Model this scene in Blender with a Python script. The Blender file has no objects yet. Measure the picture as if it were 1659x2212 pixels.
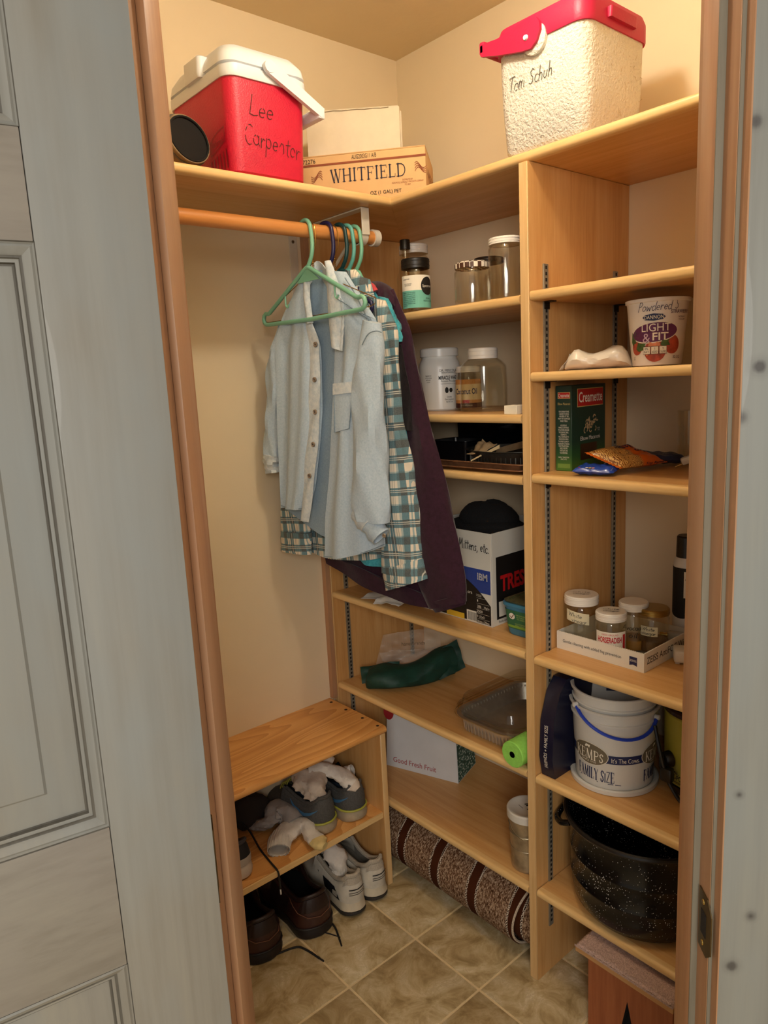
import bpy, bmesh, math, random
from mathutils import Vector, Matrix
from math import sin, cos, pi, radians, sqrt, atan2, hypot, floor

random.seed(7)
SC = bpy.context.scene
COL = SC.collection

# ------------------------------------------------------------------ camera
CAM = Vector((-1.6312, -1.7667, 1.4883))
YAW, PITCH, ROLL, FPX = radians(49.787), radians(-10.30), radians(-2.863), 1553.65
FW = Vector((cos(PITCH)*cos(YAW), cos(PITCH)*sin(YAW), sin(PITCH)))
_r = FW.cross(Vector((0, 0, 1))).normalized(); _u = _r.cross(FW)
RT = _r*cos(ROLL) + _u*sin(ROLL); UP = -_r*sin(ROLL) + _u*cos(ROLL)
cd = bpy.data.cameras.new('camera'); cam = bpy.data.objects.new('camera', cd); COL.objects.link(cam)
cd.sensor_fit = 'VERTICAL'; cd.sensor_height = 36.0; cd.lens = FPX/2212*36.0
cd.clip_start = 0.02
mw = Matrix((RT, UP, -FW)).transposed().to_4x4(); mw.translation = CAM
cam.matrix_world = mw
SC.camera = cam
SC.cycles.transparent_max_bounces = 20
SC.cycles.max_bounces = 7
SC.cycles.diffuse_bounces = 4
SC.cycles.glossy_bounces = 2
SC.cycles.caustics_reflective = False
SC.cycles.caustics_refractive = False

# ------------------------------------------------------------------ light and exposure
SC.view_settings.view_transform = 'Standard'
SC.view_settings.look = 'None'
SC.view_settings.gamma = 1.0
SC.view_settings.use_curve_mapping = False
SC.view_settings.exposure = 1.08
wd = bpy.data.worlds.new('room'); SC.world = wd; wd.use_nodes = True
wd.node_tree.nodes['Background'].inputs[0].default_value = (1.0, 0.97, 0.93, 1)
wd.node_tree.nodes['Background'].inputs[1].default_value = 0.19

def area_light(name, loc, target, size, power, color):
    l = bpy.data.lights.new(name, 'AREA'); l.energy = power; l.color = color; l.shape = 'DISK'; l.size = size
    o = bpy.data.objects.new(name, l); COL.objects.link(o); o.location = loc
    o.rotation_euler = (Vector(target)-Vector(loc)).to_track_quat('-Z', 'Y').to_euler()
    return o
# daylight and lamps of the room the picture is taken from
area_light('room_lamp', (-2.6, -2.8, 1.9), (-1.0, -1.0, 0.3), 0.9, 16.0, (1.0, 0.94, 0.86))
LAMP = Vector((-0.74, -0.94, 2.335))        # the bulb on the closet ceiling
LAMP_POWER = 70.0

# ------------------------------------------------------------------ measuring helper: a picture point to a point of the place
def ray(u, v): return FW + RT*((u-829.5)/FPX) - UP*((v-1106)/FPX)
def atz(u, v, z): d = ray(u, v); return CAM + d*((z-CAM.z)/d.z)
def atx(u, v, x): d = ray(u, v); return CAM + d*((x-CAM.x)/d.x)
def aty(u, v, y): d = ray(u, v); return CAM + d*((y-CAM.y)/d.y)
def atp(u, v, o, n): d = ray(u, v); return CAM + d*((Vector(o)-CAM).dot(n)/d.dot(n))

# ------------------------------------------------------------------ materials
def lin(h):
    h = h.lstrip('#'); c = [int(h[i:i+2], 16)/255 for i in (0, 2, 4)]
    return tuple((x/12.92 if x <= .04045 else ((x+.055)/1.055)**2.4) for x in c)+(1.0,)
MATS = {}
class NT:
    def __init__(s, name):
        s.m = bpy.data.materials.new(name); s.m.use_nodes = True; s.t = s.m.node_tree
        s.b = s.t.nodes['Principled BSDF']; s.n = s.t.nodes
    def node(s, kind, **kw):
        n = s.n.new(kind)
        for k, v in kw.items():
            if k.startswith('i_'):
                n.inputs[int(k[2:])].default_value = v
            else: setattr(n, k, v)
        return n
    def link(s, a, b): s.t.links.new(a, b)
    def coords(s, scale=(1, 1, 1), kind='Object', rot=(0, 0, 0)):
        tc = s.node('ShaderNodeTexCoord'); mp = s.node('ShaderNodeMapping')
        mp.inputs['Scale'].default_value = scale; mp.inputs['Rotation'].default_value = rot
        s.link(tc.outputs[kind], mp.inputs[0]); return mp.outputs[0]
    def noise(s, vec, scale, detail=4, rough=.55, dist=0):
        n = s.node('ShaderNodeTexNoise'); n.inputs['Scale'].default_value = scale; n.inputs['Detail'].default_value = detail
        n.inputs['Roughness'].default_value = rough; n.inputs['Distortion'].default_value = dist
        s.link(vec, n.inputs['Vector']); return n.outputs[0]
    def ramp(s, fac, stops, interp='LINEAR'):
        r = s.node('ShaderNodeValToRGB'); r.color_ramp.interpolation = interp
        e = r.color_ramp.elements
        while len(e) < len(stops): e.new(.5)
        for k, (p, c) in enumerate(stops): e[k].position = p; e[k].color = c if not isinstance(c, str) else lin(c)
        s.link(fac, r.inputs[0]); return r.outputs[0]
    def mix(s, fac, a, b, mode='MIX'):
        m = s.node('ShaderNodeMix', data_type='RGBA', blend_type=mode)
        for sock, val in ((m.inputs[0], fac), (m.inputs[6], a), (m.inputs[7], b)):
            if hasattr(val, 'is_linked') or hasattr(val, 'links'): s.link(val, sock)
            elif isinstance(val, str): sock.default_value = lin(val)
            else: sock.default_value = val
        return m.outputs[2]
    def math(s, op, a, b=0.0, clamp=False):
        m = s.node('ShaderNodeMath', operation=op, use_clamp=clamp)
        for sock, val in ((m.inputs[0], a), (m.inputs[1], b)):
            if hasattr(val, 'links'): s.link(val, sock)
            else: sock.default_value = val
        return m.outputs[0]
    def bump(s, height, strength=.2, dist=.002):
        b = s.node('ShaderNodeBump'); b.inputs['Strength'].default_value = strength; b.inputs['Distance'].default_value = dist
        s.link(height, b.inputs['Height']); s.link(b.outputs[0], s.b.inputs['Normal'])
    def color(s, sock): s.link(sock, s.b.inputs['Base Color'])
    def set(s, rough=.5, metal=0., spec=.5, coat=0.):
        s.b.inputs['Roughness'].default_value = rough; s.b.inputs['Metallic'].default_value = metal
        s.b.inputs['Specular IOR Level'].default_value = spec; s.b.inputs['Coat Weight'].default_value = coat
        return s

def plain(name, hexc, rough=.5, metal=0., spec=.5, var=0.08, vscale=14, bump=None, coat=0.):
    """one colour with slight unevenness and, if asked, fine relief (scale, strength)"""
    if name in MATS: return MATS[name]
    t = NT(name); t.set(rough, metal, spec, coat)
    c = lin(hexc); v = t.coords()
    lo = tuple(x*(1-var) for x in c[:3])+(1,); hi = tuple(min(1, x*(1+var)) for x in c[:3])+(1,)
    t.color(t.ramp(t.noise(v, vscale), [(.3, lo), (.7, hi)]))
    if bump: t.bump(t.noise(v, bump[0], 3), bump[1], bump[2] if len(bump) > 2 else .001)
    MATS[name] = t.m; return t.m

def wood(name, light, mid, dark, axis='y', scale=1.0, rough=.42, strength=.5, coat=.1, knots=(), stain=None, bump=.05):
    """long grain along one axis; knots = [(x, y, z, radius)]"""
    if name in MATS: return MATS[name]
    t = NT(name); t.set(rough, 0, .4, coat)
    k = {'x': (1.2, 22, 22), 'y': (22, 1.2, 22), 'z': (22, 22, 1.2)}[axis]
    v = t.coords(tuple(c*scale for c in k))
    n1 = t.noise(v, 1.6, 6, .6, .6)
    v2 = t.coords(tuple(c*scale*5 for c in k)); n2 = t.noise(v2, 2.0, 4, .6)
    f = t.math('ADD', t.math('MULTIPLY', n1, .72), t.math('MULTIPLY', n2, .28))
    h = .5*strength
    col = t.ramp(f, [(.5-h*.55, dark), (.5, mid), (.5+h*.55, light)])
    if stain:
        sn = t.noise(t.coords((3, 3, 1.2)), 1.4, 4, .6)
        col = t.mix(t.ramp(sn, [(.38, (0, 0, 0, 1)), (.66, (1, 1, 1, 1))]), col, stain)
    for (x, y, z, r) in knots:
        tc = t.node('ShaderNodeTexCoord')
        vm = t.node('ShaderNodeVectorMath', operation='DISTANCE'); vm.inputs[1].default_value = (x, y, z)
        t.link(tc.outputs['Object'], vm.inputs[0])
        d = t.math('ADD', vm.outputs['Value'], t.math('MULTIPLY', t.math('SUBTRACT', n2, .5), r*.8))
        col = t.mix(t.ramp(d, [(r*.7, (.85, .85, .85, 1)), (min(1, r*1.15), (.25, .25, .25, 1)), (min(1, r*2.6), (0, 0, 0, 1))]), col, '#3f3a38')
    t.color(col)
    if bump: t.bump(n2, bump, .001)
    MATS[name] = t.m; return t.m

def glass(name, tint='#f2f5ef', rough=.04, ior=1.5):
    if name in MATS: return MATS[name]
    t = NT(name)
    tr = t.node('ShaderNodeBsdfTransparent'); tr.inputs[0].default_value = lin(tint)
    gl = t.node('ShaderNodeBsdfGlossy'); gl.inputs['Roughness'].default_value = rough; gl.inputs[0].default_value = (1, 1, 1, 1)
    lw = t.node('ShaderNodeLayerWeight'); lw.inputs[0].default_value = .5
    fr = t.math('ADD', t.math('MULTIPLY', t.math('POWER', lw.outputs['Facing'], 4.0), .55), .035*ior/1.5)
    mx = t.node('ShaderNodeMixShader'); t.link(fr, mx.inputs[0]); t.link(tr.outputs[0], mx.inputs[1]); t.link(gl.outputs[0], mx.inputs[2])
    t.link(mx.outputs[0], t.n['Material Output'].inputs[0])
    MATS[name] = t.m; return t.m

def film(name, tint='#ffffff', opacity=.35, rough=.25, bump=None):
    """thin clear or milky plastic"""
    if name in MATS: return MATS[name]
    t = NT(name); t.set(rough)
    t.b.inputs['Base Color'].default_value = lin(tint); t.b.inputs['Alpha'].default_value = opacity
    if bump: t.bump(t.noise(t.coords(), bump[0], 4), bump[1], .003)
    MATS[name] = t.m; return t.m

# ------------------------------------------------------------------ geometry
class G:
    def __init__(s): s.v = []; s.f = []
    def add(s, vs, fs, M=None):
        b = len(s.v)
        for p in vs:
            p = Vector(p); s.v.append(M @ p if M else p)
        s.f += [tuple(b+i for i in f) for f in fs]; return s
    def bm(s, bm, M=None):
        bm.verts.index_update()
        s.add([v.co.copy() for v in bm.verts], [[v.index for v in f.verts] for f in bm.faces], M); bm.free(); return s
    def box(s, lo, hi, bevel=0, seg=2, M=None):
        bm = bmesh.new(); bmesh.ops.create_cube(bm, size=1)
        lo = Vector(lo); hi = Vector(hi); c = (lo+hi)/2; d = hi-lo
        for v in bm.verts: v.co = Vector((v.co.x*d.x+c.x, v.co.y*d.y+c.y, v.co.z*d.z+c.z))
        if bevel: bmesh.ops.bevel(bm, geom=bm.edges[:], offset=min(bevel, min(abs(x) for x in d)*.48), segments=seg, profile=.5, affect='EDGES', clamp_overlap=True)
        return s.bm(bm, M)
    def lathe(s, prof, seg=32, M=None, sx=1, sy=1, a0=0, a1=2*pi):
        full = abs(a1-a0-2*pi) < 1e-6; n = seg if full else seg+1
        vs = []; fs = []
        for (r, z) in prof:
            for k in range(n):
                a = a0+(a1-a0)*k/seg; vs.append((r*cos(a)*sx, r*sin(a)*sy, z))
        for i in range(len(prof)-1):
            for k in range(seg):
                k2 = (k+1) % n; fs.append((i*n+k, i*n+k2, (i+1)*n+k2, (i+1)*n+k))
        if full:
            if prof[0][0] > 1e-6: fs.append(tuple(range(n-1, -1, -1)))
            if prof[-1][0] > 1e-6: fs.append(tuple((len(prof)-1)*n+k for k in range(n)))
        return s.add(vs, fs, M)
    def loft(s, rings, closed=True, cap=True, loop=False, M=None):
        n = len(rings[0]); vs = [p for r in rings for p in r]; fs = []
        R = len(rings)
        for i in range(R if loop else R-1):
            j = (i+1) % R
            for k in range(n if closed else n-1):
                k2 = (k+1) % n; fs.append((i*n+k, i*n+k2, j*n+k2, j*n+k))
        if cap and not loop and closed:
            fs.append(tuple(range(n-1, -1, -1))); fs.append(tuple((R-1)*n+k for k in range(n)))
        return s.add(vs, fs, M)
    def tube(s, pts, r, seg=8, closed=False, M=None, flat=1.0):
        pts = [Vector(p) for p in pts]; N = len(pts); rings = []
        up = None
        for i, p in enumerate(pts):
            if closed: t = pts[(i+1) % N]-pts[i-1]
            else: t = pts[min(i+1, N-1)]-pts[max(i-1, 0)]
            t = t.normalized() if t.length > 1e-9 else Vector((0, 0, 1))
            if up is None: up = Vector((0, 0, 1)) if abs(t.z) < .9 else Vector((1, 0, 0))
            x = t.cross(up); x = x.normalized() if x.length > 1e-6 else t.orthogonal().normalized()
            up = x.cross(t).normalized()
            rr = r[i] if isinstance(r, (list, tuple)) else r
            rings.append([p+x*(rr*cos(2*pi*k/seg))+up*(rr*flat*sin(2*pi*k/seg)) for k in range(seg)])
        return s.loft(rings, loop=closed, M=M)
    def prism(s, poly, h0, h1, M=None):
        """poly in local xy, from z=h0 to z=h1"""
        n = len(poly); vs = [(x, y, h0) for x, y in poly]+[(x, y, h1) for x, y in poly]
        fs = [tuple(range(n-1, -1, -1)), tuple(range(n, 2*n))]+[(k, (k+1) % n, n+(k+1) % n, n+k) for k in range(n)]
        return s.add(vs, fs, M)
    def sheet(s, fn, nu, nv, th=.0, M=None):
        """fn(s,t)->Vector over the unit square; th gives it thickness"""
        P = [[Vector(fn(i/nu, j/nv)) for i in range(nu+1)] for j in range(nv+1)]
        W = nu+1; vs = [p for r in P for p in r]
        fs = [(j*W+i, j*W+i+1, (j+1)*W+i+1, (j+1)*W+i) for j in range(nv) for i in range(nu)]
        if th:
            nb = len(vs); back = []
            for j in range(nv+1):
                for i in range(nu+1):
                    a = P[j][min(i+1, nu)]-P[j][max(i-1, 0)]; b = P[min(j+1, nv)][i]-P[max(j-1, 0)][i]
                    nrm = a.cross(b); nrm = nrm.normalized() if nrm.length > 1e-12 else Vector((0, 0, 1))
                    back.append(P[j][i]-nrm*th)
            vs += back; fs2 = [tuple(nb+k for k in reversed(f)) for f in fs]
            edge = [i for i in range(W)]+[j*W+nu for j in range(1, nv+1)]+[nv*W+i for i in range(nu-1, -1, -1)]+[j*W for j in range(nv-1, 0, -1)]
            for a, b in zip(edge, edge[1:]+edge[:1]): fs2.append((b, a, nb+a, nb+b))
            fs += fs2
        return s.add(vs, fs, M)

WORLD = set()
def mesh_of(name, g, m, smooth=38):
    me = bpy.data.meshes.new(name); me.from_pydata([tuple(p) for p in g.v], [], g.f); me.validate()
    bm = bmesh.new(); bm.from_mesh(me); bmesh.ops.recalc_face_normals(bm, faces=bm.faces[:]); bm.to_mesh(me); bm.free()
    if smooth:
        me.shade_smooth(); me.set_sharp_from_angle(angle=radians(smooth))
    if m: me.materials.append(m)
    me.update(); return me
def link(o, parent=None):
    COL.objects.link(o)
    if parent is not None:
        o.parent = parent
        if parent.name in WORLD: o.matrix_parent_inverse = parent.matrix_basis.inverted()
    return o
def obj(name, g, m, parent=None, smooth=38):
    return link(bpy.data.objects.new(name, mesh_of(name, g, m, smooth)), parent)
def copy(o, parent=None):
    c = o.copy(); COL.objects.link(c)
    if parent is not None: c.parent = parent
    return c
def thing(name, label, cat, loc=(0, 0, 0), rot=0.0, group=None, world=False):
    """an Empty at the thing's base; world=True: its parts are given in coordinates of the place"""
    o = bpy.data.objects.new(name, None); COL.objects.link(o)
    o.location = loc; o.rotation_euler = (0, 0, rot) if not isinstance(rot, tuple) else rot
    o.empty_display_size = .05
    o['label'] = label; o['category'] = cat
    if group: o['group'] = group
    if world: WORLD.add(o.name)
    bpy.context.view_layer.update() if False else None
    return o
def tag(o, label, cat, group=None):
    o['label'] = label; o['category'] = cat
    if group: o['group'] = group
    return o
def struct(name, g, m, parent=None, smooth=38):
    o = obj(name, g, m, parent, smooth)
    if parent is None: o['kind'] = 'structure'
    return o
def sempty(name, loc=(0, 0, 0), world=True):
    o = bpy.data.objects.new(name, None); COL.objects.link(o); o.location = loc; o['kind'] = 'structure'; o.empty_display_size = .05
    if world: WORLD.add(o.name)
    return o
def frame(o, x, y, z): 
    M = Matrix((Vector(x), Vector(y), Vector(z))).transposed().to_4x4(); M.translation = Vector(o); return M
def T(x=0, y=0, z=0): return Matrix.Translation((x, y, z))
def smoothstep(a, b, x):
    t = max(0, min(1, (x-a)/(b-a) if b != a else 1)); return t*t*(3-2*t)
def lerp(a, b, t): return a+(b-a)*t
def poly_at(pts, t):
    """point at fraction t of a polyline (by length)"""
    L = [0]
    for a, b in zip(pts, pts[1:]): L.append(L[-1]+hypot(b[0]-a[0], b[1]-a[1]))
    d = t*L[-1]
    for i in range(len(pts)-1):
        if d <= L[i+1] or i == len(pts)-2:
            k = (d-L[i])/max(1e-9, L[i+1]-L[i]); return tuple(lerp(p, q, k) for p, q in zip(pts[i], pts[i+1]))
def smooth_line(pts, n=6):
    """Catmull-Rom through the points"""
    P = [Vector(p) for p in pts]; out = []
    for i in range(len(P)-1):
        a = P[max(i-1, 0)]; b = P[i]; c = P[i+1]; d = P[min(i+2, len(P)-1)]
        for k in range(n):
            t = k/n; out.append(.5*((2*b)+(c-a)*t+(2*a-5*b+4*c-d)*t*t+(3*b-a-3*c+d)*t**3))
    return out+[P[-1]]

# ------------------------------------------------------------------ lettering
def plane_surf(o, r, u, lift=.0005):
    o = Vector(o); r = Vector(r).normalized(); u = Vector(u).normalized(); n = r.cross(u)
    return lambda x, y: o+r*x+u*y+n*lift
def cyl_surf(c, radius, a0, lift=.0006):
    """x runs around a vertical axis (to the viewer's right when a0 faces the viewer), y up; radius may be a function of height"""
    c = Vector(c); rf = radius if callable(radius) else (lambda z: radius)
    def f(x, y):
        R = rf(y); a = a0+x/max(R, 1e-6); return c+Vector(((R+lift)*cos(a), (R+lift)*sin(a), y))
    return f
def text(body, parent, m, surf, h=None, w=None, x=0, y=0, align='C', name='lettering', space=1.0, shear=0, bold=0.0, line=1.0):
    cu = bpy.data.curves.new('t', 'FONT'); cu.body = body; cu.align_x = 'CENTER'; cu.resolution_u = 3
    cu.space_character = space; cu.shear = shear; cu.offset = bold; cu.space_line = line
    ob = bpy.data.objects.new('t', cu); COL.objects.link(ob)
    bpy.context.view_layer.update()
    me = bpy.data.meshes.new_from_object(ob); bpy.data.objects.remove(ob)
    xs = [v.co.x for v in me.vertices]; ys = [v.co.y for v in me.vertices]
    if not xs: return None
    x0, x1, y0, y1 = min(xs), max(xs), min(ys), max(ys)
    sy = (h/(y1-y0)) if h else None; sx = (w/(x1-x0)) if w else None
    sx = sx or sy; sy = sy or sx
    off = {'C': -(x0+x1)/2, 'L': -x0, 'R': -x1}[align]
    bm = bmesh.new(); bm.from_mesh(me); bmesh.ops.triangulate(bm, faces=bm.faces[:])
    for v in bm.verts: v.co = surf(x+(v.co.x+off)*sx, y+(v.co.y-(y0+y1)/2)*sy)
    me2 = bpy.data.meshes.new(name); bm.to_mesh(me2); bm.free(); bpy.data.meshes.remove(me)
    me2.materials.append(m)
    return link(bpy.data.objects.new(name, me2), parent)
def patch(parent, m, surf, x0, x1, y0, y1, name='label', nx=10, ny=2, shape=None, round_=0.0):
    """a flat print on a surface; shape(x,y in 0..1)-> outline list instead of a rectangle"""
    g = G()
    if shape is None:
        g.sheet(lambda s, t: surf(lerp(x0, x1, s), lerp(y0, y1, t)), nx, ny)
    else:
        cx, cy = (x0+x1)/2, (y0+y1)/2
        ring = [surf(lerp(x0, x1, a), lerp(y0, y1, b)) for a, b in shape]
        mid = [surf(cx+(lerp(x0, x1, a)-cx)*.5, cy+(lerp(y0, y1, b)-cy)*.5) for a, b in shape]
        n = len(ring); g.v = ring+mid+[surf(cx, cy)]
        g.f = [(k, (k+1) % n, n+(k+1) % n, n+k) for k in range(n)]+[(n+k, n+(k+1) % n, 2*n) for k in range(n)]
    return obj(name, g, m, parent, 0)
OVAL = [(.5+.5*cos(2*pi*k/28), .5+.5*sin(2*pi*k/28)) for k in range(28)]
def arc(cx, cy, rx, ry, a0, a1, n=9): return [(cx+rx*cos(radians(lerp(a0, a1, k/n))), cy+ry*sin(radians(lerp(a0, a1, k/n)))) for k in range(n+1)]
_o = arc(.25, .25, .22, .25, 60, 425)
HAND = {  # pen strokes of handwritten letters: (advance, strokes)
 'o': (.56, [_o]), 'a': (.58, [arc(.25, .25, .22, .25, 40, 330), [(.45, .5), (.46, .1), (.55, 0)]]), 'e': (.52, [[(.06, .26), (.42, .3)]+arc(.24, .27, .19, .23, 10, 310)]),
 'c': (.5, [arc(.28, .25, .22, .25, 45, 315)]), 'h': (.55, [[(.08, 1), (.07, 0)], [(.07, .3), (.2, .5), (.36, .46), (.42, .25), (.42, 0)]]),
 'n': (.55, [[(.06, .5), (.07, 0)], [(.07, .3), (.2, .5), (.36, .46), (.42, .25), (.43, 0)]]), 'u': (.55, [[(.06, .5), (.08, .12), (.22, 0), (.36, .1), (.42, .5)], [(.42, .5), (.44, 0)]]),
 'm': (.8, [[(.05, .5), (.06, 0)], [(.06, .32), (.18, .5), (.3, .42), (.33, 0)], [(.33, .32), (.46, .5), (.6, .42), (.64, 0)]]), 'r': (.42, [[(.06, .5), (.08, 0)], [(.08, .28), (.2, .48), (.36, .44)]]),
 't': (.4, [[(.2, .85), (.18, .1), (.3, 0)], [(.02, .58), (.4, .62)]]), 'p': (.55, [[(.07, .5), (.05, -.45)], [(.07, .35)]+arc(.25, .26, .2, .24, 150, -150)]),
 'd': (.58, [arc(.24, .25, .2, .25, 50, 320), [(.46, 1), (.45, .08), (.54, 0)]]), 'w': (.72, [[(.03, .5), (.14, 0), (.3, .38), (.45, 0), (.6, .5)]]), 'i': (.26, [[(.12, .5), (.12, 0)], [(.13, .72), (.15, .76)]]),
 's': (.45, [[(.36, .46), (.2, .5), (.08, .38), (.3, .2), (.26, .03), (.04, .04)]]), 'v': (.5, [[(.04, .5), (.2, 0), (.4, .5)]]), 'g': (.55, [arc(.24, .26, .2, .23, 40, 330), [(.44, .5), (.44, -.3), (.25, -.45), (.08, -.35)]]),
 'l': (.25, [[(.12, 1), (.11, .05), (.2, 0)]]), 'k': (.5, [[(.08, 1), (.07, 0)], [(.38, .5), (.1, .24), (.4, 0)]]), 'T': (.7, [[(.02, .98), (.66, 1.02)], [(.34, 1), (.3, 0)]]),
 'S': (.6, [[(.5, .9), (.3, 1), (.1, .82), (.2, .58), (.42, .44), (.46, .16), (.25, 0), (.04, .1)]]), 'L': (.6, [[(.12, 1), (.06, .05), (.3, 0), (.56, .06)]]), 'C': (.7, [arc(.38, .5, .34, .5, 55, 300)]),
 'M': (.9, [[(.06, 0), (.14, 1), (.38, .35), (.62, 1), (.74, 0)]]), 'P': (.6, [[(.1, 1), (.08, 0)], [(.1, .95), (.35, 1), (.5, .8), (.4, .56), (.1, .5)]]), 'A': (.7, [[(.02, 0), (.32, 1), (.6, 0)], [(.12, .36), (.5, .36)]]),
 'F': (.55, [[(.08, 0), (.1, 1), (.5, 1)], [(.1, .55), (.42, .56)]]), 'N': (.7, [[(.06, 0), (.08, 1), (.52, 0), (.54, 1)]]), 'I': (.3, [[(.12, 1), (.12, 0)]]), 'W': (.95, [[(.02, 1), (.2, 0), (.42, .8), (.62, 0), (.84, 1)]]),
 'O': (.75, [arc(.36, .5, .32, .5, 60, 425)]), 'R': (.65, [[(.1, 1), (.08, 0)], [(.1, .95), (.38, 1), (.5, .78), (.38, .54), (.1, .5), (.54, 0)]]),
 ',': (.25, [[(.12, .05), (.05, -.16)]]), '.': (.25, [[(.1, 0), (.14, .03)]]), ' ': (.4, []), '>': (.5, [[(.06, .5), (.4, .28), (.06, .05)]]), '4': (.5, [[(.3, .0), (.3, .6), (.05, .25), (.45, .25)]]),
}
def ribbon(g, pts, w, surf):
    for (a, b) in zip(pts, pts[1:]):
        d = Vector((b[0]-a[0], b[1]-a[1])); L = d.length
        if L < 1e-7: continue
        d /= L; n = Vector((-d.y, d.x))*w/2; e = d*w*.35
        q = [(a[0]-e.x+n.x, a[1]-e.y+n.y), (a[0]-e.x-n.x, a[1]-e.y-n.y), (b[0]+e.x-n.x, b[1]+e.y-n.y), (b[0]+e.x+n.x, b[1]+e.y+n.y)]
        g.add([surf(*p) for p in q], [(0, 1, 2, 3)])
def hand(body, parent, m, surf, h, x=0, y=0, w=None, pen=.002, slant=.15, rise=0.0, name='handwriting', jitter=.03, align='L', gaps=0):
    """handwriting: h = height of a capital; rise = slope of the line"""
    rnd = random.Random(len(body)*13+ord(body[0])); strokes = []; cx = 0
    for ch in body:
        adv, st = HAND.get(ch, HAND['o'])
        dy = rnd.uniform(-jitter, jitter)
        for s in st: strokes.append([(cx+px+py*slant, py+dy) for px, py in s])
        cx += adv+rnd.uniform(-.02, .03)
    sx = (w/cx) if w else h
    ox = {'L': 0, 'C': -cx*sx/2}[align]
    g = G()
    for s in strokes:
        for k in range(0, len(s)-1):
            if gaps and rnd.random() < gaps: continue
            ribbon(g, [(x+ox+px*sx, y+py*h+px*sx*rise) for px, py in s[k:k+2]], pen, surf)
    return obj(name, g, m, parent, 0)
SERIF = {  # capitals with serifs: (advance, [(points, width)])
 'W': (1.12, [([(.1, 1), (.36, 0)], .13), ([(.36, 0), (.56, .9)], .05), ([(.5, 1), (.76, 0)], .13), ([(.76, 0), (1.0, 1)], .05), ([(0, 1), (.24, 1)], .05), ([(.4, 1), (.64, 1)], .05), ([(.88, 1), (1.1, 1)], .05)]),
 'H': (.95, [([(.16, 0), (.16, 1)], .13), ([(.76, 0), (.76, 1)], .13), ([(.16, .5), (.76, .5)], .05)]+[([(c-.14, z), (c+.14, z)], .05) for c in (.16, .76) for z in (.02, .98)]),
 'I': (.42, [([(.2, 0), (.2, 1)], .13), ([(.06, .02), (.34, .02)], .05), ([(.06, .98), (.34, .98)], .05)]),
 'T': (.85, [([(.42, 0), (.42, 1)], .13), ([(.06, .97), (.78, .97)], .06), ([(.08, .98), (.06, .78)], .04), ([(.76, .98), (.78, .78)], .04), ([(.28, .02), (.56, .02)], .05)]),
 'F': (.75, [([(.18, 0), (.18, 1)], .13), ([(.05, .97), (.66, .97)], .06), ([(.65, .98), (.67, .78)], .04), ([(.18, .52), (.5, .52)], .05), ([(.5, .62), (.5, .42)], .04), ([(.05, .02), (.33, .02)], .05)]),
 'E': (.78, [([(.18, 0), (.18, 1)], .13), ([(.05, .97), (.66, .97)], .06), ([(.65, .98), (.67, .78)], .04), ([(.18, .52), (.5, .52)], .05), ([(.5, .62), (.5, .42)], .04), ([(.05, .03), (.68, .03)], .06), ([(.68, .02), (.7, .24)], .04)]),
 'L': (.74, [([(.18, 0), (.18, 1)], .13), ([(.05, .97), (.33, .97)], .05), ([(.05, .03), (.64, .03)], .06), ([(.64, .02), (.67, .26)], .04)]),
 'D': (.95, [([(.18, 0), (.18, 1)], .13), ([(.05, .97), (.4, .97)]+arc(.4, .5, .42, .47, 90, -90)+[(.05, .03)], .08)]),
 'K': (.88, [([(.18, 0), (.18, 1)], .13), ([(.74, 1), (.22, .42)], .05), ([(.36, .56), (.8, 0)], .13)]+[([(c-.13, z), (c+.13, z)], .05) for c, z in ((.18, .02), (.18, .98), (.72, .98), (.8, .02))]),
 'M': (1.1, [([(.16, 0), (.2, 1)], .06), ([(.2, 1), (.54, .08)], .13), ([(.54, .08), (.88, 1)], .06), ([(.88, 1), (.92, 0)], .13)]+[([(c-.12, z), (c+.12, z)], .05) for c, z in ((.16, .02), (.92, .02))]),
 'P': (.78, [([(.18, 0), (.18, 1)], .13), ([(.05, .97), (.4, .97)]+arc(.4, .73, .26, .24, 90, -90)+[(.18, .49)], .08), ([(.05, .02), (.33, .02)], .05)]),
 'S': (.66, [([(.54, .8), (.5, .95), (.3, 1), (.1, .84), (.16, .62), (.44, .42), (.52, .18), (.32, 0), (.1, .05), (.06, .24)], .11)]),
 'A': (.88, [([(.1, 0), (.42, 1)], .05), ([(.42, 1), (.76, 0)], .13), ([(.24, .36), (.6, .36)], .05)]+[([(c-.11, .02), (c+.11, .02)], .05) for c in (.1, .76)]),
 'Y': (.82, [([(.1, 1), (.42, .48)], .12), ([(.74, 1), (.42, .48)], .05), ([(.42, .5), (.42, 0)], .13), ([(.28, .02), (.56, .02)], .05)]),
 'Z': (.76, [([(.1, .97), (.66, .97), (.1, .03), (.68, .03)], .08)]), 'R': (.85, [([(.18, 0), (.18, 1)], .13), ([(.05, .97), (.4, .97)]+arc(.4, .73, .24, .24, 90, -90)+[(.18, .49)], .08), ([(.4, .5), (.76, 0)], .12)]),
 ' ': (.45, []), '.': (.3, [([(.1, .04), (.2, .04)], .1)]), 'G': (.9, [(arc(.46, .5, .36, .48, 50, 350), .1), ([(.6, .45), (.88, .45)], .05)]),
 'C': (.85, [(arc(.46, .5, .36, .48, 50, 310), .1)]), 'O': (.95, [(arc(.46, .5, .36, .48, 0, 360, 16), .1)]), 'N': (1, [([(.16, 0), (.16, 1)], .05), ([(.16, 1), (.8, 0)], .13), ([(.8, 0), (.8, 1)], .05)]),
}
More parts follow.
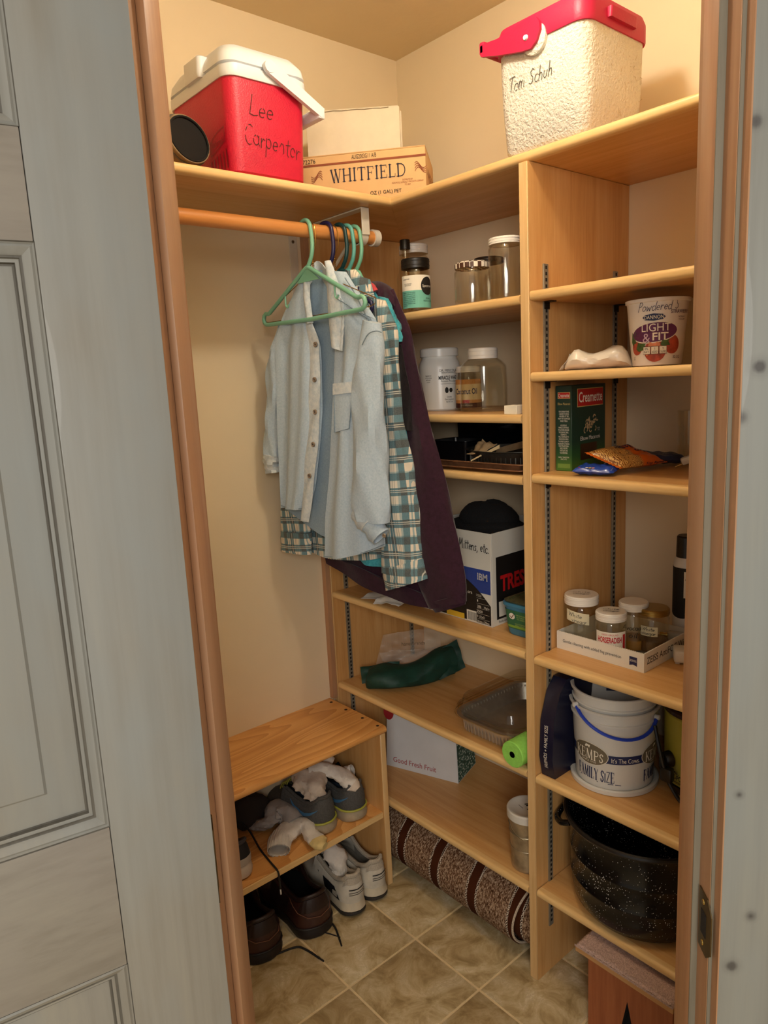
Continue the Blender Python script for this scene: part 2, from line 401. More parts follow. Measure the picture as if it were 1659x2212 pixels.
def serif(body, parent, m, surf, h, w, x=0, y=0, name='lettering', small=.8, weight=1.0):
    """centred serif capitals; lower-case characters come out as small capitals"""
    items = []; cx = 0
    for ch in body:
        k = 1 if ch.isupper() or not ch.isalpha() else small
        adv, st = SERIF[ch.upper()]; items.append((cx, k, st)); cx += adv*k+.04
    s = w/cx; g = G()
    for ox, k, st in items:
        for pts, wd_ in st: ribbon(g, [(x-w/2+(ox+px*k)*s, y-h/2+py*k*h) for px, py in pts], wd_*h*k*weight*.9, surf)
    return obj(name, g, m, parent, 0)

# ================================================================== the setting
H = 2.445
M_WALL = plain('wall_paint', '#eddcbc', .75, var=.03, vscale=3, bump=(9, .22, .004))
M_CEIL = plain('ceiling_paint', '#e2cfaa', .8, var=.03, vscale=3, bump=(30, .25, .003))
def shelf_wood(axis): return wood('maple_board_'+axis, '#dcb076', '#d2a063', '#c18c4e', axis, 1.0, .42, .75, .12)
M_SH = shelf_wood('y'); M_SHX = shelf_wood('x'); M_SHZ = shelf_wood('z')
M_NOSE = wood('maple_edge_y', '#e8c890', '#e0ba7e', '#d0a365', 'y', 1.3, .38, .8, .15)
M_NOSEX = wood('maple_edge_x', '#e8c890', '#e0ba7e', '#d0a365', 'x', 1.3, .38, .8, .15)
M_NOSEZ = wood('maple_edge_z', '#e2c08c', '#d8b27c', '#c89c62', 'z', 1.3, .38, .8, .15)
M_CEDAR = wood('cedar_jamb', '#c79a72', '#b88760', '#a06f4c', 'z', 1.0, .5, .8, .05, stain='#b08a6a')
M_GREYW = wood('grey_stained_pine', '#9b9585', '#918c80', '#837d70', 'z', .45, .55, .6, .08, stain='#8f9390')
M_GREYH = wood('grey_stained_pine_rail', '#9d9686', '#918a7d', '#7c7467', 'x', .6, .55, .8, .08, stain='#948c82')
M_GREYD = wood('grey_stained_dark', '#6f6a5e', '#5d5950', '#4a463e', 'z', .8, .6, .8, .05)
M_TILE = None
M_GREYM = wood('grey_stained_edge', '#8f8876', '#827b6a', '#6f6857', 'z', .8, .6, .8, .05)

def tile_mat():
    t = NT('vinyl_tile'); t.set(.34, 0, .5, .05)
    oi = t.node('ShaderNodeObjectInfo')
    tc = t.node('ShaderNodeTexCoord'); va = t.node('ShaderNodeVectorMath', operation='ADD')
    vs = t.node('ShaderNodeVectorMath', operation='SCALE'); vs.inputs[3].default_value = 9.0
    cmb = t.node('ShaderNodeCombineXYZ'); t.link(oi.outputs['Random'], cmb.inputs[0]); t.link(oi.outputs['Random'], cmb.inputs[1]); t.link(cmb.outputs[0], vs.inputs[0])
    t.link(tc.outputs['Object'], va.inputs[0]); t.link(vs.outputs[0], va.inputs[1]); v = va.outputs[0]
    a = t.noise(v, 13, 9, .70, .9); b = t.noise(v, 30, 7, .65, 1.2)
    c = t.ramp(a, [(.34, '#957f56'), (.46, '#b29d74'), (.54, '#c2b089'), (.68, '#dacdb0')])
    crack = t.ramp(t.math('ABSOLUTE', t.math('SUBTRACT', b, .5)), [(0, (1, 1, 1, 1)), (.035, (0, 0, 0, 1))])
    c = t.mix(t.math('MULTIPLY', crack, t.ramp(a, [(.5, (0, 0, 0, 1)), (.7, (.65, .65, .65, 1))])), c, '#94774a')
    t.color(c); t.bump(b, .12, .001); return t.m
M_TILE = tile_mat()
M_GROUT = plain('grout', '#dcc59a', .7, var=.06, vscale=60)

# floor: a bed of grout with every tile laid on it
fl = struct('floor', G().box((-2.9, -2.9, -.05), (.1, .1, -.0012)), M_GROUT)
TS, TX, TY = .2286, -.5063, -.4796
tile_me = mesh_of('tile', G().box((.0032, .0032, -.004), (TS-.0032, TS-.0032, .0004), .0012, 2), M_TILE)
for i in range(-6, 3):
    for j in range(-6, 3):
        x, y = TX+i*TS, TY+j*TS
        if x > 0 or y > 0 or x+y < -2.5: continue
        o = bpy.data.objects.new('tile', tile_me); COL.objects.link(o); o.parent = fl; o.location = (x, y, 0)

struct('wall_left', G().box((-1.42, 0, 0), (.10, .10, H)), M_WALL)
struct('wall_right', G().box((0, -1.55, 0), (.10, 0, H)), M_WALL)
struct('wall_left_return', G().box((-1.42, -.93, 0), (-1.32, 0, H)), M_WALL)
struct('wall_right_return', G().box((-.80, -1.55, 0), (0, -1.45, H)), M_WALL)
struct('ceiling', G().box((-1.75, -1.75, H), (.10, .10, H+.08)), M_CEIL)

# the doorway stands across the corner: e runs along it to the right, n goes into the closet
Ev = Vector((1, -1, 0)).normalized(); Nv = Vector((1, 1, 0)).normalized()
DW = frame((CAM.x, CAM.y, 0), Ev, Nv, (0, 0, 1))       # local x = along the doorway, y = depth from the camera's foot
JL, JR, D0, D1, D2, D3 = -.307, .302, .871, .826, .789, .904
g = G()
g.box((-1.0, D2, 0), (JL-.019, D3, H), M=DW); g.box((JR+.019, D2, 0), (1.0, D3, H), M=DW); g.box((JL-.019, D2, 2.06), (JR+.019, D3, H), M=DW)
struct('wall_doorway', g, M_WALL)
# jambs
t1 = sempty('trim_1', DW @ Vector((JL, D2, 0)))
obj('jamb_board', G().box((JL-.019, D2, 0), (JL, D3, 2.06), .001, 1, M=DW), M_CEDAR, t1)
obj('door_stop', G().box((JL, D1, 0), (JL+.010, D0, 2.04), .0015, 2, M=DW), M_CEDAR, t1)
M_BRASS_OLD = plain('aged_brass', '#6a5a3c', .38, .9, var=.25, vscale=60)
t2 = sempty('trim_2', DW @ Vector((JR, D2, 0)))
obj('jamb_board', G().box((JR, D2, 0), (JR+.019, D3, 2.06), .001, 1, M=DW), M_CEDAR, t2)
obj('door_stop', G().box((JR-.008, D1, 0), (JR, D0, 2.04), .0015, 2, M=DW), M_CEDAR, t2)
# grey stain on the edges of stop and jamb that face the room
obj('stained_stop_edge', G().box((JR-.0078, D1-.0012, 0), (JR, D1+.001, 2.04), M=DW), M_GREYM, t2)
obj('stained_jamb_edge', G().box((JR+.0005, D2-.0012, 0), (JR+.0185, D2+.001, 2.06), M=DW), M_GREYM, t2)
obj('jamb_head', G().box((JL, D2, 2.04), (JR, D3, 2.06), M=DW), M_CEDAR, t1)
# casing on the room side, right: brown inner edge, grey face with knots
KN = [(1640, 792, .010), (1600, 902, .008), (1597, 1717, .0055), (1622, 1979, .007), (1580, 2087, .0095), (1633, 262, .009)]
KN = [(a, b, c*.55) for a, b, c in KN]
def on_casing(u, v):
    n = Nv; return atp(u, v, CAM+Nv*(D2-.020), n)
M_CASE = wood('grey_stained_knotty_pine', '#9a9788', '#8b897f', '#77746a', 'z', .55, .55, .8, .08, knots=[tuple(on_casing(u, v))+(r,) for u, v, r in KN], stain='#8e918c')
t3 = sempty('trim_3', DW @ Vector((JR+.005, D2, 0)))
obj('casing_board', G().box((JR+.005, D2-.020, 0), (JR+.095, D2-.0005, 2.14), .0025, 2, M=DW), M_CASE, t3)
obj('casing_edge', G().box((JR+.0043, D2-.0195, 0), (JR+.0062, D2-.001, 2.14), .0005, 1, M=DW), M_CEDAR, t3)
t4 = sempty('trim_4', DW @ Vector((JL-.006, D2, 0)))
obj('casing_board', G().box((JL-.095, D2-.015, 0), (JL-.006, D2-.0005, 2.14), .0025, 2, M=DW), M_GREYW, t4)
# strike plate on the right jamb
g = G()
zs = .815
pl = [(-.004, -.036), (.020, -.036), (.034, -.012), (.034, .012), (.020, .036), (-.004, .036)]
# plate lies on the jamb face (local x = JR), depth runs D2..D1
sp = G(); 
prof = [(D2-.010, zs+.026), (D2-.010, zs-.026), (D2+.004, zs-.040), (D2+.030, zs-.040), (D2+.030, zs+.040), (D2+.004, zs+.040)]
n = len(prof)
sp.add([(JR-.0016, a, b) for a, b in prof]+[(JR-.0001, a, b) for a, b in prof], [tuple(range(n)), tuple(range(2*n-1, n-1, -1))]+[(k, (k+1) % n, n+(k+1) % n, n+k) for k in range(n)], DW)
spo = obj('strike_plate', sp, M_BRASS_OLD, t2); spo['label'] = 'aged brass strike plate'
obj('latch_hole', G().box((JR-.0022, D2+.006, zs-.016), (JR-.0012, D2+.022, zs+.016), .0004, 1, M=DW), plain('dark_hole', '#1a130c', .9), spo)
for dz in (-.028, .028): obj('screw', G().lathe([(0, .0014), (.0032, .001), (.0036, 0)], 14, M=DW @ frame((JR-.0016, D2+.016, zs+dz), (0, 1, 0), (0, 0, 1), (-1, 0, 0))), plain('brass_screw', '#b89a55', .3, 1), spo)

# door leaf, swung open into the room and seen on its closet side
A = radians(55); o0 = CAM+Nv*.772-Ev*(.38*.772); o0.z = 0
Dd = (-sin(A)*Ev-cos(A)*Nv); Dm = Dd.cross(Vector((0, 0, 1)))
if Dm.dot(CAM-o0) < 0: Dm = -Dm
DL = frame(o0, Dd, Vector((0, 0, 1)), Dm)              # x from the hinge edge outwards, y up, z towards the viewer
if DL.to_3x3().determinant() < 0: pass
d1 = sempty('door_1', tuple(o0+Vector((0, 0, .01))))
W_, TH, ST = .607, .035, .1135
RZ = [(.012, .24), (.832, 1.010), (1.638, 1.742), (1.93, 2.03)]
PZ = [(.24, .832), (1.010, 1.638), (1.742, 1.93)]
def dbox(x0, x1, y0, y1, z0, z1, b=.0012): return G().box((x0, y0, z0), (x1, y1, z1), b, 2, M=DL)
obj('stile', dbox(0, ST, .012, 2.03, -TH, 0), M_GREYW, d1); obj('stile', dbox(W_-ST, W_, .012, 2.03, -TH, 0), M_GREYW, d1)
for a, b in RZ: obj('rail', dbox(ST+.0006, W_-ST-.0006, a, b, -TH, -.0004), M_GREYH, d1)
def mould_ring(x0, x1, y0, y1, prof):
    """sticking around a panel; prof = (inset, height)"""
    rings = []
    for ins, z in prof: rings.append([DL @ Vector(p) for p in ((x0+ins, y0+ins, z), (x1-ins, y0+ins, z), (x1-ins, y1-ins, z), (x0+ins, y1-ins, z))])
    g = G(); g.loft(rings, closed=True, cap=False); return g
for a, b in PZ:
    x0, x1 = ST, W_-ST
    obj('panel_moulding', mould_ring(x0, x1, a, b, [(0, -.001), (.0022, -.0035), (.0045, -.0022), (.010, -.0055), (.0125, -.0085), (.0140, -.0085), (.0155, -.0105), (.0185, -.0105), (.0195, -.0145), (.021, -.0145)]), M_GREYW, d1, 25)
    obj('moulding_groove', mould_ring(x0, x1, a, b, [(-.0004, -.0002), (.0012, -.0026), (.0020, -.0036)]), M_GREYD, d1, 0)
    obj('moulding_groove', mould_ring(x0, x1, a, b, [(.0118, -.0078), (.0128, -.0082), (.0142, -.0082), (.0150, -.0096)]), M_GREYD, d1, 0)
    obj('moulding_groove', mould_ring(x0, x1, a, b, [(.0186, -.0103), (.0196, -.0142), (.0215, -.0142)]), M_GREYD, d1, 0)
    q = .021
    g = G(); rings = []
    for ins, z in ((q, -.0145), (q+.036, -.0075), (q+.039, -.0045), (q+.041, -.0040)):
        rings.append([DL @ Vector(p) for p in ((x0+ins, a+ins, z), (x1-ins, a+ins, z), (x1-ins, b-ins, z), (x0+ins, b-ins, z))])
    g.loft(rings, cap=False); k = len(g.v)-4; g.f.append((k, k+1, k+2, k+3))
    g.add([DL @ Vector(p) for p in ((x0, a, -.026), (x1, a, -.026), (x1, b, -.026), (x0, b, -.026))], [(0, 1, 2, 3)])
    obj('panel', g, M_GREYW, d1, 25)
# warm raw edge of the leaf at the hinges and the hinge itself
hg = obj('hinge', G().box((-.0012, .86, -.030), (.0, .96, -.001), .0005, 1, M=DL), M_BRASS_OLD, d1)
obj('hinge_knuckle', G().lathe([(.0, 0), (.006, 0), (.006, .1), (0, .1)], 14, M=DL @ frame((-.004, .86, -.034), (1, 0, 0), (0, 0, -1), (0, 1, 0))), M_BRASS_OLD, hg)

# lamp on the closet ceiling (a bare bulb in a holder, above the frame of the photograph)
lp = thing('ceiling_lamp', 'bare round bulb in a white holder on the closet ceiling', 'lamp', (LAMP.x, LAMP.y, H))
obj('lamp_holder', G().lathe([(0, 0), (.055, 0), (.055, -.012), (.035, -.03), (.022, -.06), (0, -.06)], 28), plain('porcelain', '#f0ece0', .3), lp)
tb = NT('lamp_bulb'); tb.b.inputs['Emission Color'].default_value = (1.0, .90, .73, 1); tb.b.inputs['Base Color'].default_value = (1, 1, 1, 1)
tb.b.inputs['Emission Strength'].default_value = LAMP_POWER
obj('bulb', G().lathe([(0.0, -.158), (.02, -.154), (.037, -.14), (.044, -.118), (.04, -.095), (.025, -.07), (.014, -.058), (0, -.058)], 24), tb.m, lp)

# ================================================================== shelving
SZ = dict(S1=1.658, S2=1.491, S3=1.273, S4=.854, S5=.557, S6=.256, L1=1.653, L2=1.402, L3=1.266, L4=.858, L5=.561, L6=.250)
XF, YD, TD, ZT = -.383, -.769, .022, 1.932          # front of the boards, left face and thickness of the divider, top of the high shelf
M_STEEL = plain('zinc_track', '#8d8676', .4, .35, var=.15, vscale=40)
M_DARK = plain('slot_shadow', '#141210', .9)
M_PBOARD = plain('particle_board', '#8d6b4f', .9, var=.35, vscale=500)
un = thing('shelving_unit', 'maple shelf unit with one tall divider, covering the right wall', 'shelving', (-.19, YD, 0), world=True)
obj('divider_panel', G().box((XF+.004, YD-TD, .0005), (-.001, YD, ZT-.0205)), M_SHZ, un)
obj('panel_edging', G().box((XF, YD-TD, .0005), (XF+.004, YD, ZT-.0205), .001, 1), M_NOSEZ, un)
obj('end_panel', G().box((XF+.004, -.0215, .0005), (-.001, -.003, ZT-.0205)), M_SHZ, un)
obj('panel_edging', G().box((XF, -.0215, .0005), (XF+.004, -.003, ZT-.0205), .001, 1), M_NOSEZ, un)
obj('end_panel', G().box((XF+.004, -1.4485, .0005), (-.001, -1.43, ZT-.0205)), M_SHZ, un)
obj('wall_cleat', G().box((XF-.017, -.019, .51), (XF-.0005, -.0005, ZT-.0205), .001, 1), M_CEDAR, un)
def shelf_board(name, y0, y1, z, par):
    """board with a rounded solid-wood nose at the front; z = its top"""
    th = .0195
    b = obj('shelf', G().box((XF+.018, y0, z-th), (-.0015, y1, z)), M_SH, par)
    pr = [(XF+.018, z-th), (XF+.018, z)]+[(XF+.007+.007*cos(radians(a)), z-.007+.007*sin(radians(a))) for a in (90, 120, 150, 180)]+[(XF+.007+.007*cos(radians(a)), z-th+.007+.007*sin(radians(a))) for a in (180, 210, 240, 270)]
    g = G(); n = len(pr); g.add([(x, y0, zz) for x, zz in pr]+[(x, y1, zz) for x, zz in pr], [tuple(range(n)), tuple(range(2*n-1, n-1, -1))]+[(k, (k+1) % n, n+(k+1) % n, n+k) for k in range(n)])
    obj('nosing', g, M_NOSE, b)
    g = G().box((XF+.0175, y0-.0004, z-th), (-.002, y0+.0002, z-.0005)); obj('cut_end', g, M_PBOARD, b)
    return b
for k in ('L1', 'L2', 'L3', 'L4', 'L5', 'L6'): shelf_board(k, YD+.003, -.0245, SZ[k], un)
for k in ('S1', 'S2', 'S3', 'S4', 'S5', 'S6'): shelf_board(k, -1.428, YD-TD-.002, SZ[k], un)
# slotted metal standards and their clips
def standard(x, yface, side, z0, z1):
    """side=+1: on a face looking towards +y, -1: towards -y"""
    a, b = sorted((yface, yface+side*.004))
    s_ = obj('shelf_standard', G().box((x-.008, a, z0), (x+.008, b, z1), .0006, 1), M_STEEL, un)
    g = G(); z = z0+.012
    while z < z1-.01:
        y2 = yface+side*.0042
        g.add([(x-.003, y2, z), (x+.003, y2, z), (x+.003, y2, z+.007), (x-.003, y2, z+.007)], [(0, 1, 2, 3)]); z += .0127
    so = obj('slots', g, M_DARK, s_, 0); so['kind'] = 'stuff'
for x in (XF+.055, -.06):
    standard(x, YD-TD, -1, .13, 1.715); standard(x, -1.43, 1, .13, 1.715)
    standard(x, YD, 1, .13, 1.715); standard(x, -.0215, -1, .13, 1.715)
clip = mesh_of('shelf_clip', G().box((-.009, -.001, -.016), (.009, .001, 0), .0004, 1).box((-.009, -.018, -.0022), (.009, .001, 0), .0004, 1), plain('blackened_clip', '#2c261f', .5, .7))
for k, z in SZ.items():
    for x in (XF+.055, -.06):
        for yf, sd in (((YD-TD-.0055, 1), (-1.4245, -1)) if k[0] == 'S' else ((YD+.0055, -1), (-.0275, 1))):
            o = bpy.data.objects.new('shelf_clip', clip); COL.objects.link(o); o.parent = un; o.matrix_parent_inverse = un.matrix_basis.inverted()
            o.location = (x, yf, z-.0197); o.rotation_euler = (0, 0, 0 if sd == 1 else pi)

# high shelf that turns the corner, mitred at the front
DA, DB, TT = .372, .380, .0195
def mitred(pts, z0, z1): return G().prism(pts, z0, z1)
cs = thing('corner_shelf', 'high maple shelf running around the corner below the ceiling', 'shelf', (-.3, -.3, ZT-TT), world=True)
bA = obj('shelf_board', mitred([(-1.315, -.001), (-.001, -.001), (-DB+.018, -DA+.018), (-1.315, -DA+.018)], ZT-TT, ZT), M_SHX, cs)
bB = obj('shelf_board', mitred([(-.0012, -.0016), (-.0012, -1.447), (-DB+.018, -1.447), (-DB+.018, -DA+.0176)], ZT-TT, ZT), M_SH, cs)
def nose_prof(th): return [(.018, -th), (.018, 0)]+[(.007+.007*cos(radians(a)), -.007+.007*sin(radians(a))) for a in (90, 120, 150, 180)]+[(.007+.007*cos(radians(a)), -th+.007+.007*sin(radians(a))) for a in (180, 210, 240, 270)]
pr = nose_prof(TT); n = len(pr)
fsn = [tuple(range(n)), tuple(range(2*n-1, n-1, -1))]+[(k, (k+1) % n, n+(k+1) % n, n+k) for k in range(n)]
g = G().add([(-1.315, -DA+d, ZT+z) for d, z in pr]+[(-DB+d*1.0, -DA+d, ZT+z) for d, z in pr], fsn); obj('nosing', g, M_NOSEX, bA)
g = G().add([(-DB+d, -1.447, ZT+z) for d, z in pr]+[(-DB+d, -DA+d, ZT+z) for d, z in pr], fsn); obj('nosing', g, M_NOSE, bB)

# clothes rod and its bracket
YR, ZR, RR = -.300, 1.8475, .0165
M_ROD = wood('fir_rod', '#d99a5c', '#cb8748', '#b06f36', 'x', 1.2, .4, .9, .15)
tag(obj('closet_rod', G().lathe([(0, 0), (RR, 0), (RR, .935), (0, .935)], 28, M=frame((-1.318, YR, ZR), (0, 1, 0), (0, 0, 1), (1, 0, 0))), M_ROD), 'round wooden clothes rod under the high shelf', 'rod')
M_WMET = plain('white_enamel', '#d9d2c2', .4, .1, var=.04)
br = thing('rod_bracket', 'white metal bracket holding the wooden rod under the high shelf', 'bracket', (-.43, -.02, 1.6), world=True)
XB = -.425
obj('wall_leg', G().box((XB-.013, -.004, 1.55), (XB+.013, -.0005, 1.9115), .0008, 1), M_WMET, br)
obj('shelf_arm', G().box((XB-.013, -.325, 1.9085), (XB+.013, -.001, 1.9118), .0008, 1), M_WMET, br)
obj('brace', G().tube([(XB, -.004, 1.60), (XB, -.12, 1.74), (XB, -.262, 1.845)], .0045, 8), M_WMET, br)
obj('drop', G().box((XB-.012, -.326, ZR), (XB+.012, -.3225, 1.9118), .0008, 1), M_WMET, br)
pts = [(YR+.0195*cos(radians(a)), ZR+.0195*sin(radians(a))) for a in range(180, 361, 15)]
g = G(); rings = []
for y, z in pts:
    d = Vector((0, y-YR, z-ZR)).normalized()*.0022
    rings.append([Vector((XB-.011, y, z)), Vector((XB+.011, y, z)), Vector((XB+.011, y, z))+d, Vector((XB-.011, y, z))+d])
g.loft(rings); obj('hook', g, M_WMET, br)
obj('end_cap', G().lathe([(0, 0), (RR+.004, 0), (RR+.004, .018), (0, .020)], 24, M=frame((-.388, YR, ZR), (0, 1, 0), (0, 0, 1), (1, 0, 0))), M_WMET, br)
for z in (1.62, 1.885): obj('screw', G().lathe([(0, .003), (.004, .002), (.0045, 0)], 12, M=frame((XB-.001, -.004, z), (1, 0, 0), (0, 0, 1), (0, -1, 0))), plain('steel_screw', '#8a8377', .3, 1), br)

# shoe bench
bn = thing('shoe_bench', 'low oak bench with one shoe shelf against the left wall', 'bench', (-.8, -.13, 0), world=True)
def oak(axis):
    nm = 'oak_'+axis
    if nm in MATS: return MATS[nm]
    t = NT(nm); t.set(.38, 0, .45, .15)
    v = t.coords((.9, 7, 7)); w = t.node('ShaderNodeTexWave', wave_type='RINGS', rings_direction='X', wave_profile='SAW')
    w.inputs['Scale'].default_value = 1.9; w.inputs['Distortion'].default_value = 5.0; w.inputs['Detail'].default_value = 3; w.inputs['Detail Scale'].default_value = 1.3
    mp = v.node.inputs['Location']; mp.default_value = (0, 1.3, -3.2); t.link(v, w.inputs['Vector'])
    f = t.noise(t.coords((4, 160, 160)), 2.5, 4, .6)
    cn_ = t.noise(t.coords((1.1, 5.5, 5.5)), 1.5, 1.5, .4, .3); rg_ = t.math('FRACT', t.math('MULTIPLY', cn_, 15.0))
    c = t.ramp(t.math('ADD', t.math('MULTIPLY', rg_, .5), t.math('MULTIPLY', f, .5)), [(.2, '#c98a48'), (.5, '#dc9f5a'), (.8, '#e8b06c')])
    t.color(c); t.bump(f, .08, .001); MATS[nm] = t.m; return t.m
M_OAK = oak('x')
pr = [(-.0005, -.021), (-.0005, 0)]+[(-.266+.010*cos(radians(a)), -.010+.010*sin(radians(a))) for a in (90, 115, 140, 165, 180)]+[(-.266+.010*cos(radians(a)), -.011+.010*sin(radians(a))) for a in (180, 205, 230, 255, 270)]
n = len(pr); fsn = [tuple(range(n)), tuple(range(2*n-1, n-1, -1))]+[(k, (k+1) % n, n+(k+1) % n, n+k) for k in range(n)]
bt = obj('bench_top', G().add([(-1.315, y, .509+z) for y, z in pr]+[(-.402, y, .509+z) for y, z in pr], fsn), M_OAK, bn)
for y in (-.03, -.105, -.185, -.255): obj('screw_hole', G().lathe([(0, .0008), (.0045, .0008), (.005, 0)], 12, M=T(-.418, y, .509)), plain('plug_hole', '#3a2313', .8), bt)
obj('bench_side', G().box((-.4225, -.268, .0005), (-.4045, -.0008, .4875), .001, 1), M_SHZ, bn)
obj('side_edging', G().box((-.4228, -.2715, .0005), (-.4042, -.2675, .4875), .001, 1), M_NOSEZ, bn)
obj('bench_side', G().box((-1.315, -.268, .0005), (-1.297, -.0008, .4875), .001, 1), M_SHZ, bn)
msh = obj('shoe_shelf', G().box((-1.2965, -.262, .222), (-.4230, -.0008, .241)), M_OAK, bn)
obj('shelf_edging', G().box((-1.2965, -.2665, .2225), (-.4230, -.2615, .2408), .0015, 1), M_NOSEX, msh)

# ================================================================== things on the high shelf
def rrect(hx, hy, r, z, n=5, cx=0, cy=0):
    out = []
    for sx, sy, a0 in ((1, 1, 0), (-1, 1, 90), (-1, -1, 180), (1, -1, 270)):
        for k in range(n+1):
            a = radians(a0+90*k/n); out.append(Vector((cx+sx*(hx-r)+r*cos(a), cy+sy*(hy-r)+r*sin(a), z)))
    return out
def rloft(stops, n=5, cap=True, M=None, cx=0, cy=0):
    g = G(); g.loft([rrect(hx, hy, r, z, n, cx, cy) for hx, hy, r, z in stops], cap=cap, M=M); return g
INK = plain('ink_black', '#15130f', .7); INKG = plain('ink_faded', '#5b564c', .8); INKB = plain('ink_brown_black', '#2e2418', .8)
M_RED = plain('red_cooler_plastic', '#c40f34', .42, var=.05, bump=(330, .45, .0016))
M_REDS = plain('red_cooler_smooth', '#c01230', .4, var=.04)
M_WPL = plain('white_plastic', '#dfe4ea', .38, var=.02)
M_WPEB = plain('white_pebbled_plastic', '#ddd8cb', .55, var=.06, vscale=8, bump=(170, 1.0, .005))
M_MAG = plain('raspberry_plastic', '#b81543', .45, var=.05, bump=(260, .25, .001))

# red cooler with white lid
zt = ZT+.0002
rc = thing('picnic_cooler', 'red picnic cooler with white lid and name in marker, above the rod', 'cooler', (-.7105, -.2365, zt))
obj('body', rloft([(.088, .118, .022, 0), (.093, .124, .026, .006), (.1, .132, .028, .186), (.1, .132, .028, .19)]), M_RED, rc)
rim = obj('lid', rloft([(.103, .136, .03, .186), (.105, .138, .03, .192), (.1045, .1375, .03, .207), (.099, .132, .03, .2095), (.099, .132, .03, .2125), (.104, .137, .03, .214), (.101, .134, .03, .232), (.088, .118, .03, .252), (.082, .112, .028, .2545)]), M_WPL, rc)
obj('lid_latch', rloft([(.016, .034, .008, .206), (.019, .036, .01, .212), (.017, .036, .01, .246), (.012, .03, .008, .25)], cx=-.097, cy=-.01), M_WPL, rim)
g = G()
def arm(y):
    rings = []
    for t in (0, .12, .35, .7, 1.0):
        x = lerp(-.004, .128, t); z = lerp(.214, .148, t); w = lerp(.0135, .0105, t)
        d = Vector((.128+.004, 0, .148-.214)).normalized(); nrm = Vector((-d.z, 0, d.x))
        p = Vector((x, y, z)); rings.append([p+nrm*w+Vector((0, -.005, 0)), p-nrm*w+Vector((0, -.005, 0)), p-nrm*w+Vector((0, .005, 0)), p+nrm*w+Vector((0, .005, 0))])
    return rings
hd = obj('handle', G().loft(arm(-.1445)).loft(arm(.1445)).box((.116, -.149, .136), (.134, .149, .160), .004, 2), M_WPL, rc)
for y, s in ((-.1512, 1), (.1402, 1)): obj('pivot', G().lathe([(0, 0), (.0125, 0), (.0125, .010), (0, .010)], 20, M=frame((-.004, y, .214), (1, 0, 0), (0, 0, -1), (0, 1, 0))), M_WPL, hd)
# name in marker on the face towards -y: taper of that face
def cooler_face(o_x): return plane_surf((o_x, -.1246, .006), (1, 0, 0), (0, -.008, .18), .0008)
sf = cooler_face(-.0)
hand('Lee', rc, INKB, sf, .040, -.052, .112, w=.062, pen=.0014, gaps=.12, jitter=.02, rise=-.05)
hand('Carpenter', rc, INKB, sf, .040, -.066, .056, w=.140, pen=.0014, gaps=.12, jitter=.06, rise=-.10)
# embossed maker's mark and bars on the face towards -x
sl = plane_surf((-.0939, 0, .006), (0, -1, 0), (-.007, 0, .18), .0006)
g = G(); ribbon(g, [(.035, .068), (.05, .078), (.075, .086), (.1, .089)], .0016, sl); ribbon(g, [(.035, .068), (.036, .045), (.1, .062), (.1, .089)], .0014, sl)
obj('embossed_frame', g, plain('red_emboss', '#8e0c22', .5), rc, 0)
text('Rubbermaid', rc, MATS['red_emboss'], sl, w=.052, h=.012, x=.068, y=.0655, shear=.2, name='embossed_lettering')
g = G()
for k in range(6): ribbon(g, [(.034+k*.0135, .01), (.034+k*.0135, .034+k*.0022)], .0042, sl)
obj('embossed_bars', g, MATS['red_emboss'], rc, 0)

# hat lying on its side
hc = aty(398, 305, -.30); hz = Vector((.30, -.92, .10)).normalized(); hx = Vector((0, 0, 1)).cross(hz).normalized(); hy = hz.cross(hx)
M_HAT = plain('hat_camel_felt', '#8a7558', .9, var=.3, vscale=60); M_HATIN = plain('hat_black_lining', '#060505', .9)
ht = thing('winter_hat', 'dark lined hat lying on its side next to the red cooler', 'hat', tuple(atz(398, 348, ZT)))
ht.location = (hc.x, hc.y, ZT); WORLD.add(ht.name)
HM = frame(hc, hx, hy, hz)
obj('crown', G().lathe([(.050, .012), (.0535, .004), (.054, -.03), (.048, -.062), (.033, -.085), (.012, -.096), (0, -.097)], 32, M=HM, sx=1.1, sy=.88), M_HAT, ht)
obj('lining', G().lathe([(.050, .0125), (.046, .004), (.044, -.035), (.034, -.065), (0, -.078)], 32, M=HM, sx=1.1, sy=.88), M_HATIN, ht)
for r, z, m in ((.0515, .013, M_HAT), (.0485, .015, M_HATIN), (.0545, .004, plain('hat_grey_band', '#5c544a', .9))):
    obj('rim', G().tube([HM @ Vector((r*1.1*cos(2*pi*k/32), r*.88*sin(2*pi*k/32), z)) for k in range(32)], .0022, 6, True), m, ht)
obj('ear_flap', G().box((-.008, -.02, -.003), (.008, .03, .003), .003, 2, M=HM @ T(-.03, .060, -.02) @ Matrix.Rotation(.5, 4, 'X')), M_HAT, ht)

# cartons in the corner
def carton(name, label, uvA, uvB, ztop, zbase, extra, depth, m, cat='box'):
    A_, B_ = atz(*uvA, ztop), atz(*uvB, ztop); d = (A_-B_); d.z = 0; L = d.length+extra; d.normalize()
    nin = Vector((-d.y, d.x, 0))
    if nin.dot(A_-CAM) < 0: nin = -nin
    o = Vector((A_.x, A_.y, zbase))
    th = bpy.data.objects.new(name, None); COL.objects.link(th); th['label'] = label; th['category'] = cat
    th.location = o; th.rotation_euler = (0, 0, atan2(d.y, d.x))
    return th, L, ztop-zbase
M_KRAFT = plain('kraft_board', '#d9b07a', .8, var=.06, vscale=10); M_KRAFTD = plain('kraft_print_red', '#8e4a2c', .8)
wb, L, hh = carton('whitfield_box', 'low kraft cardboard carton with printed lettering in the shelf corner', (918, 312), (667, 338), 2.048, ZT+.0003, .055, .2, None)
wb.name = 'cardboard_carton'
DPT = .205
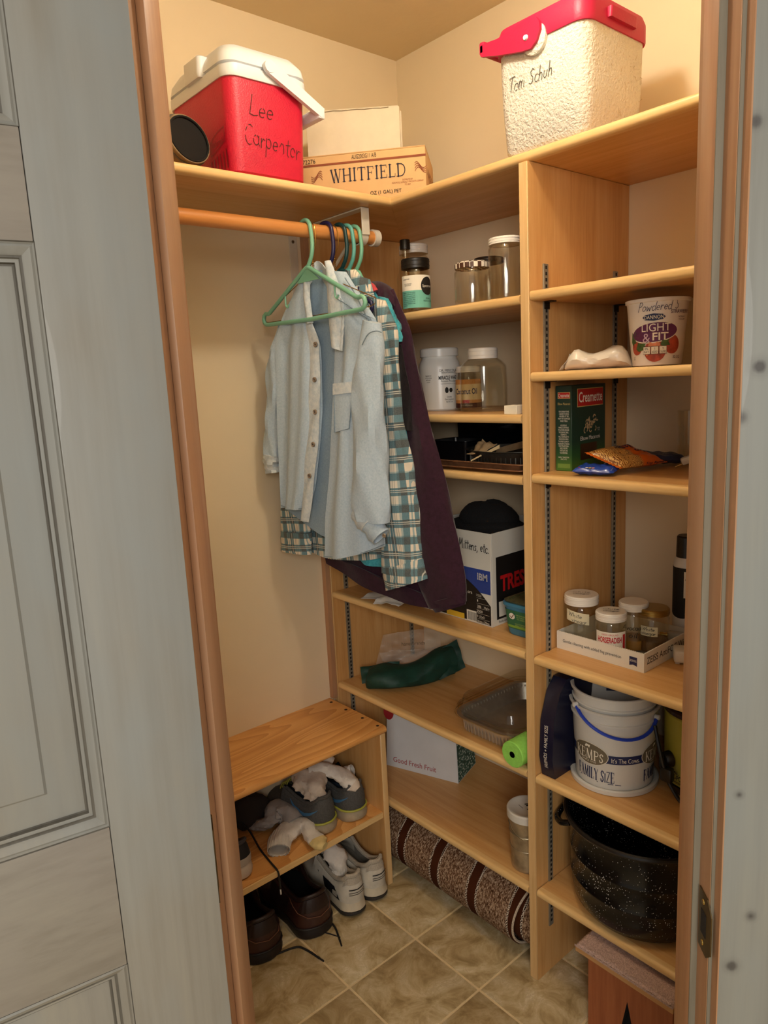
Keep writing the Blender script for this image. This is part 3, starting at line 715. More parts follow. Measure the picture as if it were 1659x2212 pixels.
def ctn(name, x0, x1, y0, y1, z0, z1, m, par, b=.0015): return obj(name, G().box((x0, y0, z0), (x1, y1, z1), b, 2), m, par)
ctn('carton_body', -L, 0, 0, DPT, 0, hh-.003, M_KRAFT, wb)
ctn('top_flap', -L, 0, .0, DPT/2-.001, hh-.003, hh, M_KRAFT, wb); ctn('top_flap', -L, 0, DPT/2+.001, DPT, hh-.003, hh, M_KRAFT, wb)
s1 = plane_surf((-L/2+.027, -.0005, 0), (1, 0, 0), (0, 0, 1), .0006)
Lv = L-.055
serif('WHITFIELD', wb, plain('print_navy', '#28283a', .8), s1, .030, Lv*.66, .003, hh*.55)
g = G(); ribbon(g, [(-Lv/2-.05, hh*.80), (Lv/2, hh*.80)], .0048, s1); obj('printed_stripe', g, M_KRAFTD, wb, 0)
for sx in (-1, 1):
    g = G()
    for k in range(4): ribbon(g, [(sx*(Lv*.40+.012*t)+.003+sx*.016*t, hh*.55+.010*sin(2*pi*t*(.8)+k*.25)*(1-.5*t)-.006+k*.004) for t in [i/8 for i in range(9)]], .0013, s1)
    obj('printed_flourish', g, M_KRAFTD, wb, 0)
text('AUG2003G11 A/B', wb, INKB, s1, w=.062, h=.010, x=-.006, y=hh*.90); text('F272276', wb, INKB, s1, w=.045, h=.010, x=-Lv/2-.006, y=hh*.885)
text('OZ (1 GAL) PET', wb, INKB, s1, w=.078, h=.011, x=.045, y=hh*.13, bold=.01)
text('DISTRIBUTED BY\nDEAN PICKLE & SPECIALTY PRODUCTS COMPANY\nP.O. BOX', wb, M_KRAFTD, s1, w=.078, h=.015, x=Lv/2-.045, y=hh*.30)
s2 = plane_surf((.0006, DPT/2, hh/2), (0, 1, 0), (0, 0, 1), .0006)
text('WHITFIELD', wb, M_KRAFTD, s2, w=.15, h=.028)
M_WCARD = plain('white_cardboard', '#e3d6bd', .8, var=.04, vscale=30, bump=(60, .1))
wb2, L2, h2 = carton('carton', 'plain white cardboard box standing on the printed kraft carton', (862, 226), (685, 238), 2.168, 2.0484, .03, .17, None)
ctn('carton_body', -L2, 0, 0, .17, 0, h2-.003, M_WCARD, wb2); ctn('top_flap', -L2, -.002, .002, .168, h2-.003, h2, M_WCARD, wb2)
obj('torn_edge', G().tube([(-L2+.01+k*.02, -.0005, h2-.004-.003*random.random()) for k in range(int(L2/.02))], .0011, 5), plain('perforation', '#9a8c74', .9), wb2)
obj('side_tab', G().box((.0, .01, .002), (.005, .15, h2-.01), .002, 1), M_WCARD, wb2)

# white cooler with raspberry lid and handle
wc = thing('picnic_cooler', 'white pebbled cooler with raspberry lid and swing handle, above the divider', 'cooler', (-.2725, -.8195, zt))
HX, HY = .1085, .1085
obj('body', rloft([(.093, .093, .02, 0), (.100, .100, .026, .008), (.1065, .1065, .03, .10), (HX, HY, .03, .195)]), M_WPEB, wc)
ld = obj('lid', rloft([(.1115, .1115, .03, .192), (.1125, .1125, .03, .196), (.1125, .1125, .03, .226), (.108, .108, .03, .240), (.09, .09, .028, .246)]), M_MAG, wc)
obj('lid_lip', rloft([(.045, .006, .004, .205), (.045, .008, .005, .223)], cx=0, cy=-.114), M_MAG, ld)
def parm(x0, x1):
    P = [(1158, 36), (1166, 45), (1168, 62), (1160, 88), (1147, 106), (1128, 112), (1075, 121), (1041, 124), (1038, 118), (1039, 102), (1048, 95), (1075, 85), (1105, 66), (1140, 40), (1150, 35)]
    W = [atx(u, v, -.394)-Vector(wc.location) for u, v in P]
    g = G(); n = len(W); g.add([(x0, p.y, p.z) for p in W]+[(x1, p.y, p.z) for p in W], [tuple(range(n)), tuple(range(2*n-1, n-1, -1))]+[(k, (k+1) % n, n+(k+1) % n, n+k) for k in range(n)]); return g, W
ga, W = parm(-.1245, -.1165); gb, _ = parm(.1165, .1245)
tip = W[8]
ga.add(gb.v, gb.f); ga.box((-.1245, tip.y-.012, tip.z-.003), (.1245, tip.y+.002, tip.z+.022), .004, 2)
hd = obj('handle', ga, M_MAG, wc)
piv = atx(1137, 82, -.395)-Vector(wc.location)
obj('pivot_pin', G().lathe([(0, .004), (.004, .0035), (.0055, 0)], 16, M=frame((-.1245, piv.y, piv.z), (0, 1, 0), (0, 0, 1), (-1, 0, 0))), M_WPL, hd)
obj('pivot_boss', G().lathe([(.028, 0), (.028, .010), (.024, .012), (0, .012)], 28, M=frame((-.106, piv.y-.012, piv.z-.004), (0, 1, 0), (0, 0, 1), (-1, 0, 0))), M_WPEB, wc)
sw = plane_surf((-.1015, 0, .008), (0, -1, 0), (-.0085, 0, .187), .0012)
p0 = atx(1090, 186, -.377)-Vector(wc.location)
hand('Tom Schuh', wc, INKG, sw, .026, -p0.y+.012, p0.z-.026, w=.108, pen=.0016, gaps=.10, slant=.25)
# scuffs on the face towards -y
g = G(); rnd = random.Random(3); sc = plane_surf((0, -.1015, .008), (1, 0, 0), (0, -.0085, .187), .0010)
for k in range(46):
    x = rnd.gauss(.03, .028); y = rnd.gauss(.10 if k % 2 else .03, .028); y = max(.005, min(.17, y)); x = max(-.06, min(.085, x))
    ribbon(g, [(x, y), (x+rnd.uniform(-.006, .006), y+rnd.uniform(-.002, .012))], rnd.uniform(.0004, .0011), sc)
sco = obj('scuffs', g, plain('scuff_brown', '#b3a07a', .9), wc, 0); sco['kind'] = 'stuff'

# ================================================================== hangers and clothes on the rod
TILT = .15
HN = Vector((1, TILT, 0)).normalized(); HYv = Vector((-TILT, 1, 0)).normalized()      # across the shirt towards the wall
def hplane(x0): return lambda u, v, off=0.0: atp(u, v, (x0+off, YR, 0), HN)
def cloth_mat(name, hexc, hex2, scale=70, rough=.85, bump=.35, bscale=420):
    if name in MATS: return MATS[name]
    t = NT(name); t.set(rough, 0, .2); t.b.inputs['Sheen Weight'].default_value = .15
    v = t.coords(); n = t.noise(v, scale, 6, .7)
    t.color(t.ramp(n, [(.32, hex2), (.62, hexc)])); t.bump(t.noise(v, bscale, 3), bump, .0012); MATS[name] = t.m; return t.m
M_DEN = cloth_mat('washed_denim', '#b9c9d5', '#a3b8c8', 240); M_DENIN = cloth_mat('denim_inside', '#93a8b8', '#8299ab', 240)
M_DENLT = cloth_mat('denim_worn_edge', '#d3d9da', '#b0bfc8', 90)
M_TEAL = cloth_mat('aqua_knit', '#4fa8b4', '#2f8796', 150, bump=.8, bscale=260); M_CORAL = cloth_mat('coral_cotton', '#c94b4e', '#b33f45', 60)
M_PUR = cloth_mat('plum_fleece', '#35192a', '#291320', 90); M_PURIN = cloth_mat('plum_black_lining', '#1d1519', '#120d10', 120)
def plaid_mat():
    t = NT('teal_plaid'); t.set(.85, 0, .2); t.b.inputs['Sheen Weight'].default_value = .1
    tc = t.node('ShaderNodeTexCoord'); sp = t.node('ShaderNodeSeparateXYZ')
    mp = t.node('ShaderNodeMapping'); mp.inputs['Rotation'].default_value = (radians(4), 0, 0)
    t.link(tc.outputs['Object'], mp.inputs[0]); t.link(mp.outputs[0], sp.inputs[0])
    def band(s, period, stops):
        f = t.math('FRACT', t.math('MULTIPLY', t.math('ADD', s, 10.0), 1/period))
        return t.ramp(f, [(p, (c, c, c, 1)) for p, c in stops], 'CONSTANT')
    P = .062
    sy = [(0, 0.), (.28, 1.), (.5, .0), (.56, .55), (.62, 0.), (.70, 1.), (.92, .4)]
    sz = [(0, 0.), (.25, 1.), (.5, .0), (.72, 1.), (.95, .35)]
    a = band(sp.outputs[1], P, sy); b = band(sp.outputs[2], P*1.25, sz)
    s = t.math('ADD', t.math('MULTIPLY', a, .5), t.math('MULTIPLY', b, .5))
    col = t.ramp(s, [(0, '#ddd2bf'), (.25, '#8fa9ad'), (.5, '#3d7382'), (.75, '#22505f'), (1.0, '#16343f')])
    w1 = band(sp.outputs[2], P*1.25, [(0, 0.), (.35, 1.), (.375, 0.), (.41, 1.), (.435, 0.)]); w2 = band(sp.outputs[1], P, [(0, 0.), (.36, 1.), (.385, 0.)])
    d1_ = band(sp.outputs[1], P, [(0, 0.), (.08, 1.), (.10, 0.), (.16, 1.), (.18, 0.)])
    col = t.mix(t.math('MULTIPLY', t.math('MAXIMUM', w1, w2), .8), col, '#d8d4c6'); col = t.mix(t.math('MULTIPLY', d1_, .6), col, '#31444c')
    n = t.noise(tc.outputs['Object'], 600, 3); col = t.mix(t.math('MULTIPLY', n, .25), col, '#e0d8c8')
    t.color(col); t.bump(n, .3, .001); return t.m
M_PLAID = plaid_mat()

def panel(L, R, pl, off=0.0, nu=14, nv=36, bulge=.012, folds=((.006, 1.5, 0, 1.5),), th=.0018, top=None, bot=None):
    """a hanging piece of cloth between two edges, with soft folds; folds = (depth, waves across, phase, drift downwards)"""
    def fn(s, t):
        a = poly_at(L, t); b = poly_at(R, t)
        u, v = lerp(a[0], b[0], s), lerp(a[1], b[1], s)
        if top and t < .15: v += top(s)*(1-t/.15)
        if bot and t > .8: v += bot(s)*(t-.8)/.2
        d = bulge*sin(pi*s)
        for am, fr, ph, dr in folds: d += am*sin(2*pi*fr*s+ph+dr*t)*smoothstep(0, .35, t)
        return pl(u, v, off)-HN*d
    return G().sheet(fn, nu, nv, th)
def sleeve(L, R, pl, off=0.0, depth=.8, nv=30, seg=18, wr=.004, cap=True):
    """a tube of cloth between two edges, flattened in depth"""
    rings = []; rnd = random.Random(5)
    for j in range(nv+1):
        t = j/nv; a = poly_at(L, t); b = poly_at(R, t)
        A_ = pl(a[0], a[1], off); B_ = pl(b[0], b[1], off); c = (A_+B_)/2; h = (B_-A_)/2
        r = h.length; ring = []
        for k in range(seg):
            an = 2*pi*k/seg
            w = wr*(sin(3*an+9*t)+.7*sin(5*an-14*t+1))*smoothstep(0, .3, t)
            ring.append(c+h*(cos(an)*(1+w/max(r, .01)))+HN*((r*depth+w)*sin(an)))
        rings.append(ring)
    return G().loft(rings, cap=cap)

# ---------------- hangers
def hanger_frame(x0, tilt=TILT):
    X = Vector((1, tilt, 0)).normalized(); Yv = Vector((-tilt, 1, 0)).normalized(); return frame((x0, YR, ZR), X, Yv, (0, 0, 1))
def plastic_hanger(label, x0, m, half=.205, tilt=TILT, hooks=True):
    M = hanger_frame(x0, tilt); r = .0052; R = RR+r+.0008
    hk = [(0, R*cos(radians(a)), R*sin(radians(a))) for a in range(20, 181, 16)]
    hk = [(0, -y if False else y, z) for x, y, z in hk]
    # over the rod, down its near side, back to the middle below
    hk = [(0, y, z) for (_, y, z) in hk]+smooth_line([(0, -R, 0), (0, -R-.003, -.030), (0, -R+.001, -.055), (0, -.012, -.072), (0, 0, -.086)], 5)[1:]
    th = thing('clothes_hanger', label, 'hanger', (x0, YR, ZR-.2), 0, 'hangers on the rod', world=True)
    obj('hook', G().tube([M @ Vector(p) for p in hk], r*.95, 10), m, th)
    body = [(0, -.012, -.088), (0, -half+.03, -.172)]
    body += [(0, -half+.014+.014*cos(radians(a)), -.186+.014*sin(radians(a))) for a in (60, 100, 140, 180, 220, 255)]
    body += [(0, -half+.02, -.2005), (0, 0, -.204), (0, half-.02, -.2005)]
    body += [(0, half-.014+.014*cos(radians(a)), -.186+.014*sin(radians(a))) for a in (-75, -40, 0, 40, 80, 120)]
    body += [(0, half-.03, -.172), (0, .012, -.088), (0, 0, -.083)]
    obj('frame', G().tube([M @ Vector(p) for p in body], r, 10, True), m, th)
    obj('neck_web', G().add([M @ Vector(p) for p in ((-.0016, 0, -.084), (-.0016, -.045, -.116), (-.0016, .045, -.116), (.0016, 0, -.084), (.0016, -.045, -.116), (.0016, .045, -.116))], [(0, 1, 2), (5, 4, 3), (0, 3, 4, 1), (1, 4, 5, 2), (2, 5, 3, 0)]), m, th)
    if hooks:
        for s in (-1, 1): obj('strap_hook', G().tube([M @ Vector(p) for p in smooth_line([(0, s*.1, -.137), (0, s*.1, -.16), (0, s*.1-.006, -.167), (0, s*.1-.012, -.16)], 4)], .0022, 6), m, th)
    return th
def wire_hanger(label, x0, tilt=TILT, half=.195):
    M = hanger_frame(x0, tilt); r = .0011; R = RR+.002
    m = plain('gold_wire', '#b8924a', .3, .9)
    th = thing('wire_hanger', label, 'hanger', (x0, YR, ZR-.2), 0, 'hangers on the rod', world=True)
    hk = [(0, R*cos(radians(a)), R*sin(radians(a))) for a in range(10, 181, 14)]+smooth_line([(0, -R, 0), (0, -R, -.03), (0, -.006, -.048)], 4)[1:]
    obj('hook', G().tube([M @ Vector(p) for p in hk], r, 6), m, th)
    for ph in (0, pi): obj('twist', G().tube([M @ Vector((.0018*cos(k*.8+ph), -.004+.0018*sin(k*.8+ph), -.046-k*.0011)) for k in range(34)], r*.9, 6), m, th)
    b = [(0, -.004, -.083), (0, -.014, -.098), (0, -.03, -.103), (0, -half, -.178), (0, -half+.004, -.190), (0, -half+.02, -.194), (0, 0, -.1945), (0, half-.02, -.194), (0, half-.004, -.190), (0, half, -.178), (0, .03, -.103), (0, .014, -.098)]
    obj('frame', G().tube([M @ Vector(p) for p in b], r, 6, True), m, th); return th
M_HG = plain('hanger_sage_green', '#7bb598', .35, var=.03); M_HN = plain('hanger_navy', '#1d1b45', .35); M_HT = plain('hanger_dark_teal', '#12393a', .35)
M_HA = plain('hanger_aqua', '#5fa79b', .35); M_HB = plain('hanger_black', '#15181d', .35)
plastic_hanger('empty sage green plastic hanger in front of the denim shirt', -.592, M_HG, tilt=.02)
wire_hanger('empty thin gold wire hanger right behind the front green hanger', -.578, tilt=.06, half=.215)
plastic_hanger('navy plastic hanger inside the denim shirt', -.533, M_HN, half=.14)
wire_hanger('gold wire hanger with twisted neck behind the denim shirt', -.512, half=.11)
plastic_hanger('dark teal plastic hanger holding the plaid shirt', -.492, M_HT, half=.11, hooks=False)
plastic_hanger('aqua plastic hanger, second from the rod end', -.470, M_HA, half=.10, hooks=False)
plastic_hanger('sage green plastic hanger nearest the rod end, holding the plum jacket', -.446, plain('hanger_pale_green', '#74b394', .35), half=.09, hooks=False)

# ---------------- washed denim shirt
pd = hplane(-.566)
dn = thing('denim_shirt', 'washed light blue denim shirt hanging open at the collar', 'shirt', (-.556, YR, 1.06), world=True)
obj('back', panel([(676, 585), (628, 690), (606, 760), (606, 900), (612, 1090)], [(706, 583), (780, 660), (812, 730), (806, 900), (800, 1150)], pd, .020, 18, 30, -.002, ((.004, 2, .5, 1),), bot=lambda s: 40*sin(pi*s)), M_DENIN, dn)
FL = [(658, 590), (616, 680), (600, 735), (602, 900), (607, 1097)]; FR = [(668, 640), (672, 700), (688, 745), (690, 890), (685, 960), (676, 1052), (664, 1100)]
fl_ = obj('front_panel', panel(FL, FR, pd, 0, 16, 40, .012, ((.008, 1.2, 2.2, 1.4), (.005, 2.6, .3, 2.0))), M_DEN, dn)
obj('button_placket', panel([(660, 690), (664, 720), (668, 760), (669, 890), (664, 960), (655, 1060), (652, 1124)], [(672, 692), (690, 735), (691, 800), (692, 890), (687, 960), (678, 1052), (667, 1128)], pd, -.010, 5, 44, .003, ((.002, .8, 0, 20),)), M_DENLT, fl_)
GL = [(716, 640), (724, 750), (720, 830), (716, 900), (709, 1031), (700, 1120), (699, 1206)]; GR = [(770, 620), (810, 690), (818, 730), (812, 860), (818, 1000), (826, 1100), (832, 1180)]
fr_ = obj('front_panel', panel(GL, GR, pd, -.004, 18, 44, .016, ((.009, 1.1, 3.4, 1.8), (.0045, 2.7, .2, 2.4)), bot=lambda s: 6*sin(pi*s)), M_DEN, dn)
obj('shoulder_yoke', panel([(712, 585), (716, 640)], [(748, 588), (812, 690)], pd, -.010, 12, 8, .012, ()), M_DEN, dn)
obj('shoulder_yoke', panel([(656, 588), (610, 700)], [(664, 588), (668, 700)], pd, -.006, 8, 8, .008, ()), M_DEN, dn)
def seam(pts, pl, off, r, m, par, name='seam'):
    return obj(name, G().tube([pl(u, v, off) for u, v in smooth_line([(a, b, 0) for a, b in pts], 5) for u, v in [(u, v)]] if False else [pl(p.x, p.y, off) for p in smooth_line([(a, b, 0) for a, b in pts], 5)], r, 6), m, par)
M_STITCH = cloth_mat('denim_seam', '#8195a3', '#6b8090', 200)
seam([(716, 640), (745, 655), (770, 672), (800, 690)], pd, -.027, .0012, M_STITCH, fr_); seam([(745, 600), (770, 640), (795, 690), (812, 708)], pd, -.024, .0012, M_STITCH, fr_)
seam([(699, 1202), (740, 1203), (790, 1192), (830, 1176)], pd, -.020, .0010, M_STITCH, fr_, 'hem'); seam([(607, 1092), (630, 1099), (652, 1098)], pd, -.012, .0010, M_STITCH, fl_, 'hem')
# collar
col = obj('collar', panel([(707, 566), (709, 620), (713, 690), (719, 748)], [(713, 564), (733, 610), (742, 670), (738, 758)], pd, -.020, 8, 16, .009, (), th=.0035), M_DENLT, dn)
obj('collar_edge', panel([(736, 640), (739, 690), (734, 752)], [(742, 650), (744, 700), (740, 758)], pd, -.0225, 3, 14, .002, ((.001, .5, 0, 40),), th=.002), M_DENLT, col)
obj('collar', panel([(659, 580), (658, 640), (666, 700)], [(670, 592), (670, 645), (677, 698)], pd, -.016, 6, 14, .006, (), th=.0035), M_DENLT, dn)
def cband(s, t):
    a = pi*s; u = lerp(662, 711, s); v = 590-26*sin(a)+t*34
    return pd(u, v, -.012+.05*sin(a))
obj('collar_band', G().sheet(cband, 18, 5, .003), M_DENLT, dn)
# pocket
pk = obj('chest_pocket', panel([(721, 830), (721, 880), (724, 934)], [(762, 825), (760, 880), (754, 925)], pd, -.0275, 8, 8, .003, (), th=.002), M_DEN, fr_)
obj('pocket_flap', panel([(720, 829), (720, 853)], [(763, 824), (762, 848)], pd, -.0300, 8, 4, .003, (), th=.002), M_DENLT, fr_)
obj('pocket_seam', G().tube([pd(u, v, -.0315) for u, v in ((721, 853), (723, 934), (754, 926), (761, 850))], .0011, 6), M_STITCH, pk)
for u, v in ((682, 744), (680, 820), (681, 890), (677, 960), (669, 1028)):
    c = pd(u, v, -.0165); Mb = frame(c, HYv, (0, 0, 1), HYv.cross(Vector((0, 0, 1)))) if HYv.cross(Vector((0, 0, 1))).dot(-HN) > 0 else frame(c, -HYv, (0, 0, 1), (-HYv).cross(Vector((0, 0, 1))))
    b = obj('button', G().lathe([(0, .0022), (.003, .002), (.0045, .0035), (.006, .003), (.0065, 0), (0, 0)], 18, M=Mb), plain('horn_button', '#8a7a68', .35, var=.3, vscale=200), dn)
    obj('thread', G().box((-.0016, -.0016, .002), (.0016, .0016, .0034), .0005, 1, M=Mb), plain('dark_thread', '#4b4038', .9), b)
# sleeves
slv = obj('sleeve', sleeve([(786, 690), (780, 735), (770, 800), (766, 900), (766, 1005), (769, 1090), (775, 1120)], [(822, 700), (826, 735), (826, 800), (828, 900), (831, 995), (838, 1090), (838, 1130)], pd, -.022, .65), M_DEN, dn)
seam([(782, 745), (795, 722), (812, 715), (824, 718)], pd, -.054, .0013, M_STITCH, slv)
cuff_axis = [(776, 1095), (790, 1118), (806, 1140), (822, 1160)]
def cuffg(w, t0, t1, rough):
    rings = []; P = [pd(u, v, -.026) for u, v in cuff_axis]
    d = (P[-1]-P[0]).normalized(); sidev = d.cross(HN).normalized()
    for j in range(7):
        t = lerp(t0, t1, j/6); c = P[0].lerp(P[-1], t); rr = w*(1+.06*sin(j*2.1))
        rings.append([c+sidev*(rr*cos(2*pi*k/18)*(1+.09*sin(3*2*pi*k/18+j)))+HN*(rr*.62*sin(2*pi*k/18)) for k in range(18)])
    inn = [[c2.lerp(sum(r, Vector())/18, .16) for c2 in r] for r in reversed(rings)]
    return G().loft(rings+inn, cap=False, loop=True)
cf = obj('rolled_cuff', cuffg(.036, .05, .55, 0), M_DENLT, dn); obj('cuff_fold', cuffg(.030, .5, 1.0, 1), M_DEN, cf)
b = obj('cuff_button', G().lathe([(0, .002), (.004, .003), (.0055, 0), (0, 0)], 16, M=frame(pd(830, 1157, -.050), HYv*-1, (0, 0, 1), (-HYv).cross(Vector((0, 0, 1))))), MATS['horn_button'], cf)
sl2 = obj('sleeve', sleeve([(606, 700), (592, 750), (584, 800), (579, 900), (578, 985)], [(622, 720), (616, 800), (606, 900), (604, 985)], pd, .012, .9), M_DEN, dn)
obj('rolled_cuff', sleeve([(577, 978), (576, 1000), (582, 1022)], [(602, 985), (600, 1005), (602, 1020)], pd, .010, 1.0, 6), M_DENLT, dn)

# ---------------- plaid flannel shirt
pp = hplane(-.507)
ps = thing('plaid_shirt', 'teal and cream plaid flannel shirt behind the denim shirt', 'shirt', (-.512, YR, 1.0), world=True)
obj('body', panel([(700, 640), (640, 730), (622, 900), (640, 1180)], [(770, 588), (812, 680), (826, 900), (826, 1205)], pp, .004, 18, 36, .004, ((.004, 2.2, 1.0, 1.5),), bot=lambda s: 16*sin(pi*s)), M_PLAID, ps)
obj('shoulder', panel([(748, 582), (752, 640)], [(800, 604), (822, 690)], pp, -.006, 10, 8, .012, ()), M_PLAID, ps)
obj('collar', panel([(752, 586), (750, 612), (756, 640)], [(768, 584), (788, 605), (800, 640)], pp, -.016, 8, 8, .008, (), th=.003), M_PLAID, ps)
s_ = obj('sleeve', sleeve([(796, 640), (812, 710), (822, 850), (828, 1000), (832, 1100), (830, 1236)], [(832, 650), (856, 709), (864, 830), (873, 922), (890, 1010), (905, 1110), (911, 1212)], pp, -.004, .5, 40), M_PLAID, ps)
obj('cuff', sleeve([(829, 1228), (837, 1274)], [(913, 1206), (923, 1250)], pp, -.006, .5, 6, wr=.001), M_PLAID, s_)
s_ = obj('sleeve', sleeve([(618, 740), (606, 900), (608, 1050), (610, 1150)], [(660, 760), (664, 900), (668, 1050), (670, 1150)], pp, -.010, .28, 34), M_PLAID, ps)
obj('cuff', sleeve([(608, 1146), (608, 1188)], [(673, 1152), (672, 1198)], pp, -.012, .3, 6, wr=.001), M_PLAID, s_)

# ---------------- aqua knit top and coral top
pt = hplane(-.487)
tk = thing('aqua_sweater', 'aqua knit top squeezed between the plaid shirt and the plum jacket', 'top', (-.487, YR, 1.0), world=True)
obj('body', panel([(740, 620), (700, 760), (690, 1000), (760, 1190)], [(800, 612), (846, 690), (866, 860), (893, 1004), (872, 1120), (830, 1224)], pt, 0, 14, 30, .010, ((.004, 2, 0, 1),), bot=lambda s: 10*sin(pi*s)), M_TEAL, tk)
obj('short_sleeve', sleeve([(818, 640), (826, 690), (846, 742)], [(838, 645), (858, 690), (868, 738)], pt, -.006, .6, 10), M_TEAL, tk)
pc = hplane(-.480)
ck = thing('cotton_top', 'coral cotton top of which only a shoulder edge shows above the plaid shirt', 'top', (-.480, YR, 1.0), world=True)
obj('body', panel([(740, 620), (710, 760), (700, 1000), (760, 1180)], [(790, 607), (830, 660), (850, 860), (868, 1004), (860, 1100), (826, 1214)], pc, .004, 12, 24, .008, ((.003, 2, 0, 1),)), M_CORAL, ck)
obj('shoulder', sleeve([(783, 609), (792, 616), (806, 632)], [(790, 604), (806, 612), (816, 626)], pc, -.012, .8, 8, 10, .0005), M_CORAL, ck)

# ---------------- plum fleece jacket
pj = hplane(-.452)
TILTJ = .03
JN = Vector((1, TILTJ, 0)).normalized()
def pj(u, v, off=0.0): return atp(u, v, (-.445+off, YR, 0), JN)
jk = thing('fleece_jacket', 'plum fleece hooded jacket at the end of the rod', 'jacket', (-.445, YR, .92), world=True)
obj('back', panel([(760, 640), (710, 800), (690, 1000), (706, 1208)], [(846, 628), (884, 760), (925, 1000), (940, 1300)], pj, .030, 16, 30, -.010, ((.005, 2, 0, 1),)), M_PUR, jk)
jb = obj('front_panel', panel([(745, 650), (708, 800), (690, 1000), (708, 1214)], [(842, 640), (884, 800), (915, 1000), (940, 1310)], pj, 0, 20, 36, .014, ((.006, 2.4, .4, 2.0),), bot=lambda s: 12*sin(pi*s)), M_PUR, jk)
obj('hem_band', panel([(704, 1190), (710, 1216)], [(938, 1290), (942, 1316)], pj, -.012, 20, 4, .012, ((.004, 2.4, 2.2, 0),), th=.006, bot=lambda s: 12*sin(pi*s)), M_PUR, jk)
obj('zip_facing', panel([(852, 740), (862, 850), (872, 930)], [(868, 745), (886, 850), (892, 930)], pj, -.026, 5, 14, .002, ((.002, 1, 0, 9),)), M_PURIN, jb)
sj = obj('sleeve', sleeve([(832, 640), (856, 750), (868, 900), (878, 1020), (890, 1150), (905, 1250), (930, 1312)], [(850, 624), (884, 710), (921, 880), (957, 1030), (981, 1140), (1003, 1255), (1006, 1300)], pj, -.006, .42, 40), M_PUR, jk)
obj('cuff', sleeve([(924, 1300), (942, 1322)], [(1007, 1280), (1004, 1306)], pj, -.006, .4, 5, wr=.001), M_PUR, sj)
def hood(s, t):
    a = pi*(s-.5)*1.0; u = lerp(795, 852, s); v = lerp(640, 607, sin(pi*t))+14*(s-.3)**2*3
    return pj(u, v, .02-.045*cos(pi*t)+.004*sin(14*s))
obj('hood', G().sheet(hood, 14, 14, .004), M_PUR, jk)
# black hanger end poking out beside the aqua top

# ================================================================== jars, boxes and tins on the shelves
M_GL = glass('clear_glass', '#fbfaf6'); M_GLG = glass('greenish_glass', '#f3f6ee')
M_LIDW = plain('white_lid', '#e9e4da', .42, var=.03); M_LIDK = plain('black_lid', '#161310', .4); M_LIDG = plain('gold_lid', '#a78a4c', .32, .85, var=.12)
M_PAPER = plain('label_paper', '#e9e2d2', .75, var=.03); M_TAPE = plain('masking_tape', '#d8cfae', .8, var=.05)
def face_angle(p): return atan2(CAM.y-p[1], CAM.x-p[0])
def jar_prof(R, h, Rn, hs, hn, t=.0022, foot=.0):
    o = [(0, .001), (R*.80, 0), (R*.95, .002), (R, .008), (R, hs*.5), (R, hs), (lerp(R, Rn, .4), lerp(hs, hn, .55)), (Rn, hn), (Rn, h)]
    i = [(Rn-t, h), (Rn-t, hn), (lerp(R, Rn, .4)-t, lerp(hs, hn, .5)), (R-t, hs-.002), (R-t, hs*.5), (R-t, .010), (R*.8, .006), (0, .006)]
    return o+i
def glass_jar(name, label, loc, R, h, Rn, hs, hn, lid, lidR, lidh, m=None, sq=0.0, group='jars on the shelves'):
    th = thing(name, label, 'jar' if 'jar' in name else 'bottle', loc, 0, group)
    g = G().lathe(jar_prof(R, h, Rn, hs, hn), 36)
    if sq:
        for p in g.v:
            a = atan2(p.y, p.x); k = 1+sq*(abs(cos(2*(a-.8)))-.5)*smoothstep(hn, hs*.85, p.z)
            p.x *= k; p.y *= k
    obj('glass_body', g, m or M_GL, th)
    if lid is not None:
        top = h+.002
        L_ = obj('lid', G().lathe([(0, top-.002), (lidR-.0015, top-lidh-.0005), (lidR, top-lidh), (lidR, top-.002), (lidR-.002, top), (0, top)], 36), lid, th)
        for q in (.3, .7): obj('lid_ridge', G().tube([(lidR*cos(2*pi*k/36)+0, lidR*sin(2*pi*k/36), top-lidh*q) for k in range(36)], .0007, 5, True), lid, L_)
    return th
def spot(u, v, x, z): p = atx(u, v, x); return (x, p.y, z+.0003)

# ---- left bay, top shelf
z = SZ['L1']
p = spot(898, 600, -.335, z)
cj = glass_jar('oil_jar', 'glass jar with black lid and white-and-mint label on the top left shelf', p, .0355, .128, .030, .098, .108, M_LIDK, .0355, .024, group=None)
sf = cyl_surf((0, 0, 0), .0357, face_angle(p)); 
patch(cj, M_PAPER, sf, -.045, .052, .052, .088, nx=20); patch(cj, plain('mint_print', '#6fb6a4', .7), sf, -.045, .052, .010, .052, nx=20)
cs2 = cyl_surf((0, 0, 0), .0362, face_angle(p)); cs3 = cyl_surf((0, 0, 0), .0366, face_angle(p))
patch(cj, plain('print_black', '#14120f', .7), cs2, .012, .050, .040, .084, 'printed_disc', shape=OVAL)
text('Spectrum', cj, M_PAPER, cs3, w=.030, h=.008, x=.031, y=.061)
for k in range(8): text(['REFINED OIL FOR HIGH', 'HEAT COOKING UP TO', 'EXCELLENT CHOICE FOR', 'BAKING AND SAUTEING', 'STORE IN A COOL AND', 'DRY PLACE SOLID AT', 'ROOM TEMPERATURE', 'NET WT'][k], cj, MATS['print_black'], cs2, w=.034 if k < 7 else .012, h=.0026, x=-.020 if k < 7 else -.03, y=.047-.0044*k)
text('ORGANIC\nVIRGIN COCONUT', cj, MATS['print_black'], cs2, w=.030, h=.010, x=.032, y=.029)
text('UNREFINED', cj, MATS['print_black'], cs2, w=.020, h=.003, x=-.026, y=.079); text('COLD PRESSED\nKEEP SEALED', cj, MATS['print_black'], cs2, w=.022, h=.006, x=-.022, y=.066)
p = spot(875, 540, -.275, z)
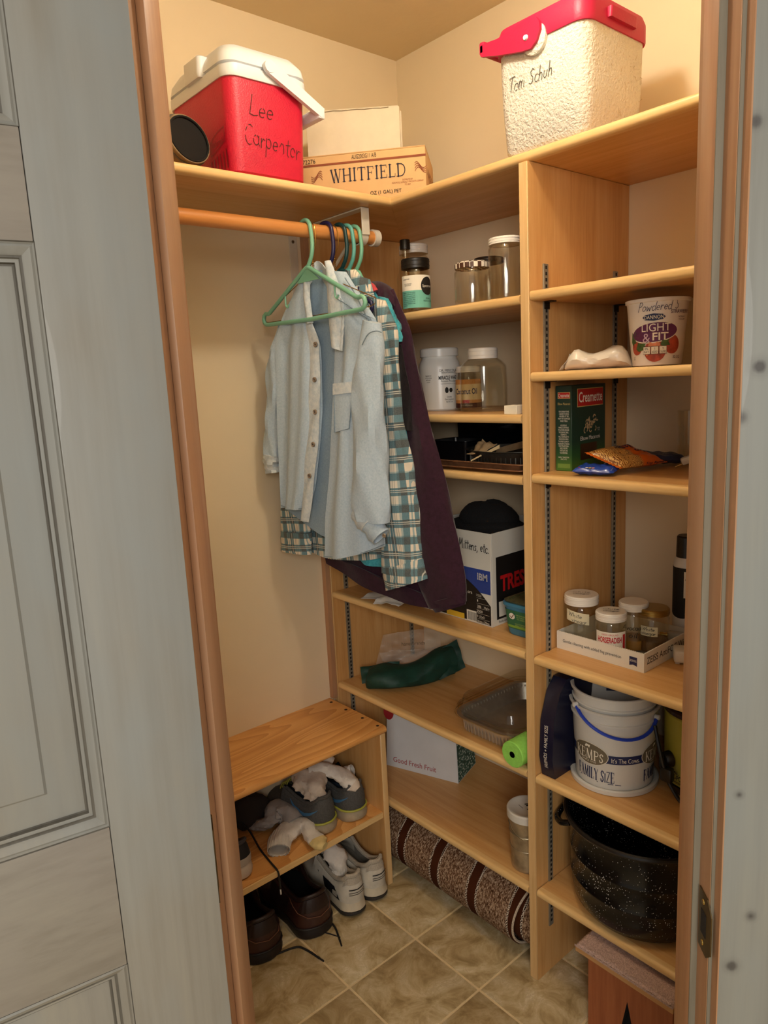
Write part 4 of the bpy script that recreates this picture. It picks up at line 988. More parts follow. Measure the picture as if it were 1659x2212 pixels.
bt_ = thing('sauce_bottle', 'slim clear bottle with black cap behind the black-lidded jar', 'bottle', p)
obj('glass_body', G().lathe([(0, 0), (.024, 0), (.026, .004), (.026, .10), (.020, .125), (.0135, .150), (.0115, .178), (.0095, .178), (.0095, .150), (.018, .122), (.024, .1), (.024, .006), (0, .005)], 32), M_GL, bt_)
obj('cap', G().lathe([(0, .198), (.0128, .198), (.0136, .196), (.0136, .174), (0, .174)], 28), M_LIDK, bt_)
p = spot(893, 540, -.205, z)
glass_jar('storage_jar', 'tall glass jar with white lid half hidden behind the slim bottle', p, .042, .195, .036, .155, .168, M_LIDW, .0395, .024)
p = spot(1020, 600, -.335, z)
kj = glass_jar('jam_jar', 'squat glass jar with brown checked lid on the top left shelf', p, .0415, .088, .0375, .072, .078, None, 0, 0)
t = NT('brown_check'); t.set(.5); sp = t.node('ShaderNodeTexChecker'); sp.inputs['Scale'].default_value = 110; sp.inputs[1].default_value = lin('#e6dccb'); sp.inputs[2].default_value = lin('#4a2c1c')
t.link(t.coords((1, 1, .6), rot=(0, 0, .5)), sp.inputs[0]); t.color(sp.outputs[0])
obj('lid', G().lathe([(0, .094), (.036, .094), (.0395, .092), (.0402, .088), (.040, .080), (.0385, .0795), (0, .085)], 40), t.m, kj)
p = spot(1056, 600, -.215, z)
glass_jar('storage_jar', 'shadowed glass jar with dark lid behind the checked-lid jar', p, .038, .118, .034, .098, .106, plain('dark_tin_lid', '#2b221b', .4, .5), .0365, .013)
p = spot(1093, 590, -.335, z)
kj = glass_jar('storage_jar', 'tall glass jar with white lid at the divider end of the top shelf', p, .0385, .128, .0345, .106, .114, M_LIDW, .0372, .014)

# ---- left bay, second shelf
z = SZ['L2']; zz = z+.0003
c = Vector((-.205, -.345, zz))
tb_ = thing('supplement_tub', 'round white plastic supplement tub with screw lid behind the plum sleeve', 'tub', tuple(c))
M_TUB = plain('white_tub_plastic', '#dfe0dc', .3, var=.02)
obj('tub_body', G().lathe([(0, 0), (.053, 0), (.057, .004), (.057, .115), (.054, .128), (.048, .138), (.048, .146), (0, .146)], 40), M_TUB, tb_)
obj('lid', G().lathe([(0, .166), (.049, .166), (.052, .163), (.052, .144), (0, .144)], 40), M_TUB, tb_)
sf = cyl_surf((0, 0, 0), .0573, face_angle(c)+.05)
for s, w, h, y, b in (('DR. MERCOLA', .050, .0065, .106, .0), ('PREMIUM SUPPLEMENTS', .040, .003, .100, 0), ('MIRACLE WHEY', .056, .010, .087, .03), ('Protein Powder', .044, .005, .078, 0), ('Great Tasting Pure Protein with Vitamins', .046, .0026, .071, 0), ('Chocolate\nDietary Supplement\nNet Wt 16 oz', .026, .018, .030, 0)):
    text(s, tb_, INK, sf, w=w, h=h, x=.022, y=y, bold=b)
patch(tb_, INK, sf, .010, .020, .046, .062, 'printed_leaf', shape=OVAL); patch(tb_, INK, sf, .022, .032, .048, .060, 'printed_leaf', shape=OVAL)
text('Suggested use\nmix one scoop\nwith water\nor juice', tb_, INK, sf, w=.020, h=.022, x=-.035, y=.085)
c = Vector((-.225, -.470, zz))
oj = glass_jar('oil_jar', 'small oil jar with white lid and orange label between tub and big jar', tuple(c), .033, .112, .029, .088, .096, M_LIDW, .032, .016, group=None)
sf = cyl_surf((0, 0, 0), .0333, face_angle(c)-.5); s2_ = cyl_surf((0, 0, 0), .0338, face_angle(c)-.5)
patch(oj, plain('orange_label', '#c98a4a', .7), sf, -.06, .06, .012, .080, nx=24); patch(oj, plain('cream_label', '#dcc290', .7), s2_, -.06, .06, .028, .068, nx=24); patch(oj, plain('maroon_label', '#3d140f', .7), s2_, -.06, .06, .008, .020, nx=24)
text('Coconut Oil', oj, plain('print_blue', '#1d2450', .7), cyl_surf((0, 0, 0), .0342, face_angle(c)-.5), w=.062, h=.015, x=.008, y=.050, bold=.02)
patch(oj, plain('print_red', '#b01c1c', .7), cyl_surf((0, 0, 0), .0342, face_angle(c)-.5), .0, .018, .020, .028); text('8.0 FL OZ (236 ml)', oj, M_PAPER, cyl_surf((0, 0, 0), .0342, face_angle(c)-.5), w=.03, h=.003, x=.01, y=.014)
c = Vector((-.262, -.553, zz))
bj = glass_jar('storage_jar', 'big square-shouldered glass jar with white lid on the second shelf', tuple(c), .055, .152, .034, .110, .130, M_LIDW, .0365, .026, sq=.14)
c = Vector((-.150, -.655, zz)); gj = glass_jar('storage_jar', 'glass jar with gold lid in the shadow beside the divider', tuple(c), .046, .142, .040, .118, .128, M_LIDG, .042, .014, m=M_GLG)
patch(gj, plain('leaf_green', '#2f7a2a', .7), cyl_surf((0, 0, 0), .0463, face_angle(c)+.95), -.02, .02, .03, .058, 'printed_leaf', shape=OVAL)
p = atx(1090, 885, -.372)
tag(obj('card_box', G().box((-.374, p.y-.036, zz), (-.344, p.y, zz+.0195), .0008, 1), plain('small_white_card', '#ece4d0', .7)), 'little white cardboard box on the front edge of the second shelf', 'box')

# ---- left bay, third shelf: baking pans
z = SZ['L3']; zz = z+.0004
M_BROWNPAN = plain('browned_sheet_pan', '#94694a', .42, .4, var=.3, vscale=40); M_BLKPAN = plain('black_enamel', '#0b0c0f', .32, .0, var=.2, vscale=60, coat=.3)
def pan(name, label, cx, cy, hx, hy, z, h, m, r=.02, flare=.012, lip=.006, grp=None):
    g = rloft([(hx-flare, hy-flare, r, z), (hx, hy, r, z+h), (hx+lip, hy+lip, r, z+h), (hx+lip, hy+lip, r, z+h-.002), (hx+.001, hy+.001, r, z+h-.003), (hx-.002, hy-.002, r, z+h-.001), (hx-flare, hy-flare, r, z+.0018)], cap=False, cx=cx, cy=cy)
    n = 24; g.f.append(tuple(range(n-1, -1, -1))); g.f.append(tuple(len(g.v)-n+k for k in range(n)))
    return tag(obj(name, g, m), label, 'pan', grp)
pan('baking_sheet', 'browned baking sheet, lower one of the two on the third shelf', -.205, -.545, .160, .205, zz, .010, M_BROWNPAN)
pan('baking_sheet', 'browned baking sheet with a higher rim, stacked on the lower sheet', -.200, -.545, .158, .203, zz+.0035, .019, M_BROWNPAN)
zz2 = zz+.0055
ov = thing('roasting_pan', 'dark oval pan with fluted rim lying on the baking sheets', 'pan', (-.235, -.625, zz2))
M_OV = plain('dark_tin', '#4a4842', .35, .7, var=.2, vscale=80)
g = G().lathe([(.0, 0), (.080, 0), (.086, .004), (.098, .036), (.103, .038), (.103, .040), (.097, .039), (.084, .006), (0, .003)], 48, sx=1.05, sy=1.25)
obj('pan_body', g, M_OV, ov)
g = G()
for k in range(60):
    a = 2*pi*k/60; g.box((-.0012, -.0008, .006), (.0012, .0010, .034), M=T(.093*1.05*cos(a), .093*1.25*sin(a), 0) @ Matrix.Rotation(a+pi/2, 4, 'Z'))
fo = obj('flutes', g, M_OV, ov); fo['kind'] = 'stuff'
M_PARCH = plain('parchment', '#c2a67c', .7, var=.15, vscale=30)
def crumple(a, b, c_, d_, n, amp, seed):
    rnd = random.Random(seed); ph = [rnd.uniform(0, 6) for _ in range(6)]
    A_, B_, C_, D_ = map(Vector, (a, b, c_, d_)); nr = (B_-A_).cross(D_-A_).normalized()
    def fn(s, t):
        p = A_.lerp(B_, s).lerp(D_.lerp(C_, s), t)
        return p+nr*amp*(sin(7*s+ph[0]+3*t)+.7*sin(11*t+ph[1]-4*s)+.5*sin(17*s+13*t+ph[2]))
    return fn
pa = atx(1010, 985, -.34); pb = atx(1075, 962, -.30); pcx = atx(1042, 948, -.26); pdx = atx(1018, 975, -.29)
tag(obj('parchment_scrap', G().sheet(crumple(pa, pb, pcx, pdx, 0, .0035, 4), 12, 10, .0008), M_PARCH), 'crumpled scrap of parchment paper in the dark oval pan', 'paper')
A1, B1 = atx(1017, 995, -.345), atx(1078, 962, -.315)
dsp = (B1-A1).normalized(); tag(obj('wooden_spatula', G().loft([[A1+dsp*(A1-B1).length*t+Vector((0, 0, w))+Vector((.003*s, 0, .0012)) for s in (0, 1) for w in (0,)]+[A1+dsp*(A1-B1).length*t+Vector((.003*s, 0, -w)) for s in (1, 0)] for t, w in ((0, .0022), (.35, .0026), (.6, .0050), (1, .0075))]), plain('birch_spatula', '#d9bf8d', .6)), 'pale wooden spatula resting across the dark pan rim', 'spatula')
A1, B1 = atx(1072, 975, -.24), atx(1150, 955, -.24)
dv = B1-A1; tag(obj('wooden_paddle', G().loft([[A1+dv*t+Vector((0, 0, s*w))+Vector((o_, 0, 0)) for s, o_ in ((1, 0), (1, .008), (-1, .008), (-1, 0))] for t, w in ((0, .007), (.5, .008), (1, .009))]), plain('grey_wood_paddle', '#8a7050', .7, var=.2, vscale=50)), 'weathered wooden paddle lying behind the crumpled parchment', 'paddle')
g = rloft([(.20, .006, .005, 0), (.21, .010, .008, .012), (.212, .012, .009, .105), (.205, .006, .005, .11)], M=T(-.075, -.50, zz2) @ Matrix.Rotation(pi/2, 4, 'Z'))
tr = obj('roaster_lid', g, plain('blue_black_speckle', '#0d1015', .25, var=.9, vscale=300, coat=.4)); tag(tr, 'big black speckled pan standing upright behind the baking pans', 'pan')
g = rloft([(.040, .055, .010, 0), (.046, .062, .012, .050), (.052, .068, .012, .051), (.052, .068, .012, .053), (.044, .060, .012, .052), (.038, .053, .010, .003)], cap=False, M=T(-.215, -.425, zz2)); n = 24; g.f.append(tuple(range(n-1, -1, -1))); g.f.append(tuple(len(g.v)-n+k for k in range(n)))
tag(obj('loaf_pan', g, M_BLKPAN), 'black loaf pan on the baking sheets beside the plum sleeve', 'pan')

# ---- left bay, fourth shelf: office box with hats, food tub, white bag
z = SZ['L4']; zz = z+.0004
bx0, bx1, by0, by1, bh = -.306, -.060, -.603, -.345, .243
M_BOXW = plain('white_carton', '#d9d6cb', .7, var=.02); M_BOXB = plain('box_print_black', '#14110f', .55); M_BOXBL = plain('box_print_blue', '#2c4494', .55)
ib = thing('office_paper_box', 'white and black printer paper box filled with black knitwear', 'box', ((bx0+bx1)/2, (by0+by1)/2, zz), world=True)
for nm, a, b in (('box_front', (bx0, by0, zz), (bx0+.004, by1, zz+bh)), ('box_side', (bx0+.004, by0, zz), (bx1-.004, by0+.004, zz+bh)), ('box_back', (bx1-.004, by0, zz), (bx1, by1, zz+bh)), ('box_side', (bx0+.004, by1-.004, zz), (bx1-.004, by1, zz+bh)), ('box_bottom', (bx0+.004, by0+.004, zz), (bx1-.004, by1-.004, zz+.004))):
    obj(nm, G().box(a, b, .0006, 1), M_BOXW, ib)
sF = plane_surf((bx0, by0, zz), (0, -1, 0), (0, 0, 1), .0005); sF2 = plane_surf((bx0, by0, zz), (0, -1, 0), (0, 0, 1), .0010); sF3 = plane_surf((bx0, by0, zz), (0, -1, 0), (0, 0, 1), .0014)
W = by1-by0            # x runs from -W (wall side) to 0 (front corner)
patch(ib, M_BOXBL, sF, -W+.002, -.003, .085, .147, 'blue_print')
def swoop():
    return [(-W+.002, .004), (-.003, .004), (-.003, .055)]+[(-.003-.15*t, .055+.075*(1-(1-t)**2)) for t in [i/10 for i in range(1, 11)]]+[(-W+.002, .132)]
g = G(); pts = swoop(); g.add([sF2(x, y) for x, y in pts], [tuple(range(len(pts)))]); obj('black_print', g, M_BOXB, ib, 0)
# striped capital letters
text('IBM', ib, M_PAPER, sF3, w=.034, h=.019, x=-.029, y=.128, bold=.03)
g = G()
for k in range(7): ribbon(g, [(-.048, .1190+k*.0029), (-.011, .1190+k*.0029)], .0009, plane_surf((bx0, by0, zz), (0, -1, 0), (0, 0, 1), .0018))
obj('letter_stripes', g, M_BOXBL, ib, 0)
for s, x, y, w, h in (('1', -.047, .063, .003, .006), ('20lb', -.042, .048, .013, .007), ('75g/m', -.017, .047, .018, .007), ('2500', -.041, .035, .020, .007), ('9 1/2x11', -.037, .021, .026, .007), ('241mm x 279mm', -.030, .008, .042, .007), ('ora', -.073, .080, .016, .006), ('For the printer\nFor the copier', -.042, .077, .018, .007)):
    text(s, ib, M_PAPER, sF3, w=w, h=h, x=x, y=y)
g = G()
for k in range(18): ribbon(g, [(-.082+k*.0017, .006), (-.082+k*.0017, .028)], .0010 if k % 3 else .0004, plane_surf((bx0, by0, zz), (0, -1, 0), (0, 0, 1), .0018))
patch(ib, M_PAPER, sF3, -.086, -.052, .003, .032, 'bar_code_field'); obj('bar_code', g, M_BOXB, ib, 0)
g = G()
for y in (.070, .056, .043, .029, .015): ribbon(g, [(-.050, y), (-.008, y)], .0004, sF3)
obj('printed_rules', g, M_PAPER, ib, 0)
patch(ib, plain('print_yellow', '#d8b02c', .6), sF3, -.16, -.095, .003, .018, 'yellow_print')
hand('Hats, Mittens, etc.', ib, INK, sF2, .026, -.155, .196, w=.150, pen=.0021, slant=.1, rise=-.02)
sS = plane_surf((bx0, by0, zz), (1, 0, 0), (0, 0, 1), .0005); sS2 = plane_surf((bx0, by0, zz), (1, 0, 0), (0, 0, 1), .0010); sS3 = plane_surf((bx0, by0, zz), (1, 0, 0), (0, 0, 1), .0015)
patch(ib, M_BOXB, sS, .018, .225, .016, .180, 'black_print'); patch(ib, M_BOXW, sS2, .026, .075, .022, .062, 'white_window')
text('TRESPA', ib, plain('print_signal_red', '#c0181c', .5), sS2, w=.150, h=.044, x=.108, y=.108, bold=.04, align='C'); text('R', ib, MATS['print_signal_red'], sS2, w=.03, h=.06, x=.16, y=.165)
text('Fellowes USA', ib, INK, sS2, w=.06, h=.006, x=.055, y=.009)
def blob(c, r, seed, amp=.12, nu=22, nv=14):
    rnd = random.Random(seed); ph = [rnd.uniform(0, 6.3) for _ in range(6)]; rings = []
    for j in range(nv+1):
        th_ = pi*j/nv; ring = []
        for k in range(nu):
            a = 2*pi*k/nu
            q = 1+amp*(sin(2*a+ph[0]+2*th_)+.8*sin(3*a+ph[1]-3*th_)+.6*sin(5*a+ph[2]+4*th_))
            ring.append(Vector((c[0]+r[0]*q*sin(th_)*cos(a), c[1]+r[1]*q*sin(th_)*sin(a), c[2]+r[2]*q*cos(th_))))
        rings.append(ring)
    return G().loft(rings)
M_KNIT = plain('black_knit', '#0c0b0c', .95, var=.4, vscale=220, bump=(300, .8, .003))
hk_ = thing('knit_hat', 'black knit hat heaped on top of the printer paper box', 'hat', (-.19, -.50, zz+.20), world=True)
obj('crown', blob((-.19, -.495, zz+.250), (.070, .082, .050), 3, .05), M_KNIT, hk_); obj('brim', G().tube([(-.19+.075*cos(2*pi*k/28), -.495+.088*sin(2*pi*k/28), zz+.237+.006*sin(4*pi*k/28)) for k in range(28)], .013, 8, True), M_KNIT, hk_)
tag(obj('knit_mittens', blob((-.21, -.43, zz+.222), (.075, .065, .030), 8, .08), M_KNIT), 'black mittens bulging from the wall-side half of the paper box', 'mittens')
tag(obj('knit_scarf', blob((-.185, -.553, zz+.222), (.080, .038, .032), 9, .06), M_KNIT), 'black scarf bulging from the divider-side half of the paper box', 'scarf')
tb2 = thing('food_tub', 'blue and green lunch meat tub on the fourth shelf at the divider', 'tub', (-.262, -.700, zz))
M_TB = plain('tub_blue', '#3f7f9e', .3); M_TGR = plain('tub_green', '#2f6b4a', .5)
obj('tub_body', rloft([(.046, .042, .014, 0), (.050, .046, .016, .006), (.056, .0525, .018, .074), (.060, .0565, .018, .076), (.060, .0565, .018, .083), (.052, .049, .016, .083)]), M_TB, tb2)
obj('tub_lid', rloft([(.056, .0525, .018, .0835), (.058, .0545, .018, .088), (.050, .0470, .016, .0885), (.048, .045, .016, .084)]), plain('tub_lid_dark', '#4c4a2e', .5, var=.5, vscale=90), tb2)
obj('green_sleeve', rloft([(.0520, .0480, .017, .018), (.0566, .0532, .0182, .066)], cap=False), M_TGR, tb2); obj('lime_stripe', rloft([(.0526, .0486, .017, .021), (.0533, .0494, .017, .027)], cap=False), plain('lime_print', '#7ea63c', .5), tb2)
sT = plane_surf((-.0560, 0, .04), (0, -1, 0), (-.0046, 0, .048), .0014)
patch(tb2, M_PAPER, sT, -.030, -.012, .004, .020, 'round_print', shape=OVAL); g = G(); ribbon(g, [(-.027, .012), (-.022, .008), (-.015, .017)], .002, plane_surf((-.056, 0, .04), (0, -1, 0), (-.0046, 0, .048), .0019)); obj('check_mark', g, plain('print_brown', '#7a4a2c', .6), tb2, 0)
text('100% NATURAL\nALL TURKEY\nNO ADDED', tb2, plain('print_lime', '#a9c26a', .5), sT, w=.030, h=.014, x=.006, y=.012); text('FULLY COOKED\nREADY TO EAT', tb2, MATS['print_lime'], sT, w=.030, h=.007, x=.002, y=-.008)
M_BAGW = film('white_plastic_film', '#efece6', .92, .4, (40, .6))
p1, p2 = atz(820, 1306, z), atz(905, 1300, z)
g = G().sheet(crumple((-.375, -.155, zz+.006), (-.300, -.30, zz+.008), (-.20, -.26, zz+.012), (-.26, -.12, zz+.012), 0, .0022, 12), 24, 16, .0006)
g.sheet(crumple((-.38, -.215, zz+.005), (-.355, -.30, zz+.006), (-.30, -.31, zz+.030), (-.31, -.20, zz+.026), 0, .003, 5), 16, 12, .0006)
tag(obj('plastic_bag', g, M_BAGW), 'crumpled white plastic bag under the hem of the plum jacket', 'bag')

# ---- left bay, fifth shelf
z = SZ['L5']; zz = z+.0004
M_GRN = plain('bottle_green_cloth', '#0b3a2e', .6, var=.25, vscale=30, bump=(25, .4, .004))
ax = [Vector((-.335, -.112, zz)), Vector((-.290, -.160, zz)), Vector((-.225, -.190, zz)), Vector((-.150, -.218, zz)), Vector((-.085, -.235, zz))]
ax = smooth_line(ax, 6); rings = []; NV = len(ax)
for i, p in enumerate(ax):
    t_ = (ax[min(i+1, NV-1)]-ax[max(i-1, 0)]).normalized(); sd = t_.cross(Vector((0, 0, 1))).normalized(); f = i/(NV-1)
    w = .045*(.75+.5*sin(pi*min(1, f*1.15))**.6); hgt = .026+.022*f+.006*sin(9*f)
    if i == 0: w *= .8; hgt *= .7
    ring = []
    for k in range(20):
        a = 2*pi*k/20; q = 1+.07*sin(3*a+7*f)+.05*sin(5*a-11*f)
        yy = hgt*q*sin(a); ring.append(p+sd*(w*q*cos(a))+Vector((0, 0, max(.0, yy*1.0+hgt*.85))))
    rings.append(ring)
gb = thing('green_bag', 'dark green folded cloth bag lying on the fifth shelf', 'bag', (-.21, -.19, zz), world=True)
obj('folded_cloth', G().loft(rings), M_GRN, gb)
obj('cloth_flap', G().sheet(crumple((-.352, -.108, zz+.012), (-.270, -.190, zz+.020), (-.240, -.160, zz+.066), (-.330, -.075, zz+.050), 0, .003, 2), 14, 10, .002), M_GRN, gb)
obj('cloth_flap', G().sheet(crumple((-.165, -.262, zz+.010), (-.075, -.285, zz+.030), (-.060, -.235, zz+.105), (-.175, -.210, zz+.072), 0, .003, 6), 14, 10, .002), M_GRN, gb)
M_CLR = film('clear_poly_bag', '#e9e4da', .24, .18, (30, .8))
pb_ = thing('clear_bag', 'crumpled clear plastic bag with faint print behind the green bag', 'bag', (-.14, -.09, zz), world=True)
obj('film_body', G().sheet(crumple((-.255, -.060, zz+.03), (-.085, -.190, zz+.03), (-.050, -.150, zz+.125), (-.205, -.045, zz+.115), 0, .009, 21), 34, 24, .0), M_CLR, pb_)
obj('film_body', G().sheet(crumple((-.235, -.085, zz+.002), (-.110, -.165, zz+.004), (-.090, -.17, zz+.075), (-.245, -.070, zz+.07), 0, .010, 23), 30, 20, .0), M_CLR, pb_)
rs = (Vector((-.085, -.190, 0))-Vector((-.255, -.060, 0))).normalized(); sP = plane_surf((-.142, -.118, zz+.088), rs, (.12, .1, 1), .010)
text('hanesbrands', pb_, plain('faint_print', '#6b5b46', .8), sP, w=.075, h=.012)
# foil roasting pan with clear lid
M_FOIL = plain('aluminium_foil', '#c9c6c0', .36, .8, var=.08, vscale=60, bump=(60, .25, .002))
M_DOME = glass('clear_dome_plastic', '#f3f1ea', .06, 1.6)
fp = thing('foil_pan', 'aluminium foil pan with clear domed lid on the fifth shelf', 'pan', (-.205, -.600, zz))
hx, hy = .150, .108
g = rloft([(hx-.022, hy-.022, .045, 0), (hx-.018, hy-.018, .048, .002), (hx-.004, hy-.004, .052, .044), (hx+.004, hy+.004, .056, .045), (hx+.005, hy+.005, .056, .048), (hx-.005, hy-.005, .052, .0475), (hx-.020, hy-.020, .047, .004)], 8, cap=False); n = 36; g.f.append(tuple(range(n-1, -1, -1))); g.f.append(tuple(len(g.v)-n+k for k in range(n)))
fpo = obj('foil_tray', g, M_FOIL, fp)
g = G()
for ring_ in (rrect(hx-.009, hy-.009, .05, 0, 8),):
    for k in range(0, len(ring_)):
        a = ring_[k]; b_ = ring_[(k+1) % len(ring_)]; L_ = (b_-a).length; m_ = max(1, int(L_/.012))
        for q in range(m_):
            p = a.lerp(b_, (q+.5)/m_); d_ = Vector((p.x, p.y, 0)).normalized(); g.tube([p*.985+Vector((0, 0, .006)), p*1.012+Vector((0, 0, .042))], .0016, 5)
fo = obj('pressed_ribs', g, M_FOIL, fpo); fo['kind'] = 'stuff'
g = rloft([(hx+.009, hy+.009, .058, .0485), (hx+.008, hy+.008, .058, .054), (hx+.003, hy+.003, .055, .058), (hx+.004, hy+.004, .055, .068), (hx-.004, hy-.004, .052, .072), (hx-.010, hy-.010, .050, .092), (hx-.022, hy-.022, .045, .098)], 8, cap=False); n = 36; g.f.append(tuple(len(g.v)-n+k for k in range(n)))
dm = obj('clear_lid', g, M_DOME, fp)
obj('lid_rim', G().tube(rrect(hx+.009, hy+.009, .058, .050, 8), .0015, 6, True), M_DOME, dm); obj('lid_bead', G().tube(rrect(hx+.002, hy+.002, .055, .063, 8), .0012, 6, True), M_DOME, dm)
# foam noodle with a bore
M_NOOD = plain('lime_foam', '#8fd158', .75, var=.08, vscale=120, bump=(160, .5, .002))
R_ = .0325
tag(obj('foam_noodle', G().lathe([(.008, 0), (R_-.002, 0), (R_, .002), (R_, .33), (.008, .33), (.008, .17), (.008, 0)], 40, M=frame((-.394, -.7330, zz+R_), (0, 1, 0), (0, 0, 1), (1, 0, 0))), M_NOOD), 'lime green foam noodle end on the fifth shelf', 'foam noodle')

# ---- left bay, lowest shelf
z = SZ['L6']; zz = z+.0004
A_, B_ = Vector((-.252, -.085, zz)), Vector((-.169, -.329, zz)); dv = (B_-A_).normalized(); nin = Vector((-dv.y, dv.x, 0)); nin = nin if nin.x > 0 else -nin
Lf, dp, hf = (B_-A_).length, .135, .262
fb = thing('gift_box', 'white fruit gift box with a green patterned side on the lowest shelf', 'box', tuple(A_), world=True)
def fbp(x, y, zq): return A_+dv*x+nin*(y+zq*.10)+Vector((0, 0, zq))
def fbox(x0, x1, y0, y1, z0, z1, sh=.0): return G().add([fbp(x0, y0, z0), fbp(x1, y0, z0), fbp(x1, y1, z0), fbp(x0, y1, z0), fbp(x0, y0, z1), fbp(x1-sh, y0, z1), fbp(x1-sh, y1-sh*1.5, z1), fbp(x0, y1-sh*1.5, z1)], [(0, 3, 2, 1), (4, 5, 6, 7), (0, 1, 5, 4), (1, 2, 6, 5), (2, 3, 7, 6), (3, 0, 4, 7)])
M_FBW = plain('gift_box_white', '#d6d9dc', .5, var=.04, vscale=12)
obj('box_body', fbox(0, Lf, 0, dp, 0, hf, .02), M_FBW, fb, 0)
t = NT('woven_green_print'); t.set(.6); br_ = t.node('ShaderNodeTexVoronoi'); br_.inputs['Scale'].default_value = 90; t.link(t.coords((1, 1, 1.6)), br_.inputs[0]); t.color(t.ramp(br_.outputs[0], [(.15, '#cfd6cf'), (.35, '#5f8378'), (.6, '#1f4a40')]))
fr = Vector(fbp(Lf, 0, 0)); e1 = (fbp(Lf, dp, 0)-fr).normalized(); e2 = (fbp(Lf-.02, 0, hf)-fr).normalized()
sG = lambda x, y: fr+e1*(x+y*0)+e2*y+dv*.0006
g = G(); g.add([sG(.001, .002), sG(dp-.002, .002), sG(dp-.030, hf-.02), sG(.004, hf-.02)], [(0, 1, 2, 3)]); obj('patterned_side', g, t.m, fb, 0)
eu = (fbp(0, 0, hf)-fbp(0, 0, 0)).normalized(); sB = plane_surf(fbp(0, 0, 0), dv, eu, .0007)
if (dv.cross(eu)).dot(CAM-A_) < 0: sB = lambda x, y: fbp(0, 0, 0)+dv*x+eu*y-dv.cross(eu)*.0007
text('Good Fresh Fruit', fb, plain('print_dark_red', '#a3242b', .6), sB, w=.155, h=.017, x=Lf*.40, y=.026)
patch(fb, MATS['print_dark_red'], sB, -.012, .026, .155, .205, 'printed_apple', shape=OVAL); patch(fb, plain('print_leaf_green', '#2c5a34', .6), sB, .004, .032, .206, .216, 'printed_leaf', shape=OVAL)
# tin pail with white lid
c = Vector((-.312, -.7115, zz)); tp = thing('tin_pail', 'small tin pail with white plastic lid on the lowest shelf', 'pail', tuple(c))
M_TIN = plain('worn_tin', '#b3a68d', .36, .75, var=.35, vscale=26)
obj('pail_body', G().lathe([(0, .002), (.040, .002), (.0425, 0), (.0435, .003), (.0425, .006), (.0480, .140), (.0490, .142), (0, .142)], 40), M_TIN, tp)
for zq in (.060, .100): obj('pail_bead', G().tube([((.0432+.0052*zq/.14)*cos(2*pi*k/40), (.0432+.0052*zq/.14)*sin(2*pi*k/40), zq) for k in range(40)], .0012, 6, True), M_TIN, tp)
ld = obj('lid', G().lathe([(0, .158), (.040, .158), (.044, .161), (.050, .161), (.0525, .158), (.0525, .140), (.049, .138), (0, .14)], 40), film('milky_lid', '#d9d6cc', .93, .4), tp)
a0 = face_angle(c); hp = [(.0485*cos(a0+da), .0485*sin(a0+da), zq) for da, zq in ((1.1, .125), (.8, .118), (.45, .104), (.1, .096), (-.3, .095), (-.8, .108), (-1.2, .125))]
obj('wire_handle', G().tube(smooth_line([tuple(Vector(p)*1.06+Vector((0, 0, 0))) for p in hp], 5), .0014, 6), plain('handle_wire', '#8d8471', .35, 1), tp)
obj('handle_ear', G().box((-.004, -.004, -.008), (.004, .004, .008), .002, 1, M=T(.0495*cos(a0+1.1), .0495*sin(a0+1.1), .125)), M_TIN, tp)
rv = Vector((cos(a0+pi/2), sin(a0+pi/2), 0)); uv_ = Vector((-cos(a0), -sin(a0), 0))
sL = plane_surf((0, 0, .1582), rv, uv_, .0006)
g = G()
for st in ([(-.006, .012), (.006, .016), (-.002, .006), (.012, .008)], [(.012, .012), (.024, .004), (.012, -.002)], [(.0, -.010), (.014, -.002), (.022, -.014)], [(.012, -.002), (.012, -.018)]): ribbon(g, st, .0036, sL)
ribbon(g, [(-.022, .008), (-.012, -.006)], .0012, sL); obj('brush_marks', g, INK, ld, 0)

# ================================================================== right bay
# ---- second shelf: yogurt tub, bag of powder, glass
z = SZ['S2']; zz = z+.0004
c = Vector((-.262, -1.012, zz)); a0 = face_angle(c)
yt = thing('yogurt_tub', 'large printed strawberry yogurt tub without lid in the right bay', 'tub', tuple(c))
M_YOG = plain('tub_white_plastic', '#e4ddd6', .4, var=.02)
Rb, Rt, hT = .0465, .0575, .128
obj('tub_body', G().lathe([(0, .003), (Rb-.004, 0), (Rb, .002), (Rt, hT-.008), (Rt+.003, hT-.007), (Rt+.0035, hT-.001), (Rt+.001, hT), (Rt-.002, hT-.002), (Rb-.002, .006), (0, .005)], 48), M_YOG, yt)
rf = lambda y: lerp(Rb, Rt, y/hT)+.0002
s1, s2, s3, s4 = [cyl_surf((0, 0, 0), rf, a0-.12, l) for l in (.0006, .0011, .0016, .0022)]
# fruit below the oval
M_BERRY = plain('print_berry', '#a8452f', .5, var=.3, vscale=120); M_BERRYL = plain('print_berry_light', '#d8855a', .5, var=.2, vscale=120); M_LEAF = plain('print_foliage', '#3f5a2a', .5, var=.4, vscale=150)
patch(yt, M_BERRY, s1, -.048, -.022, .022, .055, 'printed_berry', shape=OVAL); patch(yt, M_BERRY, s1, -.018, .022, .008, .050, 'printed_berry', shape=OVAL); patch(yt, M_BERRY, s1, .018, .050, .022, .058, 'printed_berry', shape=OVAL)
patch(yt, M_BERRYL, s2, -.014, .016, .020, .050, 'printed_berry', shape=[(.0, .0), (1, .2), (.75, 1), (.2, .95)])
for x0, x1, y0, y1 in ((-.036, -.012, .028, .046), (-.050, -.036, .040, .066), (.012, .030, .036, .050)): patch(yt, M_LEAF, s2, x0, x1, y0, y1, 'printed_leaf', shape=[(.0, .3), (.3, 0), (.6, .15), (1, .2), (.8, .7), (1, 1), (.5, .85), (.2, 1)])
